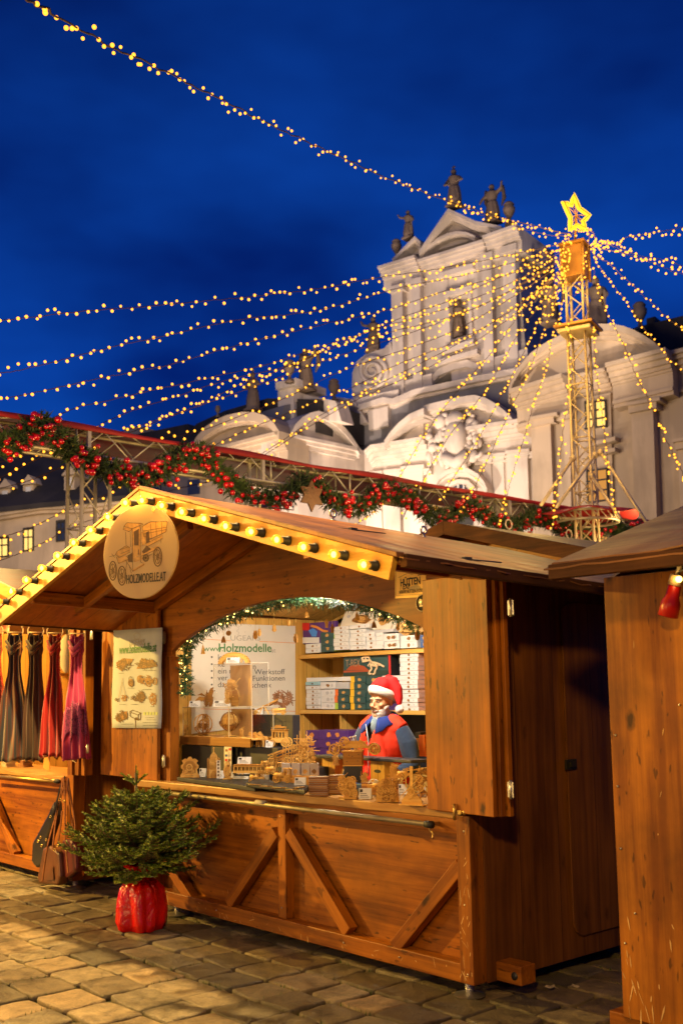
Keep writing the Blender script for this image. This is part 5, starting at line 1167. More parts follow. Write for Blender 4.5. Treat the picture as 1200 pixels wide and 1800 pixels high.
LS = [
 ('topmost light string, climbing from the mast across the sky to the top left corner', [(1000, 412, MT), (900, 388, 20), (790, 355, 18.4), (680, 312, 16.4), (560, 258, 14), (430, 196, 11.8), (300, 130, 9.6), (170, 68, 7.8), (50, 0, 6.3), (-20, -40, 5.6)], .125),
 ('second light string on the left, leaving the frame just under the middle of the sky', [(1000, 425, MT), (880, 452, 20), (760, 474, 19), (665, 488, 18.2), (540, 510, 17), (380, 527, 16), (230, 541, 15), (100, 552, 14.4), (-30, 568, 13.8)], .16),
 ('light string leaving the left edge third from the top', [(1000, 432, MT), (900, 462, 20), (800, 487, 19.2), (700, 506, 18.4), (560, 545, 17.4), (420, 562, 16.5), (300, 588, 15.8), (180, 614, 15), (60, 645, 14.4), (-30, 660, 14)], .16),
 ('light string meeting the left edge at mid height, fourth from the top', [(998, 438, MT), (900, 480, 20), (780, 512, 19), (680, 545, 18.2), (560, 572, 17.4), (420, 606, 16.5), (300, 640, 15.8), (180, 664, 15), (70, 688, 14.4), (-30, 708, 14)], .16),
 ('light string ending above the bauble cluster at the left end of the truss', [(998, 444, MT), (900, 496, 20.3), (790, 540, 19.4), (690, 570, 18.6), (580, 604, 17.8), (470, 640, 17.2), (330, 672, 16.4), (200, 702, 15.8), (120, 722, 15.4), (30, 772, 15), (-40, 800, 14.7)], .16),
 ('light string that dips behind the truss leg toward the left edge', [(998, 450, MT), (900, 510, 20.5), (800, 556, 19.7), (700, 592, 19), (600, 624, 18.3), (500, 660, 17.7), (400, 696, 17.2), (300, 730, 16.7), (220, 757, 16.3), (140, 780, 16), (57, 797, 15.7), (-20, 818, 15.4)], .16),
 ('light string passing the stone urn of the left wing and the dormers', [(998, 456, MT), (900, 522, 20.7), (800, 580, 20), (700, 618, 19.4), (600, 652, 18.9), (500, 700, 18.4), (430, 728, 18), (350, 758, 17.6), (260, 775, 17.2), (190, 795, 16.9), (130, 812, 16.6), (60, 842, 16.3), (-20, 864, 16)], .17),
 ('light string crossing the left arched wing pediment and the beige house', [(998, 462, MT), (900, 545, 20.8), (800, 600, 20.3), (700, 640, 19.8), (620, 680, 19.4), (540, 712, 19), (460, 745, 18.6), (390, 776, 18.3), (300, 826, 18), (230, 848, 17.7), (178, 873, 17.5), (133, 888, 17.3), (60, 925, 17), (-20, 952, 16.7)], .17),
 ('lowest of the left strings, passing the volute and the lit house windows', [(998, 468, MT), (920, 540, 21), (850, 590, 20.6), (780, 632, 20.2), (700, 670, 19.8), (620, 706, 19.4), (540, 752, 19), (460, 802, 18.7), (380, 842, 18.4), (300, 862, 18.1), (227, 885, 17.9), (178, 908, 17.7), (133, 924, 17.5), (60, 962, 17.2), (-20, 993, 16.9)], .17),
 ('string falling steeply left, ending by the left side of the portal', [(990, 470, MT), (950, 510, 20.8), (905, 562, 20.4), (870, 612, 20), (800, 692, 19.6), (745, 765, 19.2), (700, 842, 18.8), (665, 893, 18.6), (620, 925, 18.4)], .10),
 ('string running close beside the portal one, crossing the big pediment', [(990, 475, MT), (960, 520, 20.8), (915, 580, 20.4), (880, 640, 20), (850, 690, 19.8), (790, 765, 19.4), (740, 850, 19), (705, 915, 18.7)], .10),
 ('string dropping past the right pediment end to the fanlight of the church', [(992, 480, MT), (972, 540, 20.8), (945, 610, 20.4), (925, 660, 20.1), (892, 730, 19.7), (860, 800, 19.3), (828, 868, 19), (805, 905, 18.8)], .11),
 ('string dropping along the white end pilaster of the church', [(994, 485, MT), (985, 545, 20.8), (968, 600, 20.5), (962, 640, 20.3), (940, 700, 20), (922, 765, 19.7), (900, 835, 19.3), (885, 890, 19.1), (872, 925, 19)], .11),
 ('string hanging almost straight down just left of the mast', [(1000, 560, MT-.1), (1001, 620, 20.7), (1000, 680, 20.4), (991, 740, 20.1), (984, 800, 19.8), (979, 850, 19.5), (974, 895, 19.3), (968, 935, 19.1)], .10),
 ('string hanging almost straight down just right of the mast', [(1043, 570, MT-.1), (1045, 630, 20.7), (1052, 690, 20.4), (1060, 750, 20.1), (1068, 820, 19.8), (1074, 870, 19.5), (1083, 910, 19.3)], .10),
 ('string curving down right of the mast over the wing gable to the right edge', [(1042, 470, MT), (1052, 515, 20.9), (1073, 562, 20.6), (1093, 602, 20.4), (1120, 665, 20.1), (1148, 725, 19.8), (1172, 778, 19.6), (1198, 830, 19.3), (1225, 885, 19.1)], .10),
 ('string sloping right past the tall pale urn', [(1043, 455, MT), (1068, 490, 20.8), (1100, 530, 20.5), (1132, 578, 20.2), (1165, 618, 20), (1200, 652, 19.8), (1240, 690, 19.6)], .13),
 ('string sloping right above the dark roof of the wing', [(1043, 448, MT), (1075, 468, 20.8), (1108, 498, 20.5), (1140, 528, 20.2), (1175, 560, 20), (1210, 590, 19.8), (1250, 625, 19.5)], .13),
 ('lower of the pair running almost level to the right edge', [(1043, 432, MT), (1070, 440, 20.7), (1105, 448, 20.3), (1135, 458, 20), (1170, 472, 19.7), (1205, 485, 19.3), (1240, 500, 19)], .085),
 ('upper of the pair running almost level to the right edge', [(1043, 430, MT), (1068, 430, 20.7), (1095, 440, 20.4), (1125, 450, 20), (1160, 456, 19.7), (1205, 468, 19.3), (1240, 472, 19)], .085),
 ('string climbing from the mast toward the right edge against the sky', [(1043, 430, MT), (1065, 424, 20.7), (1090, 428, 20.3), (1098, 418, 20.2), (1130, 412, 19.8), (1165, 406, 19.4), (1205, 398, 19), (1240, 392, 18.7)], .10),
 ('dense short string over the right end of the church gable', [(1000, 415, MT), (960, 412, 20.7), (920, 402, 20.3), (870, 385, 19.8), (830, 372, 19.4), (790, 352, 19)], .11),
 ('string over the right pilasters of the upper church storey', [(998, 430, MT), (950, 452, 20.7), (900, 478, 20.3), (850, 500, 19.8), (790, 528, 19.3), (720, 553, 18.8), (640, 585, 18.3), (560, 620, 17.8), (480, 655, 17.4), (430, 672, 17.2), (340, 716, 16.8), (250, 752, 16.4), (160, 790, 16)], .16),
 ('faint string between the cornice strings, crossing the niche of the church', [(998, 446, MT), (930, 490, 20.6), (850, 535, 20), (780, 560, 19.5), (700, 580, 19), (600, 607, 18.3), (500, 645, 17.7), (400, 668, 17.2), (300, 700, 16.7), (200, 735, 16.3), (100, 790, 16), (-20, 850, 15.6)], .17),
 ('string crossing just below the niche statue toward the big scroll', [(996, 470, MT), (930, 520, 20.8), (860, 570, 20.5), (790, 612, 20.1), (720, 648, 19.8), (640, 688, 19.4), (560, 732, 19), (500, 772, 18.8), (430, 815, 18.5), (360, 850, 18.3)], .16),
 ('string falling beside the mast from the box toward the white pilaster', [(992, 478, MT), (962, 535, 20.8), (935, 590, 20.5), (905, 650, 20.2), (870, 715, 19.9), (835, 780, 19.6), (790, 850, 19.2), (760, 900, 19)], .13),
 ('column of lights running down the right front of the mast box', [(1036, 408, MT-.35), (1033, 430, MT-.35), (1032, 450, MT-.35), (1031, 470, MT-.35), (1020, 500, MT-.35), (1010, 520, MT-.3)], .10),
 ('tangle of lights wound round the top of the mast', [(996, 425, MT-.4), (1004, 412, MT-.4), (1016, 406, MT-.4), (1030, 404, MT-.4), (1042, 410, MT-.35), (1046, 425, MT-.3), (1040, 440, MT-.3), (1046, 455, MT-.3)], .05),
]
for i, (lab, pts, stp) in enumerate(LS): lstring(lab, pts, stp, .035 if stp > .12 else .05, i, .72 if i == 0 else .95)
# ================================================================== signs and posters
INK = mat('black_ink', (.02, .018, .016), .6); BROWN = mat('brown_print', (.27, .125, .03), .6, var=.4, vscale=30); BROWN2 = mat('dark_brown_print', (.10, .045, .012), .6, var=.3, vscale=30)
TAN = mat('tan_print', (.58, .32, .09), .6, var=.25, vscale=40)
GREENP = mat('green_print', (.06, .22, .07), .6); GREYP = mat('grey_print', (.40, .38, .34), .6); ORANGEP = mat('orange_print', (.75, .28, .05), .6)
def stroke(mb, P, pts, w, lift=0):
    """flat printed stroke: P maps 2-D to 3-D (with a lift off the sheet)"""
    for i in range(len(pts)-1):
        (x0, y0), (x1, y1) = pts[i], pts[i+1]; d = math.hypot(x1-x0, y1-y0) or 1; nx, ny = -(y1-y0)/d*w/2, (x1-x0)/d*w/2
        mb.add([P(x0+nx, y0+ny, lift), P(x1+nx, y1+ny, lift), P(x1-nx, y1-ny, lift), P(x0-nx, y0-ny, lift)], [(0, 1, 2, 3)])
def fillp(mb, P, pts, lift=0): mb.add([P(x, y, lift) for x, y in pts], [tuple(range(len(pts)))])
def ell(cx, cy, rx, ry, n=18, a0=0): return [(cx+rx*math.cos(2*math.pi*k/n+a0), cy+ry*math.sin(2*math.pi*k/n+a0)) for k in range(n+1)]
# --- round sign
YS = 3.30
cS = pl(247.5, 969.5, 1, YS); SV = VP(cS, (math.cos(R(20)), math.sin(R(20)))); rs = (SV.P(247, 887).z-SV.P(247, 1052).z)/2
SIGNM, nt, bb_ = newmat('translucent_sign'); bb_.inputs['Base Color'].default_value = (.74, .62, .42, 1); bb_.inputs['Roughness'].default_value = .3
tl_ = N(nt, 'ShaderNodeBsdfTranslucent'); tl_.inputs[0].default_value = (.8, .66, .4, 1); mx_ = N(nt, 'ShaderNodeMixShader'); mx_.inputs[0].default_value = .6
nt.links.new(bb_.outputs[0], mx_.inputs[1]); nt.links.new(tl_.outputs[0], mx_.inputs[2]); nt.links.new(mx_.outputs[0], nt.nodes['Material Output'].inputs[0])
sg = thing('round_sign', 'round white sign with a printed wooden truck hanging under the gable peak', 'sign', tuple(cS))
b = MB(); b.lathe([(rs-.003, -.008), (rs, -.006), (rs, .006), (rs-.003, .008)], 56, cS, smooth=False, axis=Matrix.Rotation(R(20), 3, 'Z') @ Matrix.Rotation(R(90), 3, 'X')); b.build('disc', SIGNM, sg)
def PS(x, y, l=0): return SV.P(x, y, .0095+l)
# detail traced at 7.5x: (x/7.5+170, y/7.5+860)
def q7(pts): return [(x/7.5+170, y/7.5+860) for x, y in pts]
b = MB()
for pts in ([(360, 490), (400, 440), (600, 450), (560, 470), (470, 520)], [(350, 520), (430, 560), (470, 520), (390, 500)], [(470, 520), (575, 475), (580, 870), (475, 900)],
            [(590, 560), (640, 560), (650, 720), (600, 740)], [(600, 490), (710, 430), (930, 425), (915, 560), (720, 650), (620, 620)], [(385, 745), (440, 770), (440, 830), (300, 900), (250, 860), (270, 820)],
            [(590, 880), (800, 790), (820, 740), (600, 820)], [(470, 900), (600, 880), (610, 920), (500, 960)], [(480, 1060), (630, 970), (630, 1000), (490, 1085)], [(260, 890), (400, 880), (420, 940), (290, 980)], [(640, 700), (870, 600), (870, 640), (660, 760)]):
    fillp(b, PS, q7(pts), 0)
b.build('truck_print', TAN, sg, fixn=False)
b = MB()
for pts in ([(490, 560), (560, 520), (555, 740), (495, 740)], [(650, 570), (690, 550), (700, 690), (655, 710)], [(600, 820), (660, 740), (720, 790), (620, 850)], [(410, 870), (470, 840), (475, 960), (420, 960)], [(545, 800), (560, 790), (560, 860), (545, 865)]): fillp(b, PS, q7(pts), .0006)
for pts in ([(360, 490), (400, 440), (600, 450), (615, 460), (470, 520), (360, 490), (350, 530), (430, 560), (470, 520)], [(470, 520), (475, 900), (480, 1080), (630, 990)], [(575, 475), (580, 960), (610, 975)], [(385, 560), (390, 740), (440, 770)], [(445, 560), (450, 760)],
            [(600, 490), (710, 430), (930, 425), (915, 560), (720, 650), (620, 620), (600, 490)], [(710, 440), (725, 650)], [(780, 430), (790, 620)], [(860, 430), (860, 590)], [(610, 550), (925, 500)], [(615, 590), (920, 530)], [(640, 720), (870, 610)], [(660, 760), (870, 650)],
            [(385, 745), (270, 820), (250, 860), (300, 900), (440, 830)], [(300, 800), (420, 760)], [(320, 850), (440, 800)], [(260, 890), (290, 980), (420, 920), (400, 880)], [(380, 930), (480, 1085)], [(590, 880), (800, 790)], [(600, 920), (740, 850)], [(170, 890), (250, 870)], [(200, 850), (240, 900)], [(400, 960), (380, 1110)], [(430, 1000), (460, 1110)], [(850, 640), (850, 710)]):
    stroke(b, PS, q7(pts), .75, .0012)
for (cx, cy, rx, ry) in ((215, 1075, 48, 125), (335, 1140, 52, 125), (805, 890, 55, 125), (650, 905, 36, 45)):
    for f_, w_ in ((1, 1.7), (.72, .8), (.3, .9)): stroke(b, PS, q7(ell(cx, cy, rx*f_, ry*f_, 22)), w_, .0012)
    for k in range(6): a = k*math.pi/3+.3; stroke(b, PS, q7([(cx, cy), (cx+rx*.8*math.cos(a), cy+ry*.8*math.sin(a))]), .8, .0012)
b.build('truck_lines', BROWN2, sg, fixn=False)
o = PS(256.5, 1016.5, .001); 
text('lettering', 'HOLZMODELLE.AT', o, tuple(SV.u), (0, 0, 1),  .078, INK, sg, sx=.46, bold=.0008)
b = MB(); top = Vector((cS.x, YS, cS.z+rs)); b.tube([top+Vector((0, 0, -.02)), Vector((XM+.0, YFAS-.02, RIDGE-.06))], .003, 5); b.build('hanging_wire', M['darksteel'], sg)
b = MB(); q = pl(270, 896, 1, YS-.012); b.tube([q+Vector((.012*math.cos(k*.785), 0, .016*math.sin(k*.785))) for k in range(8)], .003, 5, closed=True); b.build('shackle', M['brass'], sg)
# --- poster on the left shutter (slightly wavy cloth)
YP = 4.452
def PP(x, y, l=0): return pl(x, y, 1, YP-l)
c0 = PP(240, 1192)
po = thing('poster', 'white cloth poster with small brown model pictures pinned to the left shutter', 'poster', tuple(c0))
b = MB(); n = 14; vs = []
for j in range(n+1):
    t = j/n
    for i in range(7):
        s_ = i/6; xl = 200-3.2*t+.8*math.sin(t*7); xr = 285.2-1.5*t+.8*math.sin(t*9+1)
        x = xl+(xr-xl)*s_; y = (1108.5+(171)*t)*(1-s_)+(1103+177.5*t)*s_
        vs.append(PP(x, y, .003*math.sin(t*6+s_*3)))
b.add(vs, [(j*7+i, j*7+i+1, j*7+8+i, j*7+7+i) for j in range(n) for i in range(6)], True)
sh = b.build('sheet', mat('poster_cloth', (.44, .49, .60), .75, var=.05), po, fixn=False); md = sh.modifiers.new('s', 'SOLIDIFY'); md.thickness = .002; md.offset = 0
def q8(pts): return [(x/8.575+180, y/8.571+1090) for x, y in pts]
def cluster(mb, P, cx, cy, rx, ry, n, seed, w=.9, lift=.006):
    rnd = random.Random(seed)
    for k in range(n):
        a = rnd.uniform(0, 6.28); r_ = math.sqrt(rnd.random()); x, y = cx+rx*r_*math.cos(a), cy+ry*r_*math.sin(a); a2 = rnd.uniform(-.5, .5)+rnd.choice((0, 1.57, .8)); L = rnd.uniform(.2, .6)*min(rx, ry)
        stroke(mb, P, [(x-L*math.cos(a2), y-L*math.sin(a2)), (x+L*math.cos(a2), y+L*math.sin(a2))], w, lift+k*.00001)
b1, b2 = MB(), MB()
fillp(b1, PP, q8([(210, 640), (310, 575), (470, 585), (440, 640), (350, 690), (290, 770), (225, 720)]), .0055); cluster(b2, PP, *q8([(330, 670)])[0], 13, 9, 40, 1)
fillp(b1, PP, q8([(515, 735), (560, 640), (590, 570), (680, 600), (760, 595), (830, 690), (700, 720)]), .0055); cluster(b2, PP, *q8([(670, 665)])[0], 17, 8, 60, 2)
fillp(b1, PP, q8(ell(430, 945, 42, 60, 14)), .0055); stroke(b2, PP, q8(ell(425, 890, 26, 40, 12)), .8, .006); cluster(b2, PP, *q8([(430, 960)])[0], 4, 5, 25, 3)
cluster(b1, PP, *q8([(650, 900)])[0], 13, 8, 60, 4)
for (cx, cy) in ((560, 890), (700, 950), (790, 920)): stroke(b1, PP, q8(ell(cx, cy, 32, 50, 14)), 1.6, .007); stroke(b1, PP, q8(ell(cx, cy, 12, 20, 10)), 1, .007)
stroke(b1, PP, q8([(305, 870), (300, 930), (240, 1190)]), .5, .006); stroke(b1, PP, q8([(300, 930), (345, 1130)]), .5, .006); cluster(b2, PP, *q8([(225, 1200)])[0], 4, 3, 16, 5); cluster(b1, PP, *q8([(335, 1175)])[0], 5, 5, 30, 6)
fillp(b1, PP, q8(ell(580, 1160, 60, 75, 14)), .0055); cluster(b2, PP, *q8([(575, 1165)])[0], 8, 10, 60, 7); cluster(b2, PP, *q8([(475, 1170)])[0], 5, 5, 18, 8)
cluster(b1, PP, *q8([(762, 1195)])[0], 6, 11, 50, 9); stroke(b1, PP, q8(ell(762, 1195, 50, 80, 12)), .9, .006)
fillp(b1, PP, q8([(205, 1460), (290, 1390), (370, 1370), (385, 1470), (260, 1540), (215, 1520)]), .0055); cluster(b2, PP, *q8([(290, 1455)])[0], 10, 8, 50, 10)
for pts in ([(415, 1380), (455, 1355), (580, 1400), (575, 1500), (540, 1510), (420, 1450), (415, 1380)], [(500, 1470), (502, 1625)], [(415, 1385), (540, 1430), (575, 1400)], [(540, 1430), (540, 1510)]): stroke(b2, PP, q8(pts), 1.2, .006)
cluster(b2, PP, *q8([(520, 1490)])[0], 4, 3, 20, 11)
b1.build('pictures', BROWN, po, fixn=False); b2.build('picture_lines', BROWN2, po, fixn=False)
b = MB()
for (x0, x1, y) in ((245, 330, 802), (610, 805, 758), (380, 480, 1025), (600, 745, 1046), (260, 355, 1270), (430, 540, 1270), (720, 790, 1304), (290, 470, 1567), (650, 785, 1470), (670, 810, 1503), (610, 835, 1542), (610, 840, 1588)): stroke(b, PP, q8([(x0, y), (x1, y)]), .5, .006)
b.build('captions', INK, po, fixn=False)
b = MB()
for k in range(5): fillp(b, PP, q8([(620+k*45, 1385), (652+k*45, 1385), (652+k*45, 1432), (620+k*45, 1432)]), .006)
b.build('badges', mat('pale_green_print', (.42, .52, .24), .6), po, fixn=False)
def gear_out(cx, cy, r, n=12, k=.82):
    pts = []
    for i in range(n):
        for f_, rr_ in ((0, k), (.25, k), (.32, 1), (.68, 1), (.75, k)): a = 2*math.pi*(i+f_)/n; pts.append((cx+r*rr_*math.cos(a), cy+r*rr_*math.sin(a)))
    return pts+[pts[0]]
b = MB(); g_ = q8(gear_out(527, 240, 52)); stroke(b, PP, [p for p in g_], .45, .006); b.build('gear_emblem', GREYP, po, fixn=False)
text('lettering', 'UGEARS', PP(241, 1130, .006), (1, 0, -.01), (0, 0, 1), .075, GREYP, po, sx=.9, th=.0004)
text('lettering', 'www.holzmodelle.at', PP(241.5, 1140.5, .006), (1, 0, .0), (0, 0, 1), .105, GREENP, po, sx=.68, th=.0004, bold=.0012)
# --- builder's plate and number plaque
hy = YF-.024
hp = thing('company_plate', 'yellow metal plate with a drawn hut, screwed to the gable board', 'sign', tuple(pl(720, 1027, 1, hy)))
def PH(x, y, l=0): return pl(x, y, 1, hy-l)
b = MB(); b.prism([PH(694, 1001), PH(748, 1008), PH(748, 1049), PH(694, 1052)], (0, .003, 0)); b.build('plate', mat('yellow_plate', (.80, .50, .10), .35, .1), hp)
def q5(pts): return [(x/5+680, y/5+980) for x, y in pts]
b = MB(); stroke(b, PH, q5([(98, 178), (180, 138), (228, 150)]), .6, .001); stroke(b, PH, q5([(118, 165), (118, 292), (190, 285)]), .5, .001)
stroke(b, PH, q5([(118, 235), (145, 292)]), .4, .001); stroke(b, PH, q5([(118, 242), (145, 242)]), .4, .001); stroke(b, PH, q5([(175, 190), (208, 176), (225, 192)]), .9, .001)
stroke(b, PH, q5([(78, 335), (78, 118), (322, 128)]), .35, .001); stroke(b, PH, q5([(78, 335), (322, 322)]), .35, .001); b.build('hut_drawing', INK, hp, fixn=False)
text('lettering', 'HÜTTEN', PH(720.5, 1023, .001), (1, 0, .01), (0, 0, 1), .062, INK, hp, sx=.72, th=.0004, bold=.0015)
text('lettering', 'EXP', PH(714, 1031.3, .001), (1, 0, .01), (0, 0, 1), .046, INK, hp, sx=.8, th=.0004, bold=.001)
text('lettering', 'WWW.HÜTTEN-EXPRESS.AT', PH(701, 1042, .001), (1, 0, .0), (0, 0, 1), .030, INK, hp, align='LEFT', sx=.66, th=.0004, bold=.0004)
text('lettering', '334', PH(739, 1007.5, .001), (1, 0, .0), (0, 0, 1), .045, INK, hp, sx=.8, th=.0004)
b = MB(); fillp(b, PH, q5([(192, 262), (255, 238), (300, 262), (262, 285), (200, 283)]), .0012); b.build('scratch', mat('worn_patch', (.55, .42, .2), .5), hp, fixn=False)
nb = thing('number_plaque', 'small round black house number plaque under the yellow plate', 'plaque', tuple(PH(741, 1059)))
cN = PH(743.5, 1060, 0); b = MB(); b.lathe([(.052, -.004), (.056, 0), (.052, .004)], 24, cN+Vector((0, -.003, 0)), axis=Matrix.Rotation(R(90), 3, 'X')); pq = b.build('disc', mat('black_enamel', (.03, .03, .03), .25), nb)
b = MB(); b.tube([cN+Vector((.05*math.cos(k*math.pi/12), -.009, .05*math.sin(k*math.pi/12))) for k in range(24)], .0035, 5, closed=True); b.build('rim', mat('pale_enamel', (.6, .52, .4), .4), nb)
text('number', '23', cN+Vector((.002, -.0085, -.001)), (1, 0, 0), (0, 0, 1), .062, mat('cream_paint', (.75, .65, .48), .5), nb, sx=.9, th=.0005, bold=.002)

# ================================================================== potted fir
tb = pl(248, 1632, 2, 0); TX, TY = tb.x, tb.y
TK = dep((TX, TY, .6))/F                       # metres per photo pixel at the tree
tree = thing('fir_tree', 'small bushy fir tree standing in a shiny red bag before the stall', 'fir tree', (TX, TY, 0))
BARK = mat('fir_bark', (.22, .15, .07), .8, var=.4, vscale=30, bump=.5)
b = MB(); top_z = pl(238, 1345, 1, TY).z; txo = pl(238, 1400, 1, TY).x-TX
b.tube([(TX, TY, .12), (TX+.005, TY, .5), (TX+txo*.7, TY, .8), (TX+txo, TY, top_z-.06)], [.03, .022, .014, .008], 8); b.build('trunk', BARK, tree)
NM = [mat('fir_needles_dark', (.055, .115, .013), .45, var=.35, vscale=6, spec=.5), mat('fir_needles_green', (.17, .30, .024), .42, var=.3, vscale=6, spec=.6), mat('fir_needles_young', (.42, .48, .05), .42, var=.3, vscale=8, spec=.6), BARK]
def twig(mb, p, d, L, up, rnd, nl=.019, tone=0):
    d = d.normalized(); s_ = d.cross(up).normalized(); up2 = s_.cross(d)
    mb.cur = 3; mb.tube([p, p+d*L*.5+up2*.004, p+d*L], [.0035, .0028, .002], 4, cap=False)
    n = int(L/.0018)
    for k in range(n):
        t = (k+.5)/n; c = p+d*L*t+up2*(.004 if t > .2 else 0)
        a = rnd.uniform(-.35, math.pi+.35)                       # needles to both sides and above
        v = s_*math.cos(a)*1.15+up2*math.sin(a)*.75+d*rnd.uniform(.35, .8); v.normalize()
        l = nl*rnd.uniform(.75, 1.1)*(1-.35*max(0, t-.85)/.15); w = d.cross(v).normalized()*.0026
        mb.cur = 2 if (t > .60 and rnd.random() < .5+tone) else (1 if rnd.random() < .55+tone else 0)
        e = c+v*l
        mb.add([c-w, c+w, e+w*.5, e-w*.5], [(0, 1, 2, 3)])
def branch(mb, p, d, L, rnd, tone):
    d = d.normalized(); up = Vector((0, 0, 1)); n = max(3, int(L/.045)); prev = p; cur = p; dd = d.copy()
    pts = [p]
    for k in range(n):
        dd = (dd+Vector((0, 0, .05))).normalized(); cur = cur+dd*(L/n); pts.append(cur)
    mb.cur = 3; mb.tube(pts, [.008*(1-k/(n+1))+.003 for k in range(len(pts))], 5, cap=False)
    side = dd.cross(up).normalized()
    for k in range(1, n+1):
        c = pts[k]; rem = 1-k/n
        if k < n or True:
            for sg in (-1, 1):
                l = (.055+.11*rem)*rnd.uniform(.8, 1.15)*min(1, L/.3+.3); v = (side*sg*.9+d*.75+Vector((0, 0, rnd.uniform(.0, .3))))
                if k > 1 or L < .2: twig(mb, c, v, l, up, rnd, tone=tone)
                if rem > .35 and l > .09 and k > 1:
                    for s2 in (-1, 1): twig(mb, c+v.normalized()*l*.5, v.normalized()+side*s2*.2+d*.6*s2*sg, l*.55, up, rnd, tone=tone)
        if rnd.random() < .5 and k > 1: twig(mb, c, d*.5+up*.8+side*rnd.uniform(-.4, .4), .05+.03*rnd.random(), up, rnd, tone=tone)
    twig(mb, pts[-2], pts[-1]-pts[-2], L/n+.06, up, rnd, tone=tone)
rnd = random.Random(17); b = MB()
zt = lambda y: pl(240, y, 1, TY).z
levels = [(.37, .34, 9, -.25), (.44, .47, 12, -.12), (.51, .49, 13, -.02), (.58, .45, 13, .10), (.65, .37, 12, .20), (.72, .32, 12, .34), (.79, .25, 11, .50), (.85, .17, 9, .7)]
zs = (zt(1425)-.40)/.52
for (z, r_, n, el) in levels:
    z = .40+(z-.34)*zs*1.0
    for k in range(n):
        a = 2*math.pi*(k+rnd.uniform(-.3, .3))/n+z*9
        L = r_*rnd.uniform(.80, 1.18)*1.05
        d = Vector((math.cos(a), math.sin(a), el+rnd.uniform(-.1, .1)))
        cam_side = .12 if (math.cos(a)*.6-math.sin(a)*.8) > .3 else 0
        branch(b, Vector((TX+txo*.4, TY, z+rnd.uniform(-.02, .02))), d, L, rnd, cam_side-.12)
# leader whorl
lz = pl(238, 1380, 1, TY).z; lp = Vector((TX+txo, TY, lz))
for k, (a, L, e) in enumerate(((0.0, .17, .55), (1.25, .12, .8), (2.5, .17, .62), (3.3, .19, .45), (4.4, .10, .5), (5.4, .17, .55))):
    twig(b, lp, Vector((math.cos(a), math.sin(a), e)), L, Vector((0, 0, 1)), rnd, .017, .25)
twig(b, lp, Vector((.02, 0, 1)), top_z-lz, Vector((0, 1, 0)), rnd, .017, .2)
for (y_, a, L) in ((1415, 3.2, .10), (1418, .3, .14), (1400, .1, .12)): twig(b, pl(238, y_, 1, TY), Vector((math.cos(a), math.sin(a), .5)), L, Vector((0, 0, 1)), rnd, .017, .15)
b.build('crown', NM, tree, fixn=False)
# red bag: crumpled plastic, square-ish base
REDP, nt, bb_ = newmat('red_plastic_bag')
bb_.inputs['Base Color'].default_value = (.62, .006, .003, 1); bb_.inputs['Roughness'].default_value = .27
bb_.inputs['Subsurface Weight'].default_value = .0
tcn = N(nt, 'ShaderNodeTexCoord'); n1 = N(nt, 'ShaderNodeTexNoise', Scale=9.0, Detail=3.0, Distortion=1.2); nt.links.new(tcn.outputs['Object'], n1.inputs['Vector'])
bp = N(nt, 'ShaderNodeBump', Strength=.55, Distance=.03); nt.links.new(n1.outputs[0], bp.inputs['Height']); nt.links.new(bp.outputs[0], bb_.inputs['Normal'])
b = MB(); n = 64; prof = [(.0, .165), (.01, .178), (.06, .182), (.14, .175), (.22, .165), (.29, .152), (.335, .115), (.36, .075), (.385, .062), (.41, .085), (.44, .115), (.455, .12)]
vs = []
for j, (z, r_) in enumerate(prof):
    for k in range(n):
        a = 2*math.pi*k/n; sq = 1+.12*(abs(math.cos(a)*math.sin(a))*2)**2*(1 if z < .3 else .2)
        w = noise.noise(Vector((math.cos(a)*2.2, math.sin(a)*2.2, z*3.5)))*.22+abs(noise.noise(Vector((math.cos(a)*5, math.sin(a)*5, z*6+4))))*.17
        pleat = (.16*math.sin(a*13+noise.noise(Vector((a*2, z, 3)))*3) if z > .30 else .012*math.sin(a*7+z*14)+.06*noise.noise(Vector((math.cos(a)*1.3+9, math.sin(a)*1.3, z*2))))
        rr_ = r_*sq*(1+w+pleat)*.90; vs.append((TX+rr_*math.cos(a+.3), TY+rr_*math.sin(a+.3)*.92, z))
m_ = len(prof); b.add(vs, [(j*n+k, j*n+(k+1) % n, (j+1)*n+(k+1) % n, (j+1)*n+k) for j in range(m_-1) for k in range(n)]+[tuple(range(n))[::-1]], True)
o = b.build('bag', REDP, origin=(TX, TY, 0)); tag(o, 'shiny crumpled red plastic bag wrapped round the pot of the fir', 'bag')

# ================================================================== scarf stall goods
def cloth(name, cols, stripes, rough=.8):
    """vertical colour bands along local X, cloth weave bump"""
    m, nt, b_ = newmat(name); L = nt.links; tcn = N(nt, 'ShaderNodeTexCoord')
    nn = N(nt, 'ShaderNodeTexNoise', Scale=stripes, Detail=2.0, Distortion=.2); mp_ = N(nt, 'ShaderNodeMapping'); mp_.inputs['Scale'].default_value = (1, 1, .06)
    L.new(tcn.outputs['Object'], mp_.inputs[0]); L.new(mp_.outputs[0], nn.inputs['Vector'])
    r = N(nt, 'ShaderNodeValToRGB'); r.color_ramp.interpolation = 'LINEAR'
    for i, c in enumerate(cols):
        pos = .32+.36*i/(len(cols)-1)
        e = r.color_ramp.elements[i] if i < 2 else r.color_ramp.elements.new(pos)
        e.position = pos; e.color = tuple(c)+(1,)
    L.new(nn.outputs[0], r.inputs[0]); L.new(r.outputs[0], b_.inputs['Base Color']); b_.inputs['Roughness'].default_value = rough; b_.inputs['Sheen Weight'].default_value = .3
    return m
RINGM = mat('white_ring', (.75, .62, .42), .4)
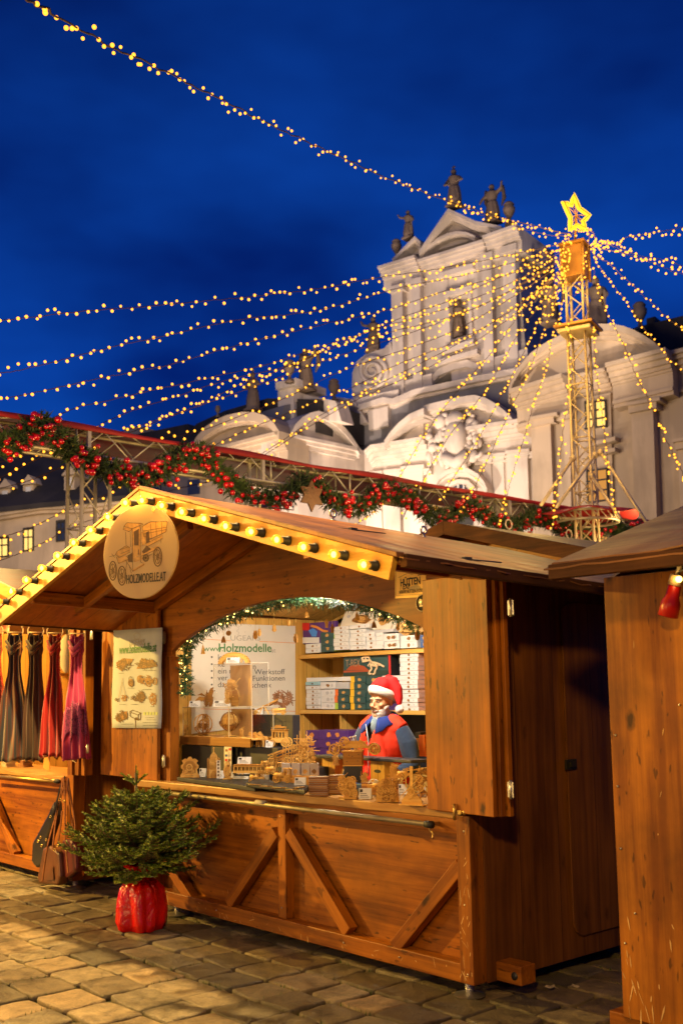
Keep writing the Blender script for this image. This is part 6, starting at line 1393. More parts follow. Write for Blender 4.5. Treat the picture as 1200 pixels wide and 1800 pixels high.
def scarf(px, ytop, ybot, wt, wb, m, label, dy, extra=None, seed=0, lean=0, ringc=RINGM):
    """cloth gathered over a ring hanger and hanging in pleats"""
    rnd = random.Random(seed); Yp = YL-.13+dy; TR = Matrix.Rotation(R(40), 4, 'Z')
    p = pl(px, ytop, 1, Yp); q = pl(px+lean*.5, ybot, 1, Yp); k = dep(p)/F
    hg = thing('ring_hanger', label[1], 'hanger', (p.x, Yp, p.z+.10), 0, 'ring hangers at the scarf stall')
    b = MB(); b.T = Matrix.Translation((p.x, Yp, 0)) @ TR @ Matrix.Translation((-p.x, -Yp, 0)); TM = b.T; rr_ = 13.5*k; cc = Vector((p.x, Yp, p.z+8*k)); b.tube([cc+Vector((rr_*1.1*math.cos(t*math.pi/12), 0, rr_*math.sin(t*math.pi/12))) for t in range(24)], .005, 6, closed=True)
    b.build('ring', ringc, hg); b = MB(); b.T = TM; b.tube([cc+Vector((-rr_*1.1, 0, -.01)), cc+Vector((rr_*1.1, 0, -.015))], .005, 6); b.build('bar', ringc, hg)
    b = MB(); b.tube([cc+Vector((0, 0, rr_)), cc+Vector((.01, .02, rr_+.03)), cc+Vector((0, .03, rr_+.06))], .003, 5); b.build('hook', M['steel'], hg)
    g = thing('scarf', label[0], 'scarf', (p.x, Yp, p.z), 0, None)
    H = p.z-q.z; rows = 34; n = 72; vs = []
    prof = [(0, wt*.85), (.05, wt*1.08), (.12, wt*1.05), (.19, wt*.80), (.3, wt*.86), (.5, wt+(wb-wt)*.45), (.75, wt+(wb-wt)*.8), (1, wb)]
    def wf(t):
        for (a, x), (c, y) in zip(prof, prof[1:]):
            if t <= c: return x+(y-x)*(t-a)/(c-a)
        return wb
    for j in range(rows+1):
        t = j/rows; w = wf(t)*k/2; cx = p.x+(q.x-p.x)*t
        for i in range(n):
            a = 2*math.pi*i/n; fold = (math.sin(a*9+seed+2.5*noise.noise(Vector((math.cos(a), math.sin(a), t*1.3+seed*5))))*(.07+.10*t)+.45*noise.noise(Vector((math.cos(a)*3+seed*7, math.sin(a)*3, t*1.6))))
            if .03 < t < .17: fold = .10*math.sin(a*3+t*60)+.06*math.sin(t*110+a*2)
            x = cx+w*math.cos(a)*(1+fold*.5)+.03*noise.noise(Vector((seed*3, t*2.2, 1)))*t; y = Yp+w*.42*math.sin(a)*(1+fold*1.6)+.018*math.sin(a*9+seed)*math.sin(a)
            z = p.z-H*t+(.05*noise.noise(Vector((math.cos(a)*2+seed, math.sin(a)*2, 5)))*t**6)+(.025*math.cos(a)**2 if t < .05 else 0)
            vs.append((x, y, z))
    b = MB(); b.T = TM; b.add(vs, [(j*n+i, j*n+(i+1) % n, (j+1)*n+(i+1) % n, (j+1)*n+i) for j in range(rows) for i in range(n)]+[tuple(range(n)), tuple(rows*n+i for i in range(n))[::-1]], True)
    b.build('cloth', m, g)
    # the knot drawn round the neck
    b = MB(); b.T = TM; zz = p.z-H*.085
    b.tube([(p.x-wt*k*.52, Yp-.03, zz+.05), (p.x-.01, Yp-.06, zz-.03), (p.x+wt*k*.5, Yp-.03, zz+.05)], [.014, .024, .014], 10); b.tube([(p.x-wt*k*.50, Yp-.03, zz+.0), (p.x-.01, Yp-.055, zz-.07), (p.x+wt*k*.45, Yp-.03, zz-.0)], [.012, .020, .012], 10)
    b.build('knot', m, g)
    return g
c1 = cloth('dark_striped_cloth', [(.03, .012, .010), (.018, .03, .05), (.11, .022, .008), (.015, .018, .028), (.05, .02, .045)], 16)
c2 = cloth('brown_paisley_cloth', [(.045, .012, .006), (.07, .028, .010), (.02, .010, .006), (.09, .018, .010)], 22)
c3 = cloth('red_gauze', [(.30, .004, .006), (.45, .008, .006), (.10, .003, .005), (.42, .03, .008)], 18, .6)
c4 = cloth('pink_gauze', [(.55, .02, .06), (.38, .02, .12), (.50, .04, .17), (.34, .015, .09)], 12, .6)
scarf(27, 1117, 1337, 27, 56, c1, ('blue-grey and rust striped scarf, leftmost of the fully visible scarves', 'white ring above the blue-grey striped scarf'), .02, seed=1, lean=-8)
scarf(63, 1117, 1336, 27, 40, c2, ('dark brown patterned scarf between the striped and the red scarves', 'white ring above the dark brown patterned scarf'), .0, seed=2, lean=-6)
scarf(97, 1118, 1330, 21, 42, c3, ('sheer red scarf between the brown and the pink scarves', 'white ring above the sheer red scarf'), -.02, seed=3, lean=-8)
g4 = scarf(136, 1119, 1335, 24, 46, c4, ('pink scarf with a dark purple patterned band, hanging nearest the post', 'pale ring above the pink scarf'), -.07, seed=4, lean=-6)
scarf(-8, 1118, 1330, 24, 44, c3, ('red scarf just cut by the left edge of the photo', 'white ring cut by the left edge of the photo'), .03, seed=6, lean=-4)
# purple patterned band low on the pink scarf
b = MB(); Yp = YL-.13-.07; pk = pl(136, 1119, 1, Yp); b.T = Matrix.Translation((pk.x, Yp, 0)) @ Matrix.Rotation(R(40), 4, 'Z') @ Matrix.Translation((-pk.x, -Yp, 0)); k4 = dep(pl(134, 1250, 1, Yp))/F; n = 36; rnd = random.Random(8)
pm, nt, bb_ = newmat('purple_pattern_cloth'); tcn = N(nt, 'ShaderNodeTexCoord'); vo = N(nt, 'ShaderNodeTexVoronoi', Scale=70.0); nt.links.new(tcn.outputs['Object'], vo.inputs['Vector'])
r_ = N(nt, 'ShaderNodeValToRGB'); r_.color_ramp.elements[0].position = .2; r_.color_ramp.elements[1].position = .55; r_.color_ramp.elements[0].color = (.035, .012, .04, 1); r_.color_ramp.elements[1].color = (.30, .05, .16, 1)
nt.links.new(vo.outputs['Distance'], r_.inputs[0]); nt.links.new(r_.outputs[0], bb_.inputs['Base Color']); bb_.inputs['Roughness'].default_value = .8
vs = []; rows = 10
for j in range(rows+1):
    for i in range(n+1):
        a = math.pi+math.pi*i/n; u = math.cos(a)
        ytop_ = 1232+ (22*abs(u)**1.2) + 3*math.sin(i*1.7); y = ytop_+(1296+8*math.sin(i*.9)-ytop_)*j/rows; t = (y-1119)/216
        w = (24+(46-24)*min(1, .45+.55*(t-.5)/.5))*k4/2*1.06; c = pl(136-3*t, y, 1, Yp)
        fold = math.sin(a*9+4+1.3*math.sin(t*2+4))*(.10+.12*t)+.07*math.sin(a*17+8)
        vs.append((c.x+w*u*(1+fold*.35), Yp+w*.42*math.sin(a)*(1+fold*1.6)+.018*math.sin(a*9+4)*math.sin(a)-.006, c.z))
b.add(vs, [(j*(n+1)+i, j*(n+1)+i+1, (j+1)*(n+1)+i+1, (j+1)*(n+1)+i) for j in range(rows) for i in range(n)], True)
o = b.build('patterned_band', pm, g4, fixn=False); md = o.modifiers.new('s', 'SOLIDIFY'); md.thickness = .003
# inside of the scarf stall: back goods, orange glow wall with bags and bundles
side = bx('side_wall', X4L-.03, X4L, YL-.02, 6.4, .07, 2.6, M['pine_y'], s4)
goods = [((.55, .20, .04), 'stack of orange knitted scarves on the back shelf'), ((.60, .35, .12), 'pale cloth bundle on the back shelf'), ((.40, .08, .03), 'rust red cloth bundle on the back shelf'), ((.62, .42, .2), 'cream cloth bundle near the post')]
bx('shelf', X4L+.01, X4R-.04, 6.0, 6.36, 1.45, 1.48, M['pine_x'], s4); bx('shelf', X4L+.01, X4R-.04, 6.0, 6.36, 1.95, 1.98, M['pine_x'], s4)
rnd = random.Random(12); labs = ['orange', 'rust', 'cream', 'brown', 'dark red', 'ochre', 'sand', 'russet', 'grey', 'amber', 'plum', 'olive']
colsB = {'orange': (.7, .25, .04), 'rust': (.42, .12, .03), 'cream': (.7, .55, .33), 'brown': (.2, .09, .03), 'dark red': (.3, .02, .02), 'ochre': (.6, .36, .07), 'sand': (.6, .45, .25), 'russet': (.35, .1, .05), 'grey': (.3, .27, .24), 'amber': (.72, .38, .06), 'plum': (.16, .04, .07), 'olive': (.2, .17, .05)}
for i in range(12):
    x = -12.2+.29*i; lev = 1.481 if i % 2 else 1.981
    c = labs[i]; g = thing('folded_cloth', 'folded %s cloth on the %s shelf deep inside the scarf stall' % (c, 'lower' if i % 2 else 'upper'), 'folded cloth', (x, 6.17, lev), 0, 'folded cloths in the scarf stall')
    for q in range(4):
        b = MB(); b.bb(x-.12, x+.12, 6.04+rnd.uniform(0, .02), 6.32, lev+.002+q*.05, lev+.048+q*.05); b.build('fold', mat('cloth_'+c.replace(' ', '_'), colsB[c], .9, var=.3, vscale=10), g, bevel=.018)
gy = thing('backpack', 'pale grey backpack hanging behind the red and pink scarves', 'backpack', tuple(pl(120, 1140, 1, 4.75)))
b = MB(); c = pl(118, 1140, 1, 4.75); 
b.sph((0, 0, 0), 1, 16, 12, (.09, .07, .19)); b.v = [(v[0]+c.x, v[1]+c.y, v[2]+c.z-.05) for v in b.v]; b.build('pack', mat('pale_grey_canvas', (.5, .47, .42), .8, bump=.3), gy)
b = MB(); b.tube([c+Vector((.07, 0, .12)), c+Vector((.13, -.03, 0)), c+Vector((.09, 0, -.2))], .018, 8); b.tube([c+Vector((0, 0, .14)), c+Vector((0, 0, .26))], .01, 6); b.build('strap', M['rubber'], gy)
for i, (x, dz, col, lab) in enumerate(((15, .02, (.5, .4, .3), 'pile of small printed cards at the left end of the scarf counter'), (45, .03, (.30, .14, .07), 'stack of dark wallets on the scarf counter'))):
    p = pl(x, 1348, 2, .966); g = thing('goods_stack', lab, 'stack', tuple(p)); rnd = random.Random(i)
    for q in range(5):
        b = MB(); b.box(p+Vector((rnd.uniform(-.01, .01), rnd.uniform(-.01, .01), .008+.0135*q)), (.13, .10, .012), Matrix.Rotation(rnd.uniform(-.2, .2), 3, 'Z')); b.build('card', mat('card%d' % (q % 3), tuple(cc*(1-.2*q/3) for cc in col), .6), g, bevel=.002)
p = pl(84, 1338, 1, YL-.16); g = thing('swing_tag', 'orange paper tag hanging over the scarf counter edge', 'tag', tuple(p)); b = MB(); b.prism([p+Vector((-.075, 0, .03)), p+Vector((.05, 0, .045)), p+Vector((.04, 0, -.085)), p+Vector((-.085, 0, -.07))], (0, .004, 0)); b.build('card', mat('orange_paper', (.65, .28, .05), .7), g)
p = pl(9, 1101, 1, 5.2); g = thing('hanging_sign', 'small cream sign with red letters behind the leftmost rings', 'sign', tuple(p)); b = MB(); b.bb(p.x-.16, p.x+.10, 5.2, 5.21, p.z-.06, p.z+.06); b.build('board', mat('cream_board', (.75, .6, .42), .6), g); text('lettering', 'cell', p+Vector((-.03, -.003, 0)), (1, 0, 0), (0, 0, 1), .1, mat('red_letters', (.55, .1, .05), .6), g, th=.0005)
# handbags hanging from the rail
def strap_(mb, pts, w=.022, t=.006, yoff=0):
    P3 = smooth([pl(x, y, 1, YL-.16-yoff) for x, y in pts], 5)
    for a, c in zip(P3, P3[1:]): mb.bar(a, c+(c-a)*.08, t, w, (0, 1, 0)) if False else mb.bar(a, c+(c-a)*.08, w, t, (0, 1, 0))
LB = mat('brown_leather', (.11, .035, .010), .38, var=.3, spec=.6); LT = mat('tan_leather', (.20, .07, .022), .42, var=.3); LK = mat('black_leather', (.018, .016, .016), .3, spec=.6); LR = mat('dark_red_leather', (.10, .012, .010), .35)
def q7b(pts): return [(x/7.5+40, y/7.5+1340) for x, y in pts]
def bag(name, lab, body, yo, m_, straps, sm, th=.09):
    pts = [pl(x, y, 1, YL-.14-yo) for x, y in q7b(body)]; c = sum(pts, Vector())/len(pts)
    g = thing('handbag', lab, 'handbag', tuple(c), 0, 'handbags hanging by the scarf stall')
    b = MB(); b.prism([p+Vector((0, -th/2, 0)) for p in pts], (0, th, 0)); b.build('body', m_, g, bevel=.022)
    for sp in straps: b = MB(); strap_(b, q7b(sp), yoff=yo+th*.3); b.build('strap', sm, g)
    return g
g1 = bag('handbag', 'black handbag with brass buckles, leftmost of the hanging bags', [(470, 500), (390, 680), (240, 960), (185, 1050), (170, 1300), (240, 1390), (330, 1340), (380, 1000), (480, 700)], -.0, LK, [[(560, 190), (500, 330), (440, 560), (380, 720)]], LK)
b = MB()
for (x, y) in q7b([(235, 990), (205, 1040), (250, 1100), (370, 715), (310, 1020)]): b.tube([pl(x+1.6*math.cos(k), y+2.2*math.sin(k), 1, YL-.19) for k in range(6)], .004, 5, closed=True)
b.build('buckle', M['brass'], g1)
g2 = bag('handbag', 'brown leather handbag with long straps, in the middle and hanging lowest', [(330, 1120), (420, 1090), (540, 1180), (560, 1500), (530, 1620), (270, 1590), (250, 1500)], .05, LB, [[(530, 200), (505, 420), (440, 760), (395, 1150)], [(545, 210), (560, 500), (560, 800), (572, 1150), (600, 1450)], [(530, 330), (480, 560), (330, 1100), (260, 1560)], [(520, 640), (500, 850), (460, 1100)]], LT)
for (x, y) in q7b([(420, 1150), (575, 1155), (460, 1100), (545, 510), (495, 490)]): b = MB(); b.tube([pl(x+2.4*math.cos(k), y+2.0*math.sin(k), 1, YL-.255) for k in range(6)], .004, 5, closed=True); b.build('ring', M['brass'], g2)
b = MB(); fillp(b, lambda x, y, l=0: pl(x, y, 1, YL-.245), q7b([(310, 1380), (400, 1375), (410, 1550), (305, 1560)])); b.build('leather_patch', LB, g2, fixn=False)
bag('handbag', 'dark red handbag, rightmost of the hanging bags, half behind the fir', [(580, 1010), (690, 1000), (760, 1100), (770, 1420), (640, 1520), (590, 1500), (560, 1250)], .01, LR, [[(600, 210), (640, 480), (690, 800), (680, 960)], [(590, 230), (615, 500), (640, 700), (670, 900)]], LT)
# ================================================================== inside of the model stall
CZ = 1.0125
WHT = mat('white_card', (.70, .70, .70), .45, var=.04); OFFW = mat('cream_card', (.78, .72, .60), .5, var=.05)
PLY = wood('laser_cut_ply', (.90, .56, .16), (.62, .32, .065), 0, knots=0, grain=2.0, wear=.12, rough=.5)
PLYD = wood('laser_cut_ply_dark', (.55, .28, .06), (.28, .12, .022), 0, knots=0, grain=2.0, wear=.2, rough=.5)
COLS = {'teal': (.025, .075, .075), 'yellow': (.85, .50, .02), 'orange': (.85, .18, .02), 'green': (.42, .62, .05), 'purple': (.09, .03, .20), 'lightblue': (.30, .52, .60), 'pink': (.75, .45, .36), 'blue': (.04, .10, .28), 'red': (.6, .02, .02), 'black': (.015, .015, .018), 'grey': (.5, .5, .52), 'magenta': (.7, .05, .35), 'brown': (.3, .14, .05), 'darkpurple': (.05, .02, .12)}
CM = {k: mat('card_'+k, v, .4, var=.1) for k, v in COLS.items()}
# shelves
SY0, SY1 = 5.99, YB-.032
def shelfz(x, y): return pl(x, y, 1, SY0).z
zs1, zs2 = shelfz(600, 1147.5), shelfz(640, 1248.5)
for nm, z in (('upper', zs1), ('lower', zs2)):
    bx('shelf', XL+.046, XR-.046, SY0, SY1, z-.034, z, M['pine_x'], st, .003)
bx('black_back_panel', -6.98, XR-.2, YB-.044, YB-.033, 1.0, zs1-.10, M['black'], st); bx('black_back_panel', -6.98, XR-.2, YB-.043, YB-.033, zs1+.001, 2.36, M['black'], st)
for X in (XL+.06, -6.99): bx('shelf_upright', X, X+.02, SY0+.02, SY1, .101, zs2-.035, M['pine_y'], st)
# boxes on the shelves
def ordn(n): return ['', 'top', 'second', 'third', 'fourth', 'fifth', 'sixth', 'seventh', 'eighth', 'ninth', 'tenth', 'eleventh', 'twelfth', 'thirteenth'][n]
def pbox(x0, x1, y0, y1, label, m_=WHT, front=None, pic=True, depth=.26, Y=None, side=None, stripe=None, seed=0, pics=1, group=None, name='puzzle_box', piccol=None):
    Y = SY0+.012 if Y is None else Y
    A_, B_ = pl(x0, (y0+y1)/2, 1, Y), pl(x1, (y0+y1)/2, 1, Y); xm = (x0+x1)/2
    zt, zb_ = pl(xm, y0, 1, Y).z, pl(xm, y1, 1, Y).z
    rnd = random.Random(seed*31+int(x0)+int(y0)); dx = rnd.uniform(-.004, .004); dy = rnd.uniform(0, .014)
    g = thing(name, label, 'box', ((A_.x+B_.x)/2, Y, zb_), 0, group)
    b = MB(); ms = [m_, side or m_]
    X0, X1, Y0, Y1, Z0, Z1 = A_.x+dx, B_.x+dx, Y+dy, Y+dy+depth, zb_+.0015, zt
    b.bb(X0, X1, Y0, Y1, Z0, Z1)
    b.mi = [0, 1, 0, 0, 0, 0]
    b.build('carton', ms, g, bevel=.0015, fixn=True)
    P = lambda u, v, l=0: Vector((X0+(X1-X0)*u, Y0-.0008-l*.1, Z1-(Z1-Z0)*v))
    if stripe: b = MB(); fillp(b, P, [(0, .0), (stripe[1], .0), (stripe[1], 1), (0, 1)]); b.build('side_stripe', stripe[0], g, fixn=False)
    if front: b = MB(); fillp(b, P, [(stripe[1] if stripe else .02, .04), (.98, .04), (.98, .96), (stripe[1] if stripe else .02, .96)]); b.build('printed_front', front, g, fixn=False)
    if pic:
        b = MB(); asp = (X1-X0)/(Z1-Z0)
        for q in range(pics):
            cx = (.5 if pics == 1 else .35+.3*q)+(.1 if stripe else 0); h = .3; w = h/asp*1.5
            pts = []
            for k in range(11): a = 2*math.pi*k/11; r_ = rnd.uniform(.65, 1.1); pts.append((cx+w*r_*math.cos(a), .52+h*r_*math.sin(a)))
            fillp(b, lambda u, v, l=0: P(u, v, .01), pts)
        b.build('printed_picture', piccol or (TAN if (front or m_ is not WHT) else BROWN), g, fixn=False)
        if m_ is WHT and not front and (x1-x0) > 24:
            b = MB(); fillp(b, lambda u, v, l=0: P(u, v, .01), ell(.78, .5, .22/asp, .22, 10)[:-1]); b.build('printed_badge', CM['grey'], g, fixn=False)
    return g
def stack(x0, x1, y0, y1, n, what, **kw):
    for i in range(n):
        a, c = y0+(y1-y0)*i/n, y0+(y1-y0)*(i+1)/n
        lab = ('%s box, %s from the top of %s' % (kw.get('adj', 'white'), ordn(i+1), what)) if i else ('%s box on top of %s' % (kw.get('adj', 'white'), what))
        kk = {k: v for k, v in kw.items() if k != 'adj'}
        pbox(x0, x1, a, c, lab, seed=i, group='boxes in '+what, **kk)
stack(586, 612, 1101, 1142.5, 6, 'the upper-shelf stack right of the dark boxes')
stack(613.5, 641, 1106, 1142, 5, 'the widest upper-shelf stack of five')
stack(642.5, 658, 1112, 1141.5, 4, 'the narrow upper-shelf stack of four', pics=1)
stack(659, 672, 1111, 1141, 4, 'the narrowest upper-shelf stack', pic=False)
stack(673.5, 700, 1113.5, 1140.5, 2, 'the thick pair amid the upper shelf', pics=2)
stack(702.5, 731, 1116.5, 1139.5, 2, 'the pair left of the ship model')
stack(737, 752, 1116, 1138, 2, 'the pair under the ship model', adj='dark blue', m_=CM['blue'])
stack(536, 561.5, 1131.5, 1148, 2, 'the low pair under the purple lid')
stack(562.5, 586, 1111, 1146, 3, 'the dark trio on the upper shelf', adj='dark teal', m_=CM['teal'], side=CM['green'])
# upright colourful lid standing on the low pair
def standing(x0, x1, y0, y1, label, m_, Y, depth=.03, tilt=0):
    g = pbox(x0, x1, y0, y1, label, m_, pic=False, depth=depth, Y=Y); return g
g = standing(525, 590, 1094, 1131, 'upright purple and red box lid with a blue printed figure, left end of upper shelf', CM['purple'], SY0+.05)
def PB(Y): return lambda x, y, l=0: pl(x, y, 1, Y-.0012-l*.1)
P_ = PB(SY0+.05)
def q56(pts): return [(x/5+520, y/5+1040) for x, y in pts]
b = MB(); fillp(b, P_, q56([(50, 275), (120, 275), (120, 340), (50, 340)])); b.build('red_corner', CM['red'], g, fixn=False)
b = MB(); fillp(b, P_, q56([(110, 340), (150, 320), (190, 350), (180, 395), (140, 395)]), .01); b.build('blue_figure', mat('bright_blue_print', (.06, .25, .75), .4), g, fixn=False)
b = MB(); stroke(b, P_, q56([(130, 300), (180, 310), (240, 345), (280, 350)]), 4, .012); b.build('orange_figure', ORANGEP, g, fixn=False)
b = MB(); fillp(b, P_, q56([(35, 402), (205, 402), (205, 450), (35, 455)])); b.build('white_band', WHT, g, fixn=False)
# tilted lids lying on the stacks
def lid(pts, label, m_, Yf, Yb, prints, side=None):
    """a lid leaning back: bottom edge at plane Yf, top edge at plane Yb"""
    bl_, br_, tr_, tl_ = pts
    q = [pl(*bl_, 1, Yf), pl(*br_, 1, Yf), pl(*tr_, 1, Yb), pl(*tl_, 1, Yb)]
    c = sum(q, Vector())/4; g = thing('box_lid', label, 'box lid', tuple(c), 0, None)
    nn = (q[1]-q[0]).cross(q[3]-q[0]).normalized(); b = MB(); b.prism(q, -nn*.025 if nn.y < 0 else nn*.025); b.build('lid', m_, g, bevel=.002)
    if nn.y > 0: nn = -nn
    for poly, mm in prints:
        b = MB(); b.add([q[0].lerp(q[1], u).lerp(q[3].lerp(q[2], u), v)+nn*.002 for u, v in poly], [tuple(range(len(poly)))]); b.build('print', mm, g, fixn=False)
    return g
rnd = random.Random(2)
def blob(cx, cy, rx, ry, n=14): return [(cx+rx*rnd.uniform(.7, 1.1)*math.cos(2*math.pi*k/n), cy+ry*rnd.uniform(.7, 1.1)*math.sin(2*math.pi*k/n)) for k in range(n)]
lid([(597, 1102), (653, 1103), (660, 1075), (607, 1074)], 'large cream lid with a brown ship picture leaning back on the upper stacks', OFFW, 6.03, 6.16, [(blob(.62, .48, .3, .32), BROWN), (blob(.62, .5, .22, .2), TAN), (blob(.18, .65, .06, .12), CM['grey'])])
lid([(655, 1106), (686, 1107), (692, 1079), (660, 1071)], 'cream lid with a brown oval model picture, beside the ship lid', OFFW, 6.03, 6.14, [(blob(.5, .5, .36, .28), TAN), (blob(.5, .5, .25, .14), BROWN)])
lid([(687, 1107), (712, 1108), (722, 1078), (694, 1080)], 'plain pale lid partly hidden by the garland, right of the oval one', OFFW, 6.05, 6.16, [(blob(.25, .6, .1, .12), CM['grey'])])
pbox(613, 649, 1097.5, 1105, 'flat white box lying across the wide upper stack', seed=4); pbox(640, 690, 1107, 1112.5, 'long grey-white slab under the tilted lids', m_=CM['grey'], pic=False)
# lower shelf
stack(536.5, 561, 1205.5, 1246.5, 6, 'the leftmost lower-shelf stack')
pbox(536.5, 561, 1198.5, 1205, 'light blue thin box above the leftmost lower-shelf stack', m_=CM['lightblue'], piccol=BROWN2)
stack(562.5, 589, 1199, 1211, 1, 'the lower-shelf stack of thick white boxes')
stack(562.5, 587, 1212, 1247, 3, 'the thick white trio', piccol=CM['grey'])
pbox(537, 614, 1190.5, 1198, 'long flat white box bridging the left lower-shelf stacks', pic=False); pbox(589.5, 612, 1199, 1211, 'plain pale grey box between white and dark boxes', m_=CM['grey'], pic=False)
for i, (c, nm) in enumerate((('orange', 'topmost'), ('orange', 'middle'), ('green', 'lowest'))):
    y0 = 1211.5+12*i; pbox(587.5, 612.5, y0, y0+11.7, 'dark box with %s stripe, %s of the striped trio' % (c, nm), m_=CM['teal'], stripe=(CM[c], .22), seed=i)
for i in range(5):
    y0 = 1188.5+11.9*i; pbox(614.5, 641, y0, y0+11.7, 'dark green box with yellow stripe and dinosaur picture, %s from the top' % ordn(i+1) if i else 'topmost dark green box with yellow stripe and dinosaur picture', m_=CM['teal'], stripe=(CM['yellow'], .26), seed=i, group='yellow striped boxes')
for i in range(4):
    y0 = 1188.5+14.8*i; pbox(642, 669, y0, y0+14.5, 'dark green box right of the yellow striped ones, %s from the top' % ordn(i+1), m_=CM['teal'], seed=i+3, group='dark green boxes')
pbox(670, 701, 1187.5, 1196, 'small white box lying above the purple box', seed=2); g = pbox(670.5, 701, 1196.5, 1249, 'purple box with magenta corner standing behind the red and white hat', m_=CM['darkpurple'], pic=False)
b = MB(); P_ = PB(SY0+.012); fillp(b, P_, [(671, 1197), (679, 1197), (679, 1206), (671, 1206)], .2); b.build('magenta_corner', CM['magenta'], g, fixn=False)
stack(701, 733, 1147.5, 1251, 13, 'the tall white stack by the right shutter', side=CM['pink'])
# dinosaur skeleton box
g = pbox(602, 680, 1150.5, 1188, 'big dark box with a dinosaur skeleton picture, standing on the striped boxes', m_=CM['teal'], pic=False, depth=.09, Y=SY0+.03)
P_ = PB(SY0+.03)
def cellq(pts): return q56(pts)
b = MB(); fillp(b, P_, cellq([(415, 690), (800, 690), (800, 740), (415, 742)]), .02); b.build('dark_band', mat('dark_green_print', (.02, .045, .035), .4), g, fixn=False)
b = MB(); fillp(b, P_, cellq([(415, 695), (640, 690), (650, 702), (415, 712)]), .04); fillp(b, P_, cellq([(440, 690), (480, 650), (540, 640), (600, 655), (640, 690)]), .03); b.build('lava_hill', mat('rust_print', (.38, .07, .02), .5), g, fixn=False)
text('lettering', 'T-REX', P_(620, 1166, .05), (1, 0, 0), (0, 0, 1), .085, mat('faded_print', (.35, .22, .12), .5), g, sx=.8, th=.0003)
BONE = mat('bone_print', (.80, .58, .34), .5, var=.2, vscale=40); b = MB()
for pts, w in (([(575, 590), (600, 570), (640, 575), (645, 600), (620, 610), (580, 615)], 3), ([(575, 600), (630, 600)], 2.2), ([(640, 590), (665, 620), (700, 625), (740, 640), (775, 660)], 3.2), ([(650, 610), (655, 650), (665, 680), (645, 700), (640, 725)], 3), ([(700, 630), (710, 670), (695, 690), (690, 722), (670, 725)], 3), ([(660, 640), (700, 655), (720, 650)], 2.5), ([(655, 620), (630, 650), (640, 655)], 1.6), ([(640, 725), (665, 720)], 2), ([(670, 625), (668, 655)], 1.5), ([(680, 627), (680, 660)], 1.5), ([(690, 628), (693, 660)], 1.5), ([(610, 580), (615, 605)], 2), ([(720, 635), (735, 650)], 2)):
    stroke(b, P_, cellq(pts), w, .06)
b.build('skeleton_print', BONE, g, fixn=False)
pbox(680.5, 684.5, 1151, 1188, 'narrow red and black box end beside the dinosaur box', m_=CM['red'], side=CM['black'], pic=False, depth=.09)
# purple boxes low on the left back, on a low bench
bx('low_bench', XL+.06, -6.3, 5.72, 5.98, 1.02, 1.05, M['pine_x'], st)
for i in range(3):
    for j, (x0, x1) in enumerate(((536, 559), (560, 611))):
        y0 = 1284+16*i; pbox(x0, x1, y0, y0+15.6, 'violet box with orange printed models, %s row, %s of the low bench' % (('top', 'middle', 'bottom')[i], ('left', 'right')[j]), m_=CM['purple'], pics=2 if j else 1, Y=5.73, depth=.22, seed=i+j, piccol=ORANGEP, group='violet boxes on the low bench')
for i, (x, c, lab) in enumerate(((733, 'black', 'dark bottle-like box at the far right behind the seated goods'), (741, 'orange', 'orange and teal carton beside the right jamb'))):
    pbox(x-5, x+5, 1287+i*5, 1330, lab, m_=CM[c], pic=(i == 0), Y=5.7, depth=.12)
bx('low_bench', -5.9, XR-.06, 5.68, 5.98, 1.06, 1.09, M['pine_x'], st)

# --- banner on the left inner wall
XBn = XL+.052
def PW(x, y, l=0): return pl(x, y, 0, XBn+.003+l*.3)
bn = thing('banner', 'large white banner with green web address on the inner left wall of the stall', 'banner', tuple(PW(430, 1180)))
b = MB(); b.prism([PW(337, 1094), PW(519, 1100.5), PW(519, 1268), PW(337, 1290)], (-.003, 0, 0)); b.build('sheet', mat('banner_vinyl', (.72, .68, .60), .5, var=.03), bn)
def q5b(pts): return [(x/5+300, y/5+1040) for x, y in pts]
b = MB(); 
for pts in ([(270, 415), (530, 432)], [(780, 437), (1100, 452)], [(270, 1030), (1100, 1052)]): stroke(b, PW, q5b(pts), .9, .002)
b.build('orange_line', ORANGEP, bn, fixn=False)
b = MB(); stroke(b, PW, q5b([(655+(x-655)*1.0, y) for x, y in gear_out(655, 345, 72, 11)[20:50]] ), .5, .002); stroke(b, PW, q5b([(655, 350), (655, 360)]), .8, .002); b.build('gear_emblem', GREYP, bn, fixn=False)
zf = lambda y: PW(430, y).z
hgt = lambda px_: px_*dep(PW(430, 1180))/F
text('lettering', 'UGEARS', PW(431.5, 1122, .004), (0, 1, .02), (0, 0, 1), hgt(13), GREYP, bn, sx=1.38, th=.0004)
text('lettering', 'www.', PW(375.5, 1140.5, .004), (0, 1, .01), (0, 0, 1), hgt(14), GREENP, bn, sx=1.25, th=.0004)
text('lettering', 'Holzmodelle', PW(431.5, 1139.5, .004), (0, 1, .01), (0, 0, 1), hgt(21), GREENP, bn, sx=1.07, th=.0004, bold=.0015)
text('lettering', '.at', PW(479, 1143.5, .004), (0, 1, .01), (0, 0, 1), hgt(12), GREYP, bn, sx=1.2, th=.0004)
INK2 = mat('soft_black_print', (.10, .10, .095), .6)
for s_, x, y, al in (('•  k', 370, 1155.5, 'LEFT'), ('•  ke', 370, 1168, 'LEFT'), ('n', 444, 1172, 'LEFT'), ('•  ein n', 370, 1180, 'LEFT'), ('Werkstoff', 447, 1181.5, 'LEFT'), ('•  ver', 370, 1192, 'LEFT'), ('Funktionen', 443.5, 1193, 'LEFT'), ('•  das', 370, 1204, 'LEFT'), ('schenk', 441, 1205, 'LEFT')):
    text('lettering', s_, PW(x, y, .004), (0, 1, .005), (0, 0, 1), hgt(13.5), INK2, bn, align=al, sx=1.2, th=.0004)
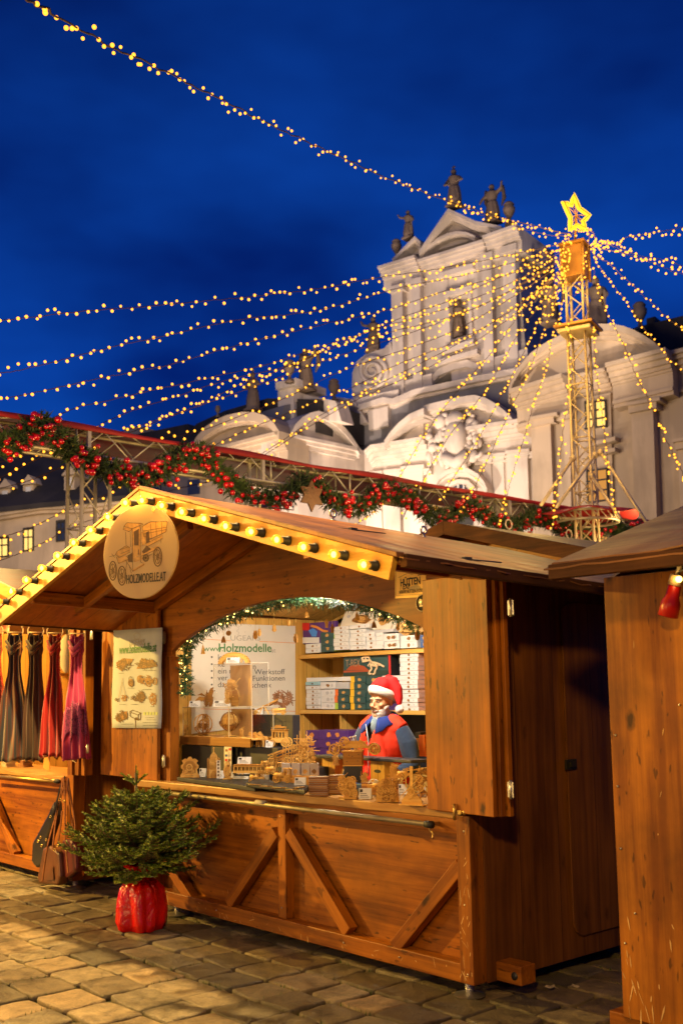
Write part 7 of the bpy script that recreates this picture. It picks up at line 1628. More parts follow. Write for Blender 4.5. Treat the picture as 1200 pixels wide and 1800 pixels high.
b = MB(); cluster(b, PW, 497, 1229, 17, 14, 90, 3, 1.5, .004); b.build('printed_model', mat('red_brown_print', (.35, .16, .07), .6, var=.4, vscale=30), bn, fixn=False)

# --- counter displays
def blk(x0, x1, y0, y1, Y, depth, m_, name, label, cat, bev=.004, group=None):
    A_, B_ = pl(x0, y1, 1, Y), pl(x1, y1, 1, Y); zt = pl(x0, y0, 1, Y).z
    b = MB(); b.bb(A_.x, B_.x, Y, Y+depth, max(A_.z, CZ+.0005), zt); o = b.build(name, m_, origin=((A_.x+B_.x)/2, Y, A_.z), bevel=bev); return tag(o, label, cat, group), zt
b = MB(); q = [pl(311, 1366, 2, CZ+.03), pl(448, 1384, 2, CZ+.03)]; b.prism([(q[0].x, q[0].y, CZ+.001), (q[1].x, q[1].y, CZ+.001), (q[1].x, 5.04, CZ+.001), (XL+.07, 5.04, CZ+.001)], (0, 0, .03))
o = b.build('display_mat', M['black'], origin=tuple(q[0]), bevel=.004); tag(o, 'long flat black display board under the clocks at the left of the counter', 'display board')
MZ = CZ+.031
b = MB(); q = [pl(433, 1383, 2, CZ+.034), pl(536, 1397, 2, CZ+.034), pl(545, 1388, 2, CZ+.034), pl(450, 1374, 2, CZ+.034)]; b.prism([Vector((p.x, p.y, CZ+.0325)) for p in q], (0, 0, .03))
o = b.build('display_mat', M['black'], origin=(q[0].x, q[0].y, CZ), bevel=.008); tag(o, 'rounded black tray with flat wooden pieces at the counter edge', 'display board')
_, zr = blk(319, 394, 1309, 1364, 4.72, .24, M['black'], 'display_block', 'black block behind the ornate clocks, below the scalloped riser', 'display block')
_, zr2 = blk(407, 489, 1311, 1360, 4.80, .24, M['black'], 'display_block', 'wide black block behind the wooden tram, under the stagecoach', 'display block')
# scalloped riser
g = thing('display_riser', 'wooden riser with scalloped front edge under the acrylic boxes', 'riser', tuple(pl(378, 1300, 1, 4.70)))
A_, B_ = pl(316, 1300, 1, 4.70), pl(440, 1300, 1, 4.70)
zt = pl(316, 1293.5, 1, 4.70).z; 
b = MB(); b.bb(A_.x, B_.x, 4.711, 5.0, zt-.012, zt); b.build('top_board', PLY, g)
n = 44; b = MB(); vs = []
for k in range(n*4+1): x = A_.x+(B_.x-A_.x)*k/(n*4); vs += [(x, 4.70, zt), (x, 4.70, zt-.058-.008*abs(math.sin(math.pi*k/4)))]
m_ = len(vs); vs += [(v[0], v[1]+.01, v[2]) for v in vs]
fs = [(2*i, 2*i+1, 2*i+3, 2*i+2) for i in range(n*4)]+[(m_+2*i, m_+2*i+2, m_+2*i+3, m_+2*i+1) for i in range(n*4)]+[(2*i+1, m_+2*i+1, m_+2*i+3, 2*i+3) for i in range(n*4)]+[(2*i, 2*i+2, m_+2*i+2, m_+2*i) for i in range(n*4)]
b.add(vs, fs); b.build('scalloped_front', PLYD, g)
RZ = zt
AC, nt, bb_ = newmat('clear_acrylic'); gl = N(nt, 'ShaderNodeBsdfGlossy'); gl.inputs['Roughness'].default_value = .03; tr = N(nt, 'ShaderNodeBsdfTransparent'); tr.inputs[0].default_value = (.97, .97, .96, 1)
mxs = N(nt, 'ShaderNodeMixShader'); mxs.inputs[0].default_value = .05; nt.links.new(tr.outputs[0], mxs.inputs[1]); nt.links.new(gl.outputs[0], mxs.inputs[2]); nt.links.new(mxs.outputs[0], nt.nodes['Material Output'].inputs[0])
ACE = mat('acrylic_edge', (.72, .66, .55), .2)
def acrylic(x0, x1, y0, y1, Y, depth, label, zb_=None):
    A_, B_ = pl(x0, y1, 1, Y), pl(x1, y1, 1, Y); zt = pl(x0, y0, 1, Y).z; z0 = (zb_ if zb_ is not None else A_.z)+.001
    g = thing('acrylic_box', label, 'display box', ((A_.x+B_.x)/2, Y, z0), 0, 'clear acrylic display boxes')
    b = MB()
    for (a, c) in (((A_.x, Y, zt), (B_.x, Y, zt)), ((A_.x, Y+depth, zt), (B_.x, Y+depth, zt)), ((A_.x, Y, zt), (A_.x, Y+depth, zt)), ((B_.x, Y, zt), (B_.x, Y+depth, zt)), ((A_.x, Y, z0), (A_.x, Y, zt)), ((B_.x, Y, z0), (B_.x, Y, zt)), ((B_.x, Y+depth, z0), (B_.x, Y+depth, zt)), ((A_.x, Y+depth, z0), (A_.x, Y+depth, zt))): b.bar(a, c, .003)
    b.build('edges', ACE, g); b = MB(); b.bb(A_.x, B_.x, Y, Y+depth, z0, zt); b.build('panels', AC, g); return zt
za1 = acrylic(322, 402, 1243, 1296, 4.74, .20, 'left lower clear acrylic box with wooden frameworks inside', RZ)
za2 = acrylic(403, 443, 1243, 1296, 4.74, .20, 'clear acrylic box round the wooden globe', RZ)
za3 = acrylic(376, 442, 1168, 1240, 4.76, .16, 'upper clear acrylic box standing on the lower ones, tan card inside', max(za1, za2)+.002)
b = MB(); A_ = pl(405, 1240, 1, 4.9); B_ = pl(443, 1240, 1, 4.9); b.bb(A_.x, B_.x, 4.9, 4.904, za2+.004, pl(405, 1170, 1, 4.9).z); o = b.build('tan_card', mat('tan_card_board', (.62, .40, .18), .7), origin=(A_.x, 5.0, za2)); tag(o, 'tall tan card standing inside the upper acrylic box', 'card')
b = MB(); A_ = pl(407, 1295, 1, 4.925); B_ = pl(443, 1295, 1, 4.925); b.bb(A_.x, B_.x, 4.925, 4.929, RZ+.002, pl(405, 1246, 1, 4.925).z); o = b.build('tan_card', mat('tan_card_board', (.62, .40, .18), .7), origin=(A_.x, 5.03, RZ)); tag(o, 'lower tan card behind the wooden globe', 'card')
_, zb3 = blk(444, 515, 1256, 1308, 5.0, .07, M['black'], 'display_block', 'upright black block behind the stagecoach', 'display block')
b = MB(); A_ = pl(444, 1256, 1, 5.0); b.bb(A_.x, pl(515, 1256, 1, 5.0).x, 4.99, 5.08, CZ+.002, pl(480, 1307, 1, 5.0).z); o = b.build('plinth', M['black'], origin=(A_.x, 5.0, CZ+.001)); tag(o, 'dark plinth carrying the upright black block', 'display block')

# --- model kit
BURN = mat('laser_burnt_edge', (.13, .055, .016), .7, var=.3, vscale=60)
class K:
    """a wooden model: local px-like units (k metres each), x to the right, z up, front at -y"""
    def __init__(s, name, label, cat, px, py, z=None, Y=None, rz=42, k=None, group=None):
        p = pl(px, py, 1, Y) if Y is not None else pl(px, py, 2, CZ if z is None else z)
        if Y is not None and z is not None: p.z = z
        s.k = (dep(p)/F)*(k or 1); s.g = thing(name, label, cat, (p.x, p.y, p.z+.001), R(rz), group); s.b = None
    def new(s): s.b = MB(); s.b.T = Matrix.Scale(s.k, 4); return s.b
    def done(s, name, m_=None, parent=None): m_ = m_ or PLY; return s.b.build(name, [m_, BURN if m_ in (PLY, PLYD) else m_], parent or s.g, world=False)
    def pl_(s, pts, y, th=1.2, ox=0, oz=0): s.b.plate((ox, y, oz), (1, 0, 0), (0, 0, 1), pts, th); n = len(pts); s.b.mi[-n:] = [1]*n
    def gear(s, x, z, r, y=0, n=None, th=1.0, spokes=4, name='gear', axis='y', sep=True, m_=None):
        if sep: s.new()
        n = n or max(8, int(r*1.6)); A3 = {'y': ((1, 0, 0), (0, 0, 1)), 'x': ((0, 1, 0), (0, 0, 1)), 'z': ((1, 0, 0), (0, 1, 0))}[axis]
        o = Vector((x, y, z)); ax, ay = Vector(A3[0]), Vector(A3[1]); nn = ax.cross(ay)
        out_ = [(r*rr_*math.cos(2*math.pi*(i+f_)/n), r*rr_*math.sin(2*math.pi*(i+f_)/n)) for i in range(n) for f_, rr_ in ((0, .86), (.3, .86), (.4, 1), (.9, 1))]
        N_ = len(out_); inn = [(r*.66*math.cos(2*math.pi*i/N_), r*.66*math.sin(2*math.pi*i/N_)) for i in range(N_)]
        vs = [o+ax*a+ay*c+nn*th*s_ for s_ in (-.5, .5) for lst in (out_, inn) for a, c in lst]
        fs = []
        for i in range(N_):
            j = (i+1) % N_; fs += [(i, j, N_+j, N_+i), (2*N_+i, 3*N_+i, 3*N_+j, 2*N_+j), (i, 2*N_+i, 2*N_+j, j), (N_+i, N_+j, 3*N_+j, 3*N_+i)]
        s.b.add(vs, fs); s.b.mi[-4*N_:] = [0, 0, 1, 1]*N_
        for q in range(spokes):
            a = math.pi*q/spokes+.2; d = ax*math.cos(a)+ay*math.sin(a); s.b.bar(o-d*r*.7, o+d*r*.7, max(.8, r*.14), th*.8, nn)
        s.b.tube([o-nn*th*.9, o+nn*th*.9], max(.6, r*.16), 8)
        if sep: return s.done(name, m_)
    def wheel(s, x, z, r, y=0, th=1.5, sp=4, name='wheel', axis='y', m_=None, tread=.14):
        s.new(); o = Vector((x, y, z)); A3 = {'y': ((1, 0, 0), (0, 0, 1)), 'x': ((0, 1, 0), (0, 0, 1))}[axis]; ax, ay = Vector(A3[0]), Vector(A3[1]); nn = ax.cross(ay); n = 20
        vs = [o+ax*rr_*math.cos(2*math.pi*i/n)+ay*rr_*math.sin(2*math.pi*i/n)+nn*th*s_ for s_ in (-.5, .5) for rr_ in (r, r*(1-tread*1.6)) for i in range(n)]; fs = []
        for i in range(n):
            j = (i+1) % n; fs += [(i, j, n+j, n+i), (2*n+i, 3*n+i, 3*n+j, 2*n+j), (i, 2*n+i, 2*n+j, j), (n+i, n+j, 3*n+j, 3*n+i)]
        s.b.add(vs, fs); s.b.mi[-4*n:] = [0, 0, 1, 1]*n
        for q in range(sp): a = math.pi*q/sp+.3; d = ax*math.cos(a)+ay*math.sin(a); s.b.bar(o-d*r*.85, o+d*r*.85, max(.5, r*.12), th*.6, nn)
        s.b.tube([o-nn*th, o+nn*th], max(.5, r*.18), 8); return s.done(name, m_)
    def bars(s, lst, w=1.0):
        for p0, p1 in lst: s.b.bar(p0, p1, w)
    def lattice(s, x0, x1, y0, y1, z0, z1, n, seed, w=.8):
        rnd = random.Random(seed)
        for q in range(n):
            p = Vector((rnd.uniform(x0, x1), rnd.uniform(y0, y1), rnd.uniform(z0, z1))); a = rnd.choice(((1, 0, 0), (0, 0, 1), (.7, 0, .7), (.7, 0, -.7), (0, 1, 0))); L = rnd.uniform(.2, .5)*min(x1-x0, z1-z0)
            s.b.bar(p-Vector(a)*L, p+Vector(a)*L, w*rnd.uniform(.7, 1.5))
            if q % 3 == 0: s.gear(p.x, p.z, rnd.uniform(.12, .28)*min(x1-x0, z1-z0), p.y, th=.8, sep=False)
def mirror(pts): return pts+[(-x, z) for x, z in reversed(pts)]
# ornate clocks
c = K('mantel_clock', 'ornate flat wooden mantel clock, widest of the clocks at the left end', 'clock', 334, 1367, MZ)
c.new(); c.pl_(mirror([(17, 0), (17, 4), (14, 8), (13, 14), (16, 17), (16, 21), (12, 25), (15, 29), (9, 33), (5, 32), (2, 36)]), 0, 1.4); c.pl_([(-17, -0), (17, 0), (17, 3), (-17, 3)], 2, 5); c.done('case')
c.new(); c.pl_(mirror([(11, 9), (10, 14), (12, 19), (9, 24), (6, 28), (2, 29)]), -1.6, 1); c.done('front_panel', PLYD)
c.gear(0, 18, 6.5, -2.6, 14); c.gear(-6, 11, 3.5, -2.4); c.gear(6, 11, 3.5, -2.4)
c.new(); c.bars([((0, -3.4, 18), (0, -3.4, 22.5)), ((0, -3.4, 18), (3, -3.4, 16.5))], .8); c.done('hands', PLYD)
c.new(); [c.b.box((x, -3, 3.5), (1.6, 2, 1)) for x in (-7, -4.5, -2, .5, 3, 5.5)]; c.done('drawer_front', PLYD)
c = K('tower_clock', 'tall wooden tower clock with pointed spire and hanging weight tags', 'clock', 376, 1368, MZ)
c.new(); c.pl_(mirror([(11, 0), (11, 33), (9, 36), (9, 33), (7, 33), (7, 36), (5.5, 40), (3, 43), (1, 45), (1, 54)]), 0, 1.4); c.pl_([(-11, 0), (11, 0), (11, 2.5), (-11, 2.5)], 2.5, 6); c.b.sph((0, 0, 52), 1.6, 8, 6); c.done('case')
c.new(); c.pl_([(-11.5, 0), (-8.5, 0), (-8.5, 34), (-11.5, 34)], -2, 1); c.pl_([(8.5, 0), (11.5, 0), (11.5, 34), (8.5, 34)], -2, 1); c.done('pillars', PLYD)
c.gear(0, 25, 7.2, -2.2, 16); c.gear(0, 25, 4, -3.2, 10); c.gear(0, 37, 4, -1.6)
c.new(); c.pl_(mirror([(4, 1), (5, 6), (3, 10), (1.5, 13)]), -1.6, 1); c.done('pendulum', PLYD)
c.new(); c.pl_([(6, 0), (13, 0), (13, 31), (6, 31)], -4.5, .8); c.done('front_tag', OFFW); c.new(); [c.pl_([(8, z), (11, z), (11, z+3), (8, z+3)], -5.2, .3) for z in (4, 10, 16, 22, 27)]; c.done('tag_print', BROWN2)
c = K('egg_clock', 'small oval wooden clock right of the tower clock', 'clock', 400, 1370, MZ)
c.new(); c.pl_([(7.5*math.sin(a*.314)*(1 if math.cos(a*.314) < 0 else .8), 15-15.5*math.cos(a*.314)*-1 if False else 16+16*math.cos(a*.314)) for a in range(20)], 0, 1.4); c.pl_([(-8, 0), (8, 0), (8, 2), (-8, 2)], 2, 6); c.done('case')
c.gear(0, 18, 5, -2, 12); c.gear(0, 9, 4, -2); c.new(); c.lattice(-5, 5, -2, 2, 6, 26, 12, 3, .6); c.done('works', PLYD)
g = thing('info_strip', 'narrow pale strip with small coloured flags standing behind the oval clock', 'sign', tuple(pl(400, 1345, 1, 4.80))); b = MB(); A_ = pl(394, 1350, 1, 4.71); B_ = pl(407, 1350, 1, 4.71); b.bb(A_.x, B_.x, 4.71, 4.713, MZ, pl(394, 1311, 1, 4.71).z); b.build('card', OFFW, g)
P_ = PB(4.7095)
for i, (c_, x, y) in enumerate((('blue', 395.5, 1326), ('grey', 401.5, 1326), ('red', 395.5, 1334), ('brown', 401.5, 1334), ('brown', 396, 1317), ('red', 402, 1315))): b = MB(); fillp(b, P_, [(x, y), (x+4.2, y), (x+4.2, y+4), (x, y+4)], .01); b.build('flag', CM[c_], g, fixn=False)
# tram
c = K('tram_model', 'long wooden tram car model with a row of windows', 'model vehicle', 440, 1361, None, 4.70, rz=32); c.new(); c.b.box((0, 0, -1.6), (58, 9, 3)); c.done('plinth', M['black'])
c.new(); 
W_, Hh = 60, 15
for yy in (-4.5, 4.5):
    c.pl_([(-30, 2), (30, 2), (30, 6), (-30, 6)], yy, 1); c.pl_([(-30, 12.5), (30, 12.5), (30, 15), (-30, 15)], yy, 1)
    for q in range(9): x = -30+q*7.2; c.pl_([(x, 5.8), (x+2, 5.8), (x+2, 12.7), (x, 12.7)], yy, 1)
    c.pl_([(28, 2), (30, 2), (30, 15), (28, 15)], yy, 1.02)
for x in (-30, 30): c.b.box((x, 0, 8.5), (1, 9, 13))
c.b.box((0, 0, 3), (59, 8, 1)); c.done('body')
c.new(); c.b.box((0, 0, 15.8), (63, 12, 1.2)); c.b.box((0, 0, 17), (52, 6, 1.2)); c.done('roof', PLYD)
for x in (-20, -13, 13, 20): c.wheel(x, 2.2, 2.6, -4.2, 1, 3)
# engine and trucks
def vehicle(name, label, px, py, z, w, h, seed, rz=38, Y=None, cat='model vehicle', wheels=((-.35, .2), (.0, .2), (.35, .2)), cab=True):
    c = K(name, label, cat, px, py, z, Y, rz=rz); c.new()
    c.b.box((0, 0, h*.28), (w, w*.22, h*.07)); c.b.tube([(-w*.45, 0, h*.5), (w*.1, 0, h*.5)], h*.17, 10); c.done('chassis')
    if cab:
        c.new()
        for yy in (-w*.12, w*.12):
            c.pl_([(w*.1, h*.3), (w*.45, h*.3), (w*.45, h*.5), (w*.1, h*.5)], yy, .9)
            for x in (.1, .28, .41): c.pl_([(w*x, h*.48), (w*(x+.04), h*.48), (w*(x+.04), h*.92), (w*x, h*.92)], yy, .9)
        c.b.box((w*.28, 0, h*.95), (w*.42, w*.3, h*.06)); c.done('cab')
    c.new(); c.lattice(-w*.45, w*.4, -w*.12, w*.12, h*.2, h*.75, 16, seed, .8); c.done('works', PLYD)
    for x, r_ in wheels:
        for yy in (-w*.15, w*.15): c.wheel(w*x, h*r_, h*r_, yy, 1.3, 4)
    return c
vehicle('locomotive_model', 'small wooden locomotive model right of the tram car', 483, 1362, None, 34, 22, 5, 30, Y=4.72)
vehicle('truck_model', 'wooden truck model with open cab in the second row, below the tram roof tag', 452, 1377, MZ, 28, 22, 7, 35)
vehicle('tractor_model', 'low wooden tractor model beside the folded white card', 497, 1376, CZ+.063, 34, 26, 8, 30, wheels=((-.3, .28), (.32, .18)))
# flat wooden pieces on the tray
for i, (x, y) in enumerate(((448, 1381), (468, 1384), (490, 1387), (512, 1390), (526, 1386))):
    c = K('wooden_bracelet', 'flat laser-cut wooden chain on the black tray, %s of five from the left' % ('first', 'second', 'third', 'fourth', 'last')[i], 'wooden piece', x, y, CZ+.063, rz=10+20*i, group='flat pieces on the tray')
    c.gear(0, 1.4, 6, 0, 10, 1.2, axis='z', name='ring'); c.gear(8, 1.4, 5, 1, 9, 1.2, axis='z', name='ring'); c.gear(-8, 1.4, 5, -1, 9, 1.2, axis='z', name='ring')
# stagecoach and horses on the wide block
c = K('stagecoach_model', 'wooden stagecoach model with horses standing before the upright black block', 'model vehicle', 492, 1305, zr2, Y=4.90, rz=30)
c.new()
for yy in (-5, 5):
    c.pl_([(-14, 8), (12, 8), (14, 14), (12, 16), (-12, 16), (-16, 13)], yy, 1); c.pl_([(-13, 26), (13, 26), (13, 29), (-13, 29)], yy, 1)
    for x in (-13, -7.5, -1, 5.5, 11.5): c.pl_([(x, 15), (x+1.8, 15), (x+1.8, 27), (x, 27)], yy, 1)
c.b.box((0, 0, 8), (26, 10, 1)); c.b.box((13, 0, 18), (1, 10, 20)); c.b.box((-13, 0, 18), (1, 10, 20)); c.done('body')
c.new(); c.b.box((0, 0, 30), (29, 13, 1.4)); c.b.box((1, 0, 34), (20, 8, 3)); c.b.box((-3, 0, 36.5), (10, 6, 3)); c.bars([((-13, -5, 31), (-13, -5, 34)), ((13, -5, 31), (13, -5, 34)), ((-13, -5, 34), (13, -5, 34))], .8); c.done('roof_rack', PLYD)
c.wheel(-13, 7, 7, -7, 1.2, 6); c.wheel(13, 8.5, 8.5, -7, 1.2, 6); c.wheel(-13, 7, 7, 7, 1.2, 6); c.wheel(13, 8.5, 8.5, 7, 1.2, 6)
for q, (hx, hy) in enumerate(((-36, -3), (-30, 4), (-46, 0))):
    c.new(); 
    for yy in (-1.5, 0, 1.5): c.pl_([(hx-8, 15), (hx-10, 20), (hx-14, 22), (hx-13, 25), (hx-9, 27), (hx-6, 24), (hx-3, 19), (hx+5, 18), (hx+8, 15), (hx+8, 0), (hx+6, 0), (hx+5, 11), (hx-4, 11), (hx-6, 0), (hx-8, 0)], hy+yy, 1)
    c.done('horse')
c.new(); c.bars([((-14, 0, 8), (-44, 0, 9)), ((-20, -3, 9), (-20, 4, 9))], 1); c.done('drawbar', PLYD)
# globe, armillary frameworks on the riser
def rings(c, R_, cz, n, w=.9):
    for q in range(n):
        a = math.pi*q/n; c.b.tube([(R_*math.cos(t)*math.cos(a), R_*math.cos(t)*math.sin(a), cz+R_*math.sin(t)) for t in [k*math.pi/10 for k in range(20)]], w, 4, closed=True, smooth=False)
c = K('globe_model', 'wooden mechanical globe with slatted rings inside the acrylic box', 'globe', 404, 1294, RZ, Y=4.83, rz=40)
c.new(); c.b.sph((0, 0, 26), 15, 14, 10, smooth=False); c.done('shell')
c.new(); c.b.tube([(18*math.cos(t*.35), 18*math.sin(t*.35), 24+4*math.sin(t*.35)) for t in range(18)], 1.0, 4, closed=True); 
for q in range(18): a = q*.35; c.b.bar((16*math.cos(a), 16*math.sin(a), 20+4*math.sin(a)), (18.5*math.cos(a), 18.5*math.sin(a), 27+4*math.sin(a)), 1.3)
rings(c, 16.5, 26, 4, .7); c.done('meridian_rings', PLYD)
c.new(); c.b.lathe([(10, 0), (11, 1.5), (3, 3), (2, 9), (6, 11)], 12); c.bars([((0, 0, 5), (-9, 0, 14)), ((0, 0, 5), (9, 0, 14))], 1.4); c.done('stand')
c = K('framework_model', 'openwork wooden sphere framework in the left lower acrylic box', 'wooden model', 357, 1294, RZ, Y=4.83, rz=40)
c.new(); rings(c, 17, 20, 5, .8); c.done('rings'); c.gear(0, 20, 9, 0, 16); c.gear(-8, 14, 5, -3); c.gear(8, 27, 5, -3); c.new(); c.b.lathe([(9, 0), (9, 1.5), (2, 2.5), (2, 6)], 12); c.lattice(-9, 9, -5, 5, 8, 34, 14, 4, .7); c.done('stand', PLYD)
# dragon and engine figure on the lower acrylic boxes, dome on the upper one
c = K('dragon_model', 'dark wooden dragon model with spread wing on the left acrylic box', 'wooden figure', 365, 1241, max(za1, za2), Y=4.83, rz=40)
c.new()
for yy in (-1.5, 1.5): c.pl_([(-4, 0), (-2, 8), (-6, 14), (-2, 18), (2, 24), (6, 32), (11, 34), (9, 29), (14, 28), (10, 25), (8, 18), (10, 10), (7, 0), (3, 0), (4, 8), (0, 6), (-1, 0)], yy, 1)
c.lattice(-6, 9, -4, 4, 4, 26, 22, 12, .9); c.done('body', PLYD); c.new(); c.pl_([(-3, 16), (-14, 18), (-24, 9), (-14, 12), (-10, 9), (-5, 12)], -3, 1); c.pl_([(-3, 18), (-12, 24), (-20, 20), (-10, 20)], 3, 1); c.done('wing', PLYD)
c = K('engine_figure', 'tall gear-filled wooden machine inside and before the upper acrylic box', 'wooden model', 407, 1239, max(za1, za2)+.004, Y=4.80, rz=40)
c.new(); c.pl_(mirror([(12, 0), (12, 6), (9, 10), (12, 16), (11, 24), (13, 28), (7, 30), (9, 40), (5, 46)]), 2, 1.4); c.lattice(-11, 11, -5, 3, 3, 44, 30, 21, .9); c.done('frame'); c.gear(-4, 22, 8, -3); c.gear(7, 14, 6, -4); c.gear(-6, 9, 5, -4); c.gear(3, 38, 5, -2); c.new(); c.pl_(mirror([(6, 0), (7, 10), (5, 20), (3, 26)]), -6, 1, 8, 2); c.done('armature', PLYD)
c = K('dome_model', 'half-round slatted wooden wheel model on top of the upper acrylic box', 'wooden model', 412, 1168, za3, Y=4.84, rz=40)
for yy in (-6, 6):
    c.new()
    n = 18; vs = [(rr_*math.cos(math.pi*k/n), rr_*math.sin(math.pi*k/n)) for rr_ in (28,) for k in range(n+1)]+[(21*math.cos(math.pi*k/n), 18*math.sin(math.pi*k/n)) for k in range(n, -1, -1)]
    P3 = [Vector((x, yy, z*.72)) for x, z in vs]; N2 = n+1
    out_, inn = P3[:N2], P3[N2:][::-1]; V_ = []
    for t_ in (-.6, .6): V_ += [p+Vector((0, t_, 0)) for p in out_]+[p+Vector((0, t_, 0)) for p in inn]
    fs = []
    for k in range(n): fs += [(k, k+1, N2+k+1, N2+k), (2*N2+k, 3*N2+k, 3*N2+k+1, 2*N2+k+1), (k, 2*N2+k, 2*N2+k+1, k+1), (N2+k, N2+k+1, 3*N2+k+1, 3*N2+k)]
    c.b.add(V_, fs); c.done('arch')
c.new(); 
for k in range(15): a = math.pi*k/14; c.b.bar((27*math.cos(a), -7, 19.5*math.sin(a)), (27*math.cos(a), 7, 19.5*math.sin(a)), 2.4, 1)
c.done('slats', PLYD); c.gear(0, 9, 8, -4); c.gear(-12, 6, 5, -5); c.gear(12, 6, 5, -5)
# cannon / catapult and small cannon
c = K('catapult_model', 'wooden catapult with a long raised beam behind the black block', 'wooden model', 466, 1256, zb3, Y=5.03, rz=38)
c.new(); c.b.bar((-22, 0, 4), (24, 0, 26), 3.5, 3); c.b.bar((-22, 4, 2), (22, 4, 22), 2); c.done('beam', PLYD); c.new(); c.bars([((-10, -4, 0), (-2, -4, 16)), ((8, -4, 0), (0, -4, 14)), ((-10, 5, 0), (-2, 5, 16))], 1.6); c.b.tube([(-16, -5, 4), (-16, 5, 4)], 4, 10); c.done('frame'); c.wheel(-18, 4, 4.5, -5, 1.2, 3)
c = K('cannon_model', 'small wooden cannon on wheels right of the catapult', 'wooden model', 490, 1256, zb3, Y=5.03, rz=38)
c.new(); c.b.tube([(-12, 0, 7), (12, 0, 9)], [4, 3], 10); c.b.box((4, 0, 4), (18, 6, 3)); c.lattice(-8, 10, -3, 3, 1, 10, 10, 3, .8); c.done('barrel'); c.wheel(-6, 4, 4.5, -4.5, 1.2, 5); c.wheel(9, 3, 3.5, -4.5, 1.2, 5)
# big harvester / crane
c = K('harvester_model', 'large spiky wooden harvester machine in the middle of the counter', 'wooden model', 521, 1349, None, Y=4.74, rz=35)
c.new(); 
rnd = random.Random(40)
for q in range(26): x = rnd.uniform(-38, 20); z = 14+(x+38)*.30+rnd.uniform(-8, 12); c.b.bar((x-14, rnd.uniform(-7, 7), z-4), (x+16, rnd.uniform(-7, 7), z+4+rnd.uniform(-3, 6)), 1.2)
for q in range(10): x = -24+q*5; c.b.bar((x, -6, 5), (x+3, -6, 44+rnd.uniform(-8, 14)), 1.3)
c.b.box((0, 0, 8), (48, 14, 2)); c.done('framework')
c.new(); c.bars([((-38, -8, 0), (-38, -8, 22)), ((-33, -8, 0), (-36, -8, 22)), ((-40, -8, 22), (-18, -8, 26)), ((-30, -8, 14), (-10, -8, 2))], 1.8); c.done('rake', PLYD)
for (x, z, r_) in ((-14, 12, 8), (4, 14, 10), (18, 22, 8), (-2, 34, 7), (16, 44, 7), (24, 10, 6)): c.gear(x, z, r_, -8+rnd.uniform(-1, 1))
c.new(); c.lattice(2, 26, -6, 6, 18, 58, 26, 9, 1.0); c.done('tower'); c.wheel(-22, 5, 5, -9); c.wheel(20, 5, 5, -9); c.new(); c.b.bar((24, -4, 30), (44, -4, 29), 1.5); c.done('boom')
o = bx('harvester_stand', 0, 1, 0, 1, 0, 1, M['black'], None) if False else None
b = MB(); p = pl(515, 1349, 1, 4.74); b.bb(p.x-.12, p.x+.14, 4.68, 4.95, CZ+.001, p.z); o = b.build('display_block', M['black'], origin=(p.x, 4.9, CZ)); tag(o, 'small black block under the spiky harvester model', 'display block')
# grand prix tractor on its wooden box, black board
zbd = pl(640, 1331, 1, 4.93).z
A_, B_ = pl(557, 1330, 1, 4.93), pl(728, 1340, 1, 4.93)
b = MB(); b.prism([(A_.x, 4.90, zbd-.02), (B_.x, 4.90, zbd-.02), (B_.x+.03, 5.06, zbd-.02), (A_.x, 5.06, zbd-.02)], (0, 0, .02)); o = b.build('display_board', M['black'], origin=(A_.x, 4.93, zbd), bevel=.004); tag(o, 'thin black shelf board on wooden supports in front of the man', 'shelf board')
for i, x in enumerate((579, 665)):
    p = pl(x, 1345, 1, 4.97); b = MB(); b.bb(p.x-.07, p.x+.07, 4.96, 5.03, CZ+.001, zbd-.0205); o = b.build('board_support', M['pine'], origin=(p.x, 4.97, CZ)); tag(o, ('pale wooden block propping the left part of the black shelf board', 'pale wooden block with a dark hand hole propping the board before the man')[i], 'support')
    if i: b = MB(); b.plate((p.x, 4.959, (CZ+zbd)/2+.02), (1, 0, 0), (0, 0, 1), ell(0, 0, .035, .012, 14)[:-1], .001); h_ = b.build('hand_hole', M['black'], o); h_.matrix_basis = Matrix.Identity(4)
c = K('gift_box_model', 'square wooden treasure box under the racing car model', 'wooden box', 621, 1346, None, Y=4.80, rz=42)
zz = (CZ+.002-c.g.location.z)/c.k
c.new(); c.b.box((0, 0, 13.5), (33, 28, 24)); c.done('box', PLYD); c.new(); c.b.box((0, 0, 26), (36, 31, 1.6)); c.b.box((0, 0, 0.8), (35, 30, 1.4)); c.done('lid'); 
c.new(); c.b.box((0, 0, (zz+0)/2), (30, 24, -zz)); c.done('plinth', M['black'])
c.new(); [c.b.box((x, -14.4, z), (1.5, .8, 1.5)) for x, z in ((-10, 8), (0, 17), (9, 9), (-6, 19), (11, 20))]; c.done('pins', M['darksteel'])
c2 = K('racing_car_model', 'wooden racing car model with four big wheels and steering wheel in front of the man', 'model vehicle', 624, 1330, c.g.location.z+27*c.k, Y=4.80, rz=35)
c2.new(); c2.lattice(-18, 20, -8, 8, 1, 18, 34, 6, 1.1); c2.b.box((0, 0, 5), (44, 8, 3)); c2.done('chassis')
c2.new(); c2.pl_([(-12, 8), (-4, 16), (16, 13), (24, 5), (16, 3), (-12, 4)], -6, 1.2); c2.pl_([(-12, 8), (-4, 16), (16, 13), (24, 5), (16, 3), (-12, 4)], 6, 1.2); c2.b.box((6, 0, 12), (16, 11, 1.5)); c2.done('bonnet')
for (x, y) in ((-34, -10), (38, -10), (-22, 16), (30, 16)):
    c2.wheel(x, 2, 10, y, 7, 5, axis='y', m_=PLY if y < 0 else PLYD)
    c2.new(); c2.b.bar((x, y, 2), (x*.35, y*.2, 5), 1.6); c2.done('axle')
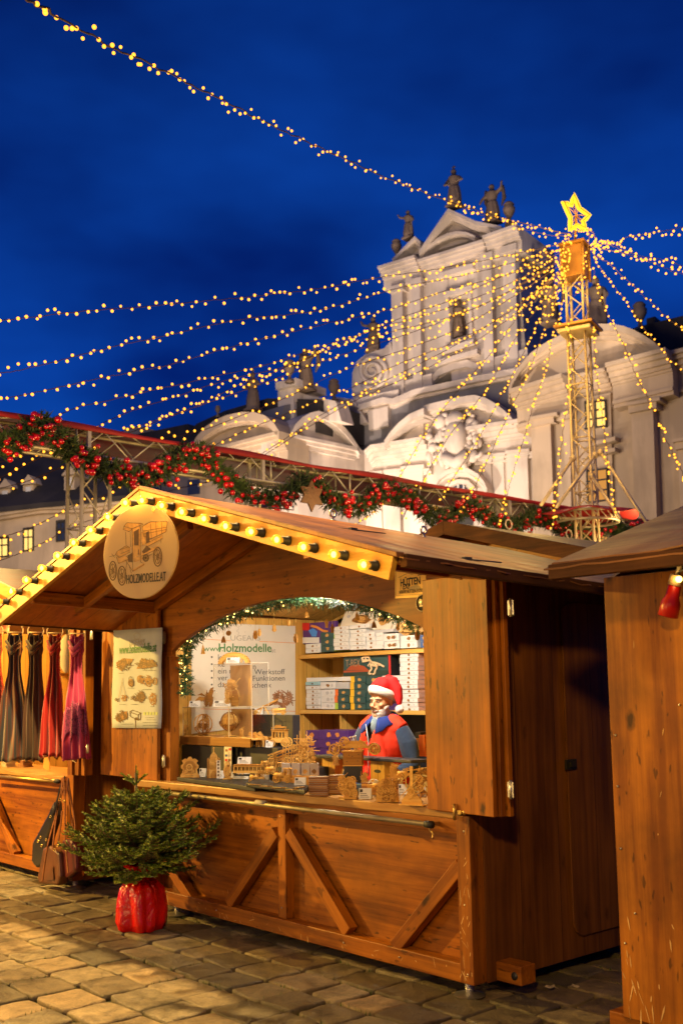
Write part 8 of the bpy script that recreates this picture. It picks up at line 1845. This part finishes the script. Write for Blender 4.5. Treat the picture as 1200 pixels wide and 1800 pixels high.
c2.new(); c2.b.tube([(-4+6*math.cos(t*.52), 6*math.sin(t*.52), 23+1.5*math.cos(t*.52)) for t in range(12)], .9, 5, closed=True); c2.b.bar((-4, 0, 23), (0, 0, 12), 1.6); c2.bars([((-10, 0, 23), (2, 0, 23)), ((-4, -6, 23), (-4, 6, 23))], .8); c2.done('steering_wheel', WHT)
c2.gear(-18, 14, 10, -4, 16); c2.gear(-26, 8, 6, -6); c2.gear(10, 6, 6, -9)
# small standing packs, wood sheet stacks, tin boxes
for i, x in enumerate((503, 520, 537, 553)):
    p = pl(x, 1363, 1, 4.66); k_ = dep(p)/F
    g = thing('greeting_box', 'grey picture box, %s from the left in the row of four' % ('first', 'second', 'third', 'fourth')[i], 'box', (p.x, p.y, p.z+.001), R(42), 'row of four small picture boxes')
    b = MB(); b.T = Matrix.Scale(k_, 4); b.box((0, 0, 10.5), (14.5, 8, 21)); b.build('carton', mat('lilac_grey_card', (.46, .40, .38), .5, var=.15), g, world=False)
    b = MB(); b.T = Matrix.Scale(k_, 4); rnd = random.Random(i); b.prism([(5*math.cos(q*.57)*rnd.uniform(.6, 1), -4.1, 7+5*math.sin(q*.57)*rnd.uniform(.6, 1)) for q in range(11)], (0, -.2, 0)); b.build('printed_picture', TAN if i != 3 else BROWN, g, world=False)
b = MB(); q0, q1 = pl(494, 1363, 1, 4.62), pl(563, 1363, 1, 4.62); b.bb(q0.x, q1.x, 4.62, 4.72, CZ+.001, pl(528, 1363, 1, 4.66).z); o = b.build('step_block', PLYD, origin=tuple(q0)); tag(o, 'low wooden step under the four small picture boxes', 'display block')
for i, (x, y, w, n, h) in enumerate(((560, 1400, 34, 9, 34), (592, 1396, 26, 9, 33))):
    p = pl(x, y, 2, CZ); k_ = dep(p)/F
    for q in range(n):
        g = thing('wood_sheet_pack', 'shrink-wrapped pack of brown wood sheets, %s from the bottom of the %s pile' % (ordn(q+1) if q else 'first', ('left', 'right')[i]), 'pack', (p.x, p.y, p.z+.0015+q*k_*h/n), R(40+random.Random(q+i).uniform(-3, 3)), 'piles of wrapped wood sheet packs')
        b = MB(); b.T = Matrix.Scale(k_, 4); b.box((0, 6, h/n*.42), (w, 22, h/n*.78)); b.build('sheets', mat('wrapped_sheet_%d' % (q % 3), ((.34, .17, .07), (.45, .25, .12), (.28, .13, .06))[q % 3], .25, coat=.6), g, world=False, bevel=.001)
        b = MB(); b.T = Matrix.Scale(k_, 4); b.box((0, 6, h/n*.86), (w*.98, 21.5, h/n*.10)); b.build('wrapping', mat('clear_wrap', (.62, .55, .48), .15), g, world=False)
for i, (x, y, w, h, c_, lab) in enumerate(((600, 1367, 24, 8, 'teal', 'lower dark teal tin box behind the right sheet pile'), (600, 1358.5, 24, 8, 'teal', 'upper dark teal tin box behind the right sheet pile'), (623, 1369, 26, 9, 'black', 'lower black tin box with pale rim'), (622, 1359, 26, 9, 'blue', 'upper dark blue tin box with pale rim'), (648, 1373, 22, 22, 'brown', 'small brown book-like box standing before the board support'))):
    p = pl(x, y, 1, 4.72); k_ = dep(p)/F; zb_ = max(p.z, CZ+.002)
    if i in (0, 2): zb_ = CZ+.002; zlast = zb_+h*k_+.001
    elif i in (1, 3): zb_ = zlast
    else: zb_ = CZ+.002
    g = thing('tin_box', lab, 'box', (p.x, p.y, zb_), R(20), None)
    b = MB(); b.T = Matrix.Scale(k_, 4); b.box((0, 5, h/2), (w*1.3, 14, h*.96)); b.build('box', CM[c_], g, world=False, bevel=.002)
    b = MB(); b.T = Matrix.Scale(k_, 4); b.box((0, -2.3, h*.8), (w*1.2, .6, h*.12)); b.build('rim', CM['lightblue'] if i < 4 else TAN, g, world=False)
# front right models
c = K('gear_engine_model', 'round wooden gear engine standing at the counter edge right of the sheet piles', 'wooden model', 613, 1404, CZ, rz=35)
c.new(); c.b.box((0, 0, 1.5), (32, 20, 3)); c.pl_(mirror([(6, 3), (9, 14), (12, 24), (7, 34), (2, 38)]), 3, 1.5); c.lattice(-14, 14, -6, 4, 4, 36, 32, 13, 1.1); c.done('frame')
for (x, z, r_) in ((-9, 24, 9), (5, 22, 11), (-2, 10, 8), (9, 34, 6), (11, 10, 7)): c.gear(x, z, r_, -7+x*.1)
c = K('drum_model', 'barrel-shaped wooden mechanical theatre near the counter edge', 'wooden model', 681, 1409, CZ, rz=35)
c.new(); 
for yy in (-9, 9): c.pl_(mirror([(18, 0), (18, 22), (15, 32), (8, 39), (2, 41)]), yy, 1.3)
c.b.box((0, 0, 1), (38, 20, 2)); c.done('side_panels')
c.new()
for q in range(13): a = math.pi*q/12; c.b.bar((17.5*math.cos(a), -9, 22+17*math.sin(a)), (17.5*math.cos(a), 9, 22+17*math.sin(a)), 2.2, 1)
c.done('roof_slats', PLYD)
c.new(); c.lattice(-14, 14, -11, -9, 4, 34, 36, 23, 1.0); c.done('tracery', PLYD)
for x in (-10, 0, 10): c.gear(x, 20, 5.5, -11); c.gear(x, 8, 4.5, -11)
c = K('flower_box_model', 'low wooden box with looped handles behind the white cards', 'wooden model', 668, 1378, CZ, Y=4.76, rz=35)
c.g.location.z = CZ+.002; c.new(); c.b.box((0, 0, 10), (44, 16, 18)); c.done('box'); c.new(); c.b.tube([(8*math.cos(t*.45)-12, 0, 22+6*math.sin(t*.45)) for t in range(14)], .9, 5, closed=True); c.b.tube([(8*math.cos(t*.45)+10, 2, 23+6*math.sin(t*.45)) for t in range(14)], .9, 5, closed=True); c.lattice(-20, 20, -7, 7, 16, 26, 26, 3, 1); c.done('loops', OFFW)
c = K('drawbridge_model', 'tall wooden easel-like tower with crossed struts beside the right shutter', 'wooden model', 724, 1416, CZ, rz=20)
c.new(); c.pl_(mirror([(22, 0), (18, 10), (8, 22), (3, 26), (3, 68)]), 0, 1.6); c.b.box((0, 4, 1), (46, 18, 2)); c.bars([((-20, -2, 16), (18, -2, 50)), ((20, -2, 26), (-6, -2, 10)), ((-14, 6, 60), (16, 6, 62)), ((-14, 6, 60), (-14, 6, 30)), ((14, 6, 0), (14, 6, 62))], 1.4); c.done('frame')
c.new(); c.lattice(4, 24, 4, 14, 20, 60, 30, 44, 1.2); c.done('works', PLYD); c.gear(0, 24, 8, -3); c.gear(14, 46, 8, 3); c.gear(16, 30, 7, 2)
c = K('music_stand_model', 'small pale wooden stand behind the easel tower', 'wooden model', 702, 1388, CZ, rz=30)
c.new(); c.lattice(-12, 12, -4, 4, 3, 34, 36, 55, 1.0); c.b.box((0, 0, 1), (26, 12, 2)); c.done('frame'); c.gear(0, 18, 8, -4); c.gear(-8, 28, 5, -4)
# ship on the upper shelf, right
c = K('ship_model', 'intricate wooden ship model on the white pair at the right of the upper shelf', 'wooden model', 724, 1116, None, Y=6.03, rz=30)
c.new(); c.lattice(-20, 22, -5, 5, 4, 28, 60, 77, 1.2); c.b.box((0, 0, 6), (44, 12, 3)); c.done('hull'); c.gear(-8, 14, 7, -6); c.gear(8, 14, 7, -6); c.new(); c.bars([((-14, 0, 6), (-14, 0, 34)), ((0, 0, 6), (0, 0, 38)), ((12, 0, 6), (12, 0, 34)), ((-20, 0, 26), (18, 0, 30))], 1.2); c.done('masts', PLYD)
# price cards (folded tents)
def card(px, py, z, w, h, label, Y=None, rz=38):
    c = K('price_card', label, 'price card', px, py, z, Y, rz=rz, group='folded white price cards')
    c.new(); t = .5; d = h*.38
    c.b.prism([(-w/2, -d, 0), (w/2, -d, 0), (w/2, 0, h), (-w/2, 0, h)], (0, t, 0)); c.b.prism([(-w/2, d, 0), (w/2, d, 0), (w/2, 0.6, h), (-w/2, 0.6, h)], (0, t, 0)); c.done('card', WHT)
    c.new(); 
    def Q(u, v): return Vector((-w/2+w*u, -d*(1-v)-.12, h*v))
    c.b.add([Q(.08, .62), Q(.3, .62), Q(.3, .9), Q(.08, .9)], [(0, 1, 2, 3)])
    for q in range(3): v = .15+.16*q; c.b.add([Q(.12, v), Q(.85-.12*q, v), Q(.85-.12*q, v+.05), Q(.12, v+.05)], [(0, 1, 2, 3)])
    c.b.build('print', CM['black'], c.g, world=False, fixn=False)
for i, a in enumerate(((410, 1168, None, 24, 10, 'white card on the dome-topped acrylic box', 4.775), (343, 1242, None, 20, 10, 'white card at the left edge of the lower acrylic boxes', 4.75), (391, 1243, None, 32, 11, 'wide white card before the upper acrylic box', 4.75), (452, 1231, None, 22, 11, 'white card beside the catapult beam', 4.99))):
    card(a[0], a[1], (za3, max(za1, za2), max(za1, za2), zb3)[i]+.002, a[3], a[4], a[5], Y=a[6])
card(430, 1343, None, 24, 12, 'white card standing on the tram roof', Y=4.70); 
card(357, 1365, MZ, 12, 14, 'white card between mantel clock and tower clock'); card(389, 1368, MZ, 12, 13, 'white card right of the tower clock'); card(423, 1369, MZ, 34, 12, 'wide white card under the tram', rz=30)
card(458, 1309, zr2, 12, 12, 'small white card beneath the horses', Y=4.84); card(474, 1309, zr2, 13, 12, 'small white card at the front wheel of the stagecoach', Y=4.84)
card(466, 1374, MZ, 14, 12, 'white card between the two small trucks'); card(528, 1380, CZ+.064, 20, 13, 'white card on the rounded black tray')
card(642, 1404, CZ, 22, 18, 'white card at the counter edge left of the barrel theatre'); card(637, 1388, CZ, 16, 15, 'white card behind the front one, right of the gear engine'); card(652, 1391, CZ, 18, 16, 'white card between gear engine and barrel theatre'); card(708, 1396, CZ, 16, 17, 'white card between barrel theatre and easel tower'); card(741, 1400, CZ, 14, 16, 'white card half hidden by the right shutter')

# --- garland inside the arch with fairy lights, hanging ornaments
GPX2 = [(325, 1222), (326, 1190), (325, 1155), (334, 1128), (352, 1112), (375, 1098), (398, 1088), (420, 1078), (445, 1070), (472, 1064), (500, 1057), (530, 1053), (560, 1053), (595, 1055), (630, 1062), (665, 1072), (700, 1083), (735, 1098)]
GP2 = smooth([pl(x, y, 1, YF+.085) for x, y in GPX2], 6)
g2_ = thing('garland', 'green garland with fairy lights lining the arched opening of the model stall', 'garland', tuple(GP2[0]))
GM2 = [mat('arch_fir_dark', (.02, .075, .035), .5, var=.3), mat('arch_fir_green', (.05, .15, .06), .5, var=.3)]
b = MB(); greens(b, GP2, .062, 620, .040, .0042, 14); b.tube(GP2, .008, 5); b.build('greenery', GM2, g2_, fixn=False)
b = MB(); b.sph((0, 0, 0), .0055, 8, 6); fb = b.build('fairy_bulb', FAIRY, g2_, world=False); FBM = fb.data; rnd = random.Random(6)
fb.location = GP2[2]-Vector(g2_.location)
for i in range(60):
    p = GP2[int(rnd.random()*(len(GP2)-1))]+Vector((rnd.uniform(-.03, .03), rnd.uniform(-.05, .0), rnd.uniform(-.04, .03))); o = bpy.data.objects.new('fairy_bulb', FBM); COL.objects.link(o); o.parent = g2_; o.location = p-Vector(g2_.location)
ORN = [(357, 1128, 1142, 'tree', 'tree-shaped ornament, leftmost on the arch'), (393, 1108, 1124, 'bell', 'dark bell ornament, second from left on the arch'), (402, 1100, 1113, 'disc', 'round disc ornament beside the dark bell'), (449, 1084, 1116, 'owl', 'owl ornament, left of a close pair'), (456, 1084, 1112, 'long', 'long ornament, right of the close pair'), (482, 1082, 1104, 'snow', 'two-ball snowman ornament over the web address'), (507, 1066, 1094, 'long', 'slim oval ornament near the banner edge'), (520, 1092, 1122, 'owl', 'dark ornament hanging lowest at the banner edge'), (539, 1056, 1080, 'bell', 'bell ornament high in the middle of the arch'), (574, 1068, 1095, 'angel', 'angel ornament before the upright lid'), (584, 1070, 1104, 'angel', 'angel ornament hanging before the dark trio'), (627, 1058, 1083, 'tree', 'tree ornament before the large tilted lid'), (657, 1084, 1098, 'bell', 'dark bell ornament between the tilted lids'), (699, 1092, 1102, 'long', 'tiny ornament right of the pale lid'), (733, 1102, 1118, 'owl', 'dark ornament before the ship model')]
SH = {'tree': mirror([(5, -8), (4, -5), (3, 0), (1, 8)]), 'bell': mirror([(5, -6), (4.5, -4), (3, 2), (1, 6)]), 'disc': [(5*math.cos(k*.5), 5*math.sin(k*.5)) for k in range(12)], 'owl': mirror([(2, -8), (4.5, -5), (5, 2), (3, 6), (4, 8)]), 'long': mirror([(1, -7), (3, -4), (3.2, 3), (1.5, 7)]), 'snow': mirror([(2, -7), (4.5, -4), (3, 0), (3.6, 3), (1.5, 7)]), 'angel': mirror([(2.5, -9), (3, -2), (4.5, 2), (1.5, 3), (2, 7)])}
for (x, y0, y1, sh_, lab) in ORN:
    p = pl(x, y1, 1, YF+.07); k_ = dep(p)/F; t_ = pl(x, y0-6, 1, YF+.07)
    g = thing('wooden_ornament', 'wooden '+lab, 'ornament', tuple(p), R(38+random.Random(x).uniform(-30, 30)), 'wooden ornaments hanging in the arch')
    b = MB(); b.T = Matrix.Scale(k_*.95, 4); b.plate((0, 0, 0), (1, 0, 0), (0, 0, 1), SH[sh_], .9); b.plate((0, 0, 0), (0, 1, 0), (0, 0, 1), [(a*.7, c_) for a, c_ in SH[sh_]], .9); b.build('figure', PLYD if 'dark' in lab else PLY, g, world=False)
    b = MB(); b.tube([(0, 0, 6*k_), (0, 0, t_.z-p.z)], .0013, 4); b.build('thread', mat('gold_thread', (.7, .48, .14), .5), g, world=False)
# more small models filling the counter
for i, (kind, x, y, Y, w, h, lab) in enumerate((
 ('b', 327, 1296, 4.80, 10, 20, 'slim wooden column model at the left end inside the lower acrylic box'),
 ('v', 470, 1347, 4.74, 24, 14, 'small wooden wagon behind the tram end'),
 ('b', 548, 1340, 4.80, 14, 26, 'wooden gear tower between the spiky harvester and the four picture boxes'),
 ('v', 575, 1386, 4.66, 22, 12, 'tiny wooden cart behind the right sheet pile'),
 ('b', 640, 1382, 4.80, 16, 24, 'wooden windmill-like model behind the white cards'),
 ('v', 668, 1388, 4.68, 30, 16, 'wooden rolling stock model behind the barrel theatre'),
 ('b', 692, 1372, 4.84, 18, 30, 'openwork wooden machine in front of the blue sleeve'),
 ('v', 712, 1368, 4.84, 30, 18, 'wooden carriage behind the easel tower'),
 ('b', 738, 1385, 4.70, 14, 34, 'wooden clockwork figure half hidden by the right shutter'),
 ('b', 590, 1345, 4.86, 14, 22, 'small wooden gear stand left of the treasure box'),
 ('b', 425, 1296, 4.86, 9, 18, 'little wooden bell stand beside the globe'))):
    if kind == 'v': vehicle('cart_model', lab, x, y, None, w, h, 60+i, Y=Y)
    else:
        c = K('machine_model', lab, 'wooden model', x, y, None, Y=Y, rz=35)
        c.new(); c.b.box((0, 0, .8), (w, w*.5, 1.6)); c.pl_(mirror([(w*.4, 0), (w*.32, h*.5), (w*.2, h*.8), (w*.05, h)]), 1.5, 1.1); c.lattice(-w*.4, w*.4, -3, 2, 2, h, 16, 80+i, .8); c.done('frame')
        c.gear(-w*.1, h*.6, w*.3, -3.4); c.gear(w*.2, h*.3, w*.22, -3.6)
# ================================================================== the man
SKIN = mat('skin', (.58, .29, .14), .55, var=.12, vscale=14); 
PMX = pl(669, 1238, 1, 5.30)
FL = .10; HS = (PMX.z-FL)/1.505
man = thing('person', 'man in red and white hat and red vest standing behind the counter', 'person', (PMX.x, 5.32, FL), R(8))
def mbx(): b = MB(); b.T = Matrix.Scale(HS, 4); return b
b = mbx()
# legs, torso, arms
for sg in (-1, 1):
    b.tube([(sg*.09, .0, .88), (sg*.10, -.01, .50), (sg*.105, .01, .09)], [.085, .058, .042], 12); b.sph((sg*.105, .01, .06), .05, 10, 8, (1, 1, 1)); b.sph((sg*.11, -.07, .035), .045, 10, 8, (.95, 2.3, .75))
    b.tube([(sg*.165, .0, 1.335), (sg*.235, .0, 1.08), (sg*.19, -.17, .985), (sg*.15, -.22, .975)], [.045, .042, .036, .03], 12)
    b.sph((sg*.14, -.255, .972), .04, 10, 8, (.85, 1.1, .38))
    for q in range(4):
        fx = sg*(.14+(.028-q*.018)); b.tube([(fx, -.285, .972), (fx, -.315-.006*(q in (1, 2)), .968), (fx, -.338-.008*(q in (1, 2)), .958)], [.0095, .0088, .0075], 8)
    b.tube([(sg*.115, -.25, .972), (sg*.095, -.275, .970), (sg*.088, -.295, .965)], [.011, .0098, .008], 8)
b.sph((0, 0, .93), .15, 14, 10, (1, .75, .8)); b.sph((0, .01, 1.20), .15, 14, 10, (1, .66, 1.25)); b.sph((0, .01, 1.32), .14, 14, 10, (1.05, .55, .4))
b.tube([(0, .01, 1.34), (0, -.005, 1.46)], [.065, .058], 12)
# head, facing -y
b.sph((0, .008, 1.565), .078, 18, 12, (1, 1.22, 1.12)); b.sph((0, -.035, 1.505), .065, 16, 12, (.98, .98, 1.35)); b.sph((0, -.048, 1.44), .045, 12, 8, (1.1, 1.05, .8))
b.tube([(0, -.100, 1.535), (0, -.113, 1.505), (0, -.126, 1.487)], [.0075, .010, .0135], 8); b.sph((-.011, -.112, 1.482), .009, 8, 6); b.sph((.011, -.112, 1.482), .009, 8, 6)
for sg in (-1, 1):
    b.tube([(sg*.010, -.094, 1.545), (sg*.030, -.089, 1.549), (sg*.050, -.073, 1.542)], [.008, .009, .007], 8); b.sph((sg*.030, -.068, 1.520), .018, 10, 8); b.sph((sg*.040, -.074, 1.500), .022, 10, 8, (1, .8, .9)); b.sph((sg*.074, .008, 1.515), .014, 8, 6, (.6, 1.2, 2.0))
    b.sph((sg*.045, -.03, 1.465), .024, 10, 8, (.8, 1.4, 1)); b.tube([(sg*.016, -.104, 1.487), (sg*.030, -.092, 1.465), (sg*.032, -.088, 1.452)], [.006, .007, .005], 6)
b.sph((0, -.098, 1.456), .012, 8, 6, (2.0, .8, .45)); b.sph((0, -.096, 1.449), .011, 8, 6, (1.8, .8, .5)); b.sph((0, -.086, 1.425), .02, 8, 6, (1.1, .8, .8))
me = remesh(b, .0052, 3, .5); bo = meshobj('body', me, SKIN, None); bo.parent = man
EYE_W = mat('eye_white', (.62, .55, .5), .3); IRIS = mat('iris', (.05, .05, .05), .2)
for sg in (-1, 1):
    b = mbx(); b.sph((sg*.0295, -.0855, 1.524), .0115, 12, 8, (1.15, .8, .62)); e_ = b.build('eye', EYE_W, man, world=False)
    b = mbx(); b.sph((sg*.0295-.0045, -.0925, 1.524), .0048, 10, 8, (1, .6, 1)); b.build('iris', IRIS, e_, world=False)
    b = mbx(); b.tube([(sg*.014, -.106, 1.541), (sg*.030, -.104, 1.547), (sg*.048, -.086, 1.541)], [.0035, .0048, .003], 6); b.build('eyebrow', mat('grey_brow', (.30, .24, .20), .8), man, world=False)
    b = mbx(); b.tube([(sg*.017, -.0945, 1.529), (sg*.030, -.0975, 1.5325), (sg*.044, -.088, 1.527)], .0028, 6); b.build('eyelid', SKIN, man, world=False)
b = mbx(); b.tube([(-.022, -.1035, 1.4520), (0, -.1085, 1.4535), (.022, -.1035, 1.4520)], [.0018, .0028, .0018], 6); b.build('lips', mat('lips', (.42, .16, .12), .5), man, world=False)
# short white beard
b = mbx(); rnd = random.Random(1)
for q in range(520):
    a = rnd.uniform(-1.95, 1.95); z = rnd.uniform(1.402+.022*max(0, abs(a)-1), 1.440+.045*abs(a)/1.45)
    rx, ry = .057, .062; x = rx*math.sin(a); y = -.030-ry*math.cos(a)*(1.0 if z > 1.43 else .92)
    if abs(x) < .026 and 1.443 < z < 1.464: continue
    b.sph((x*(.80+.2*(z-1.40)/.06), y, z), rnd.uniform(.006, .010), 6, 4)
for q in range(40): t = rnd.uniform(-1, 1); b.sph((t*.028, -.108+.014*t*t, 1.467-.010*abs(t)), .005, 6, 4)
me = remesh(b, .0045, 2, .4); meshobj('beard', me, mat('white_beard', (.66, .60, .54), .9, var=.25, vscale=60, bump=.8, bscale=160), None).parent = man
# hat
def ringpts(rx, ry, z0, tilt, n=28, cy=.008, roll=0): return [(rx*math.cos(2*math.pi*k/n), cy+ry*math.sin(2*math.pi*k/n), z0-tilt*math.sin(2*math.pi*k/n)+roll*math.cos(2*math.pi*k/n)) for k in range(n)]
b = mbx(); pts = ringpts(.085, .104, 1.578, .036, roll=-.010)
b.tube(pts, .0205, 10, closed=True); b.tube([(x*.98, y*.98, z+.014) for x, y, z in pts], .019, 10, closed=True); b.tube([(x*.98, y*.98, z-.014) for x, y, z in pts], .019, 10, closed=True)
me = remesh(b, .006, 2); hat = meshobj('hat', remesh_ if False else me, mat('white_plush', (.80, .76, .70), .95, bump=1.0, bscale=220), None); hat.parent = man
b = mbx(); prof = [(1.0, 0), (1.0, .025), (.92, .052), (.72, .080), (.42, .098), (.12, .102), (0, .103)]
vs = []; n = 32
for (r_, h) in prof:
    for k in range(n):
        a = 2*math.pi*k/n; w = 1+.04*math.sin(a*5+h*60)+.03*math.sin(a*9+2); vs.append((.088*r_*w*math.cos(a)+.22*h, .008+.106*r_*w*math.sin(a)+.1*h, 1.592-.036*math.sin(a)*r_+h))
b.add(vs, [(j*n+k, j*n+(k+1) % n, (j+1)*n+(k+1) % n, (j+1)*n+k) for j in range(len(prof)-1) for k in range(n)]+[tuple(range(n))[::-1]], True)
b.tube([(.02, .02, 1.675), (.075, .03, 1.665), (.112, .035, 1.61), (.125, .035, 1.545), (.130, .03, 1.50)], [.05, .046, .038, .03, .018], 12)
me = remesh(b, .007, 3); meshobj('crown', me, mat('red_plush', (.62, .004, .004), .85, var=.2, vscale=12), None).parent = hat
b = mbx(); b.sph((.132, .028, 1.468), .031, 16, 12)
for q in range(90):
    v = Vector((rnd.gauss(0, 1), rnd.gauss(0, 1), rnd.gauss(0, 1))).normalized()*.028; b.sph(Vector((.132, .028, 1.468))+v, .006, 5, 4)
b.build('pompom', hat.data.materials[0], hat, world=False)
# clothes
FLE = mat('blue_fleece', (.018, .038, .085), .95, var=.2, vscale=20, bump=.4, bscale=120, sheen=.15); VRED = mat('red_vest', (.70, .028, .002), .8, var=.12, vscale=9, bump=.3, bscale=25)
b = mbx()
for sg in (-1, 1):
    b.tube([(sg*.160, .0, 1.325), (sg*.222, .005, 1.22), (sg*.262, .0, 1.07), (sg*.20, -.16, .990), (sg*.165, -.215, .978)], [.062, .071, .065, .052, .044], 14)
b.sph((0, .01, 1.18), .160, 14, 10, (1.0, .70, 1.3)); b.sph((0, .01, 1.33), .13, 14, 10, (1.2, .62, .5)); b.sph((0, 0, .95), .165, 14, 10, (1, .8, .8))
me = remesh(b, .009, 4); meshobj('sweater', me, FLE, None).parent = man
b = mbx(); b.sph((0, -.005, 1.20), .176, 18, 14, (1.03, .86, 1.28)); b.sph((0, -.005, 1.315), .165, 16, 10, (1.05, .74, .55)); b.sph((0, 0, .98), .19, 16, 10, (1.02, .85, .75))
for sg in (-1, 1): b.tube([(sg*.04, 0, 1.385), (sg*.11, 0, 1.365), (sg*.178, 0, 1.325)], [.055, .058, .05], 12); b.tube([(sg*.05, -.135, 1.30), (sg*.11, -.145, 1.1), (sg*.08, -.14, .92)], .03, 8)
me = remesh(b, .009, 4)
# open the vest in a narrow V at the throat
bmx = bmesh.new(); bmx.from_mesh(me)
dl = [v for v in bmx.verts if (v.co.y/HS < -.06 and v.co.z/HS > 1.22 and abs(v.co.x/HS+.012) < (v.co.z/HS-1.22)*.36) or (v.co.z/HS > 1.385 and (v.co.x**2+v.co.y**2)**.5/HS < .085) or v.co.z/HS < .86]
bmesh.ops.delete(bmx, geom=dl, context='VERTS'); bmx.to_mesh(me); bmx.free()
ve = meshobj('vest', me, VRED, None); ve.parent = man; md = ve.modifiers.new('s', 'SOLIDIFY'); md.thickness = .008; md.offset = 1
# collar: two standing and folded wings
CB = mat('bright_blue_collar', (.002, .020, .17), .9)
for sg in (-1, 1):
    b = mbx(); n = 14; vs = []
    for k in range(n+1):
        a = R(90)-sg*R(172)*k/n if False else math.pi/2 - sg*(math.pi*.93)*k/n
        t = k/n; ux, uy = math.cos(a), math.sin(a)
        top = Vector((.072*ux, .078*uy+.008, 1.448-.040*t)); bend = Vector((.090*ux, .094*uy+.004, 1.452-.045*t)); low = Vector(((.132+.028*t)*ux, (.128+.052*t)*uy, 1.398-.080*t*t-(.02 if t > .8 else 0)))
        if t > .75: low = low+Vector((sg*.10*(t-.75), -.0, 0))
        vs += [Vector((.066*ux, .07*uy+.008, 1.39-.06*t)), top, bend, low]
    b.add(vs, [(4*k+j, 4*k+4+j, 4*k+5+j, 4*k+1+j) for k in range(n) for j in range(3)], True)
    o = b.build('collar', CB, man, world=False, fixn=False); md = o.modifiers.new('s', 'SOLIDIFY'); md.thickness = .006; md.offset = 0
b = mbx(); b.sph((-.008, -.088, 1.345), .045, 12, 8, (.8, .7, 1.5)); b.tube([(-.04, -.07, 1.40), (0, -.105, 1.355), (.035, -.07, 1.40)], .015, 8); b.build('shirt', mat('grey_blue_shirt', (.16, .22, .27), .8), man, world=False)
b = mbx(); b.tube([(-.052, -.138, 1.365), (-.012, -.158, 1.235), (-.012, -.166, 1.1), (-.012, -.162, .9)], .0035, 5); b.build('zip', mat('zip_grey', (.5, .5, .55), .4, .5), man, world=False)
b = mbx()
for sg in (-1, 1): b.tube([(sg*.085, 0, .96), (sg*.10, -.005, .5), (sg*.105, .01, .09)], [.108, .078, .062], 14)
b.sph((0, 0, .93), .17, 14, 10, (1, .78, .75)); me = remesh(b, .012, 3); meshobj('trousers', me, mat('dark_trousers', (.03, .03, .04), .9), None).parent = man
for sg in (-1, 1):
    b = mbx(); b.sph((sg*.11, -.055, .045), .055, 12, 8, (1, 2.5, .8)); b.build('shoe', M['rubber'], man, world=False)
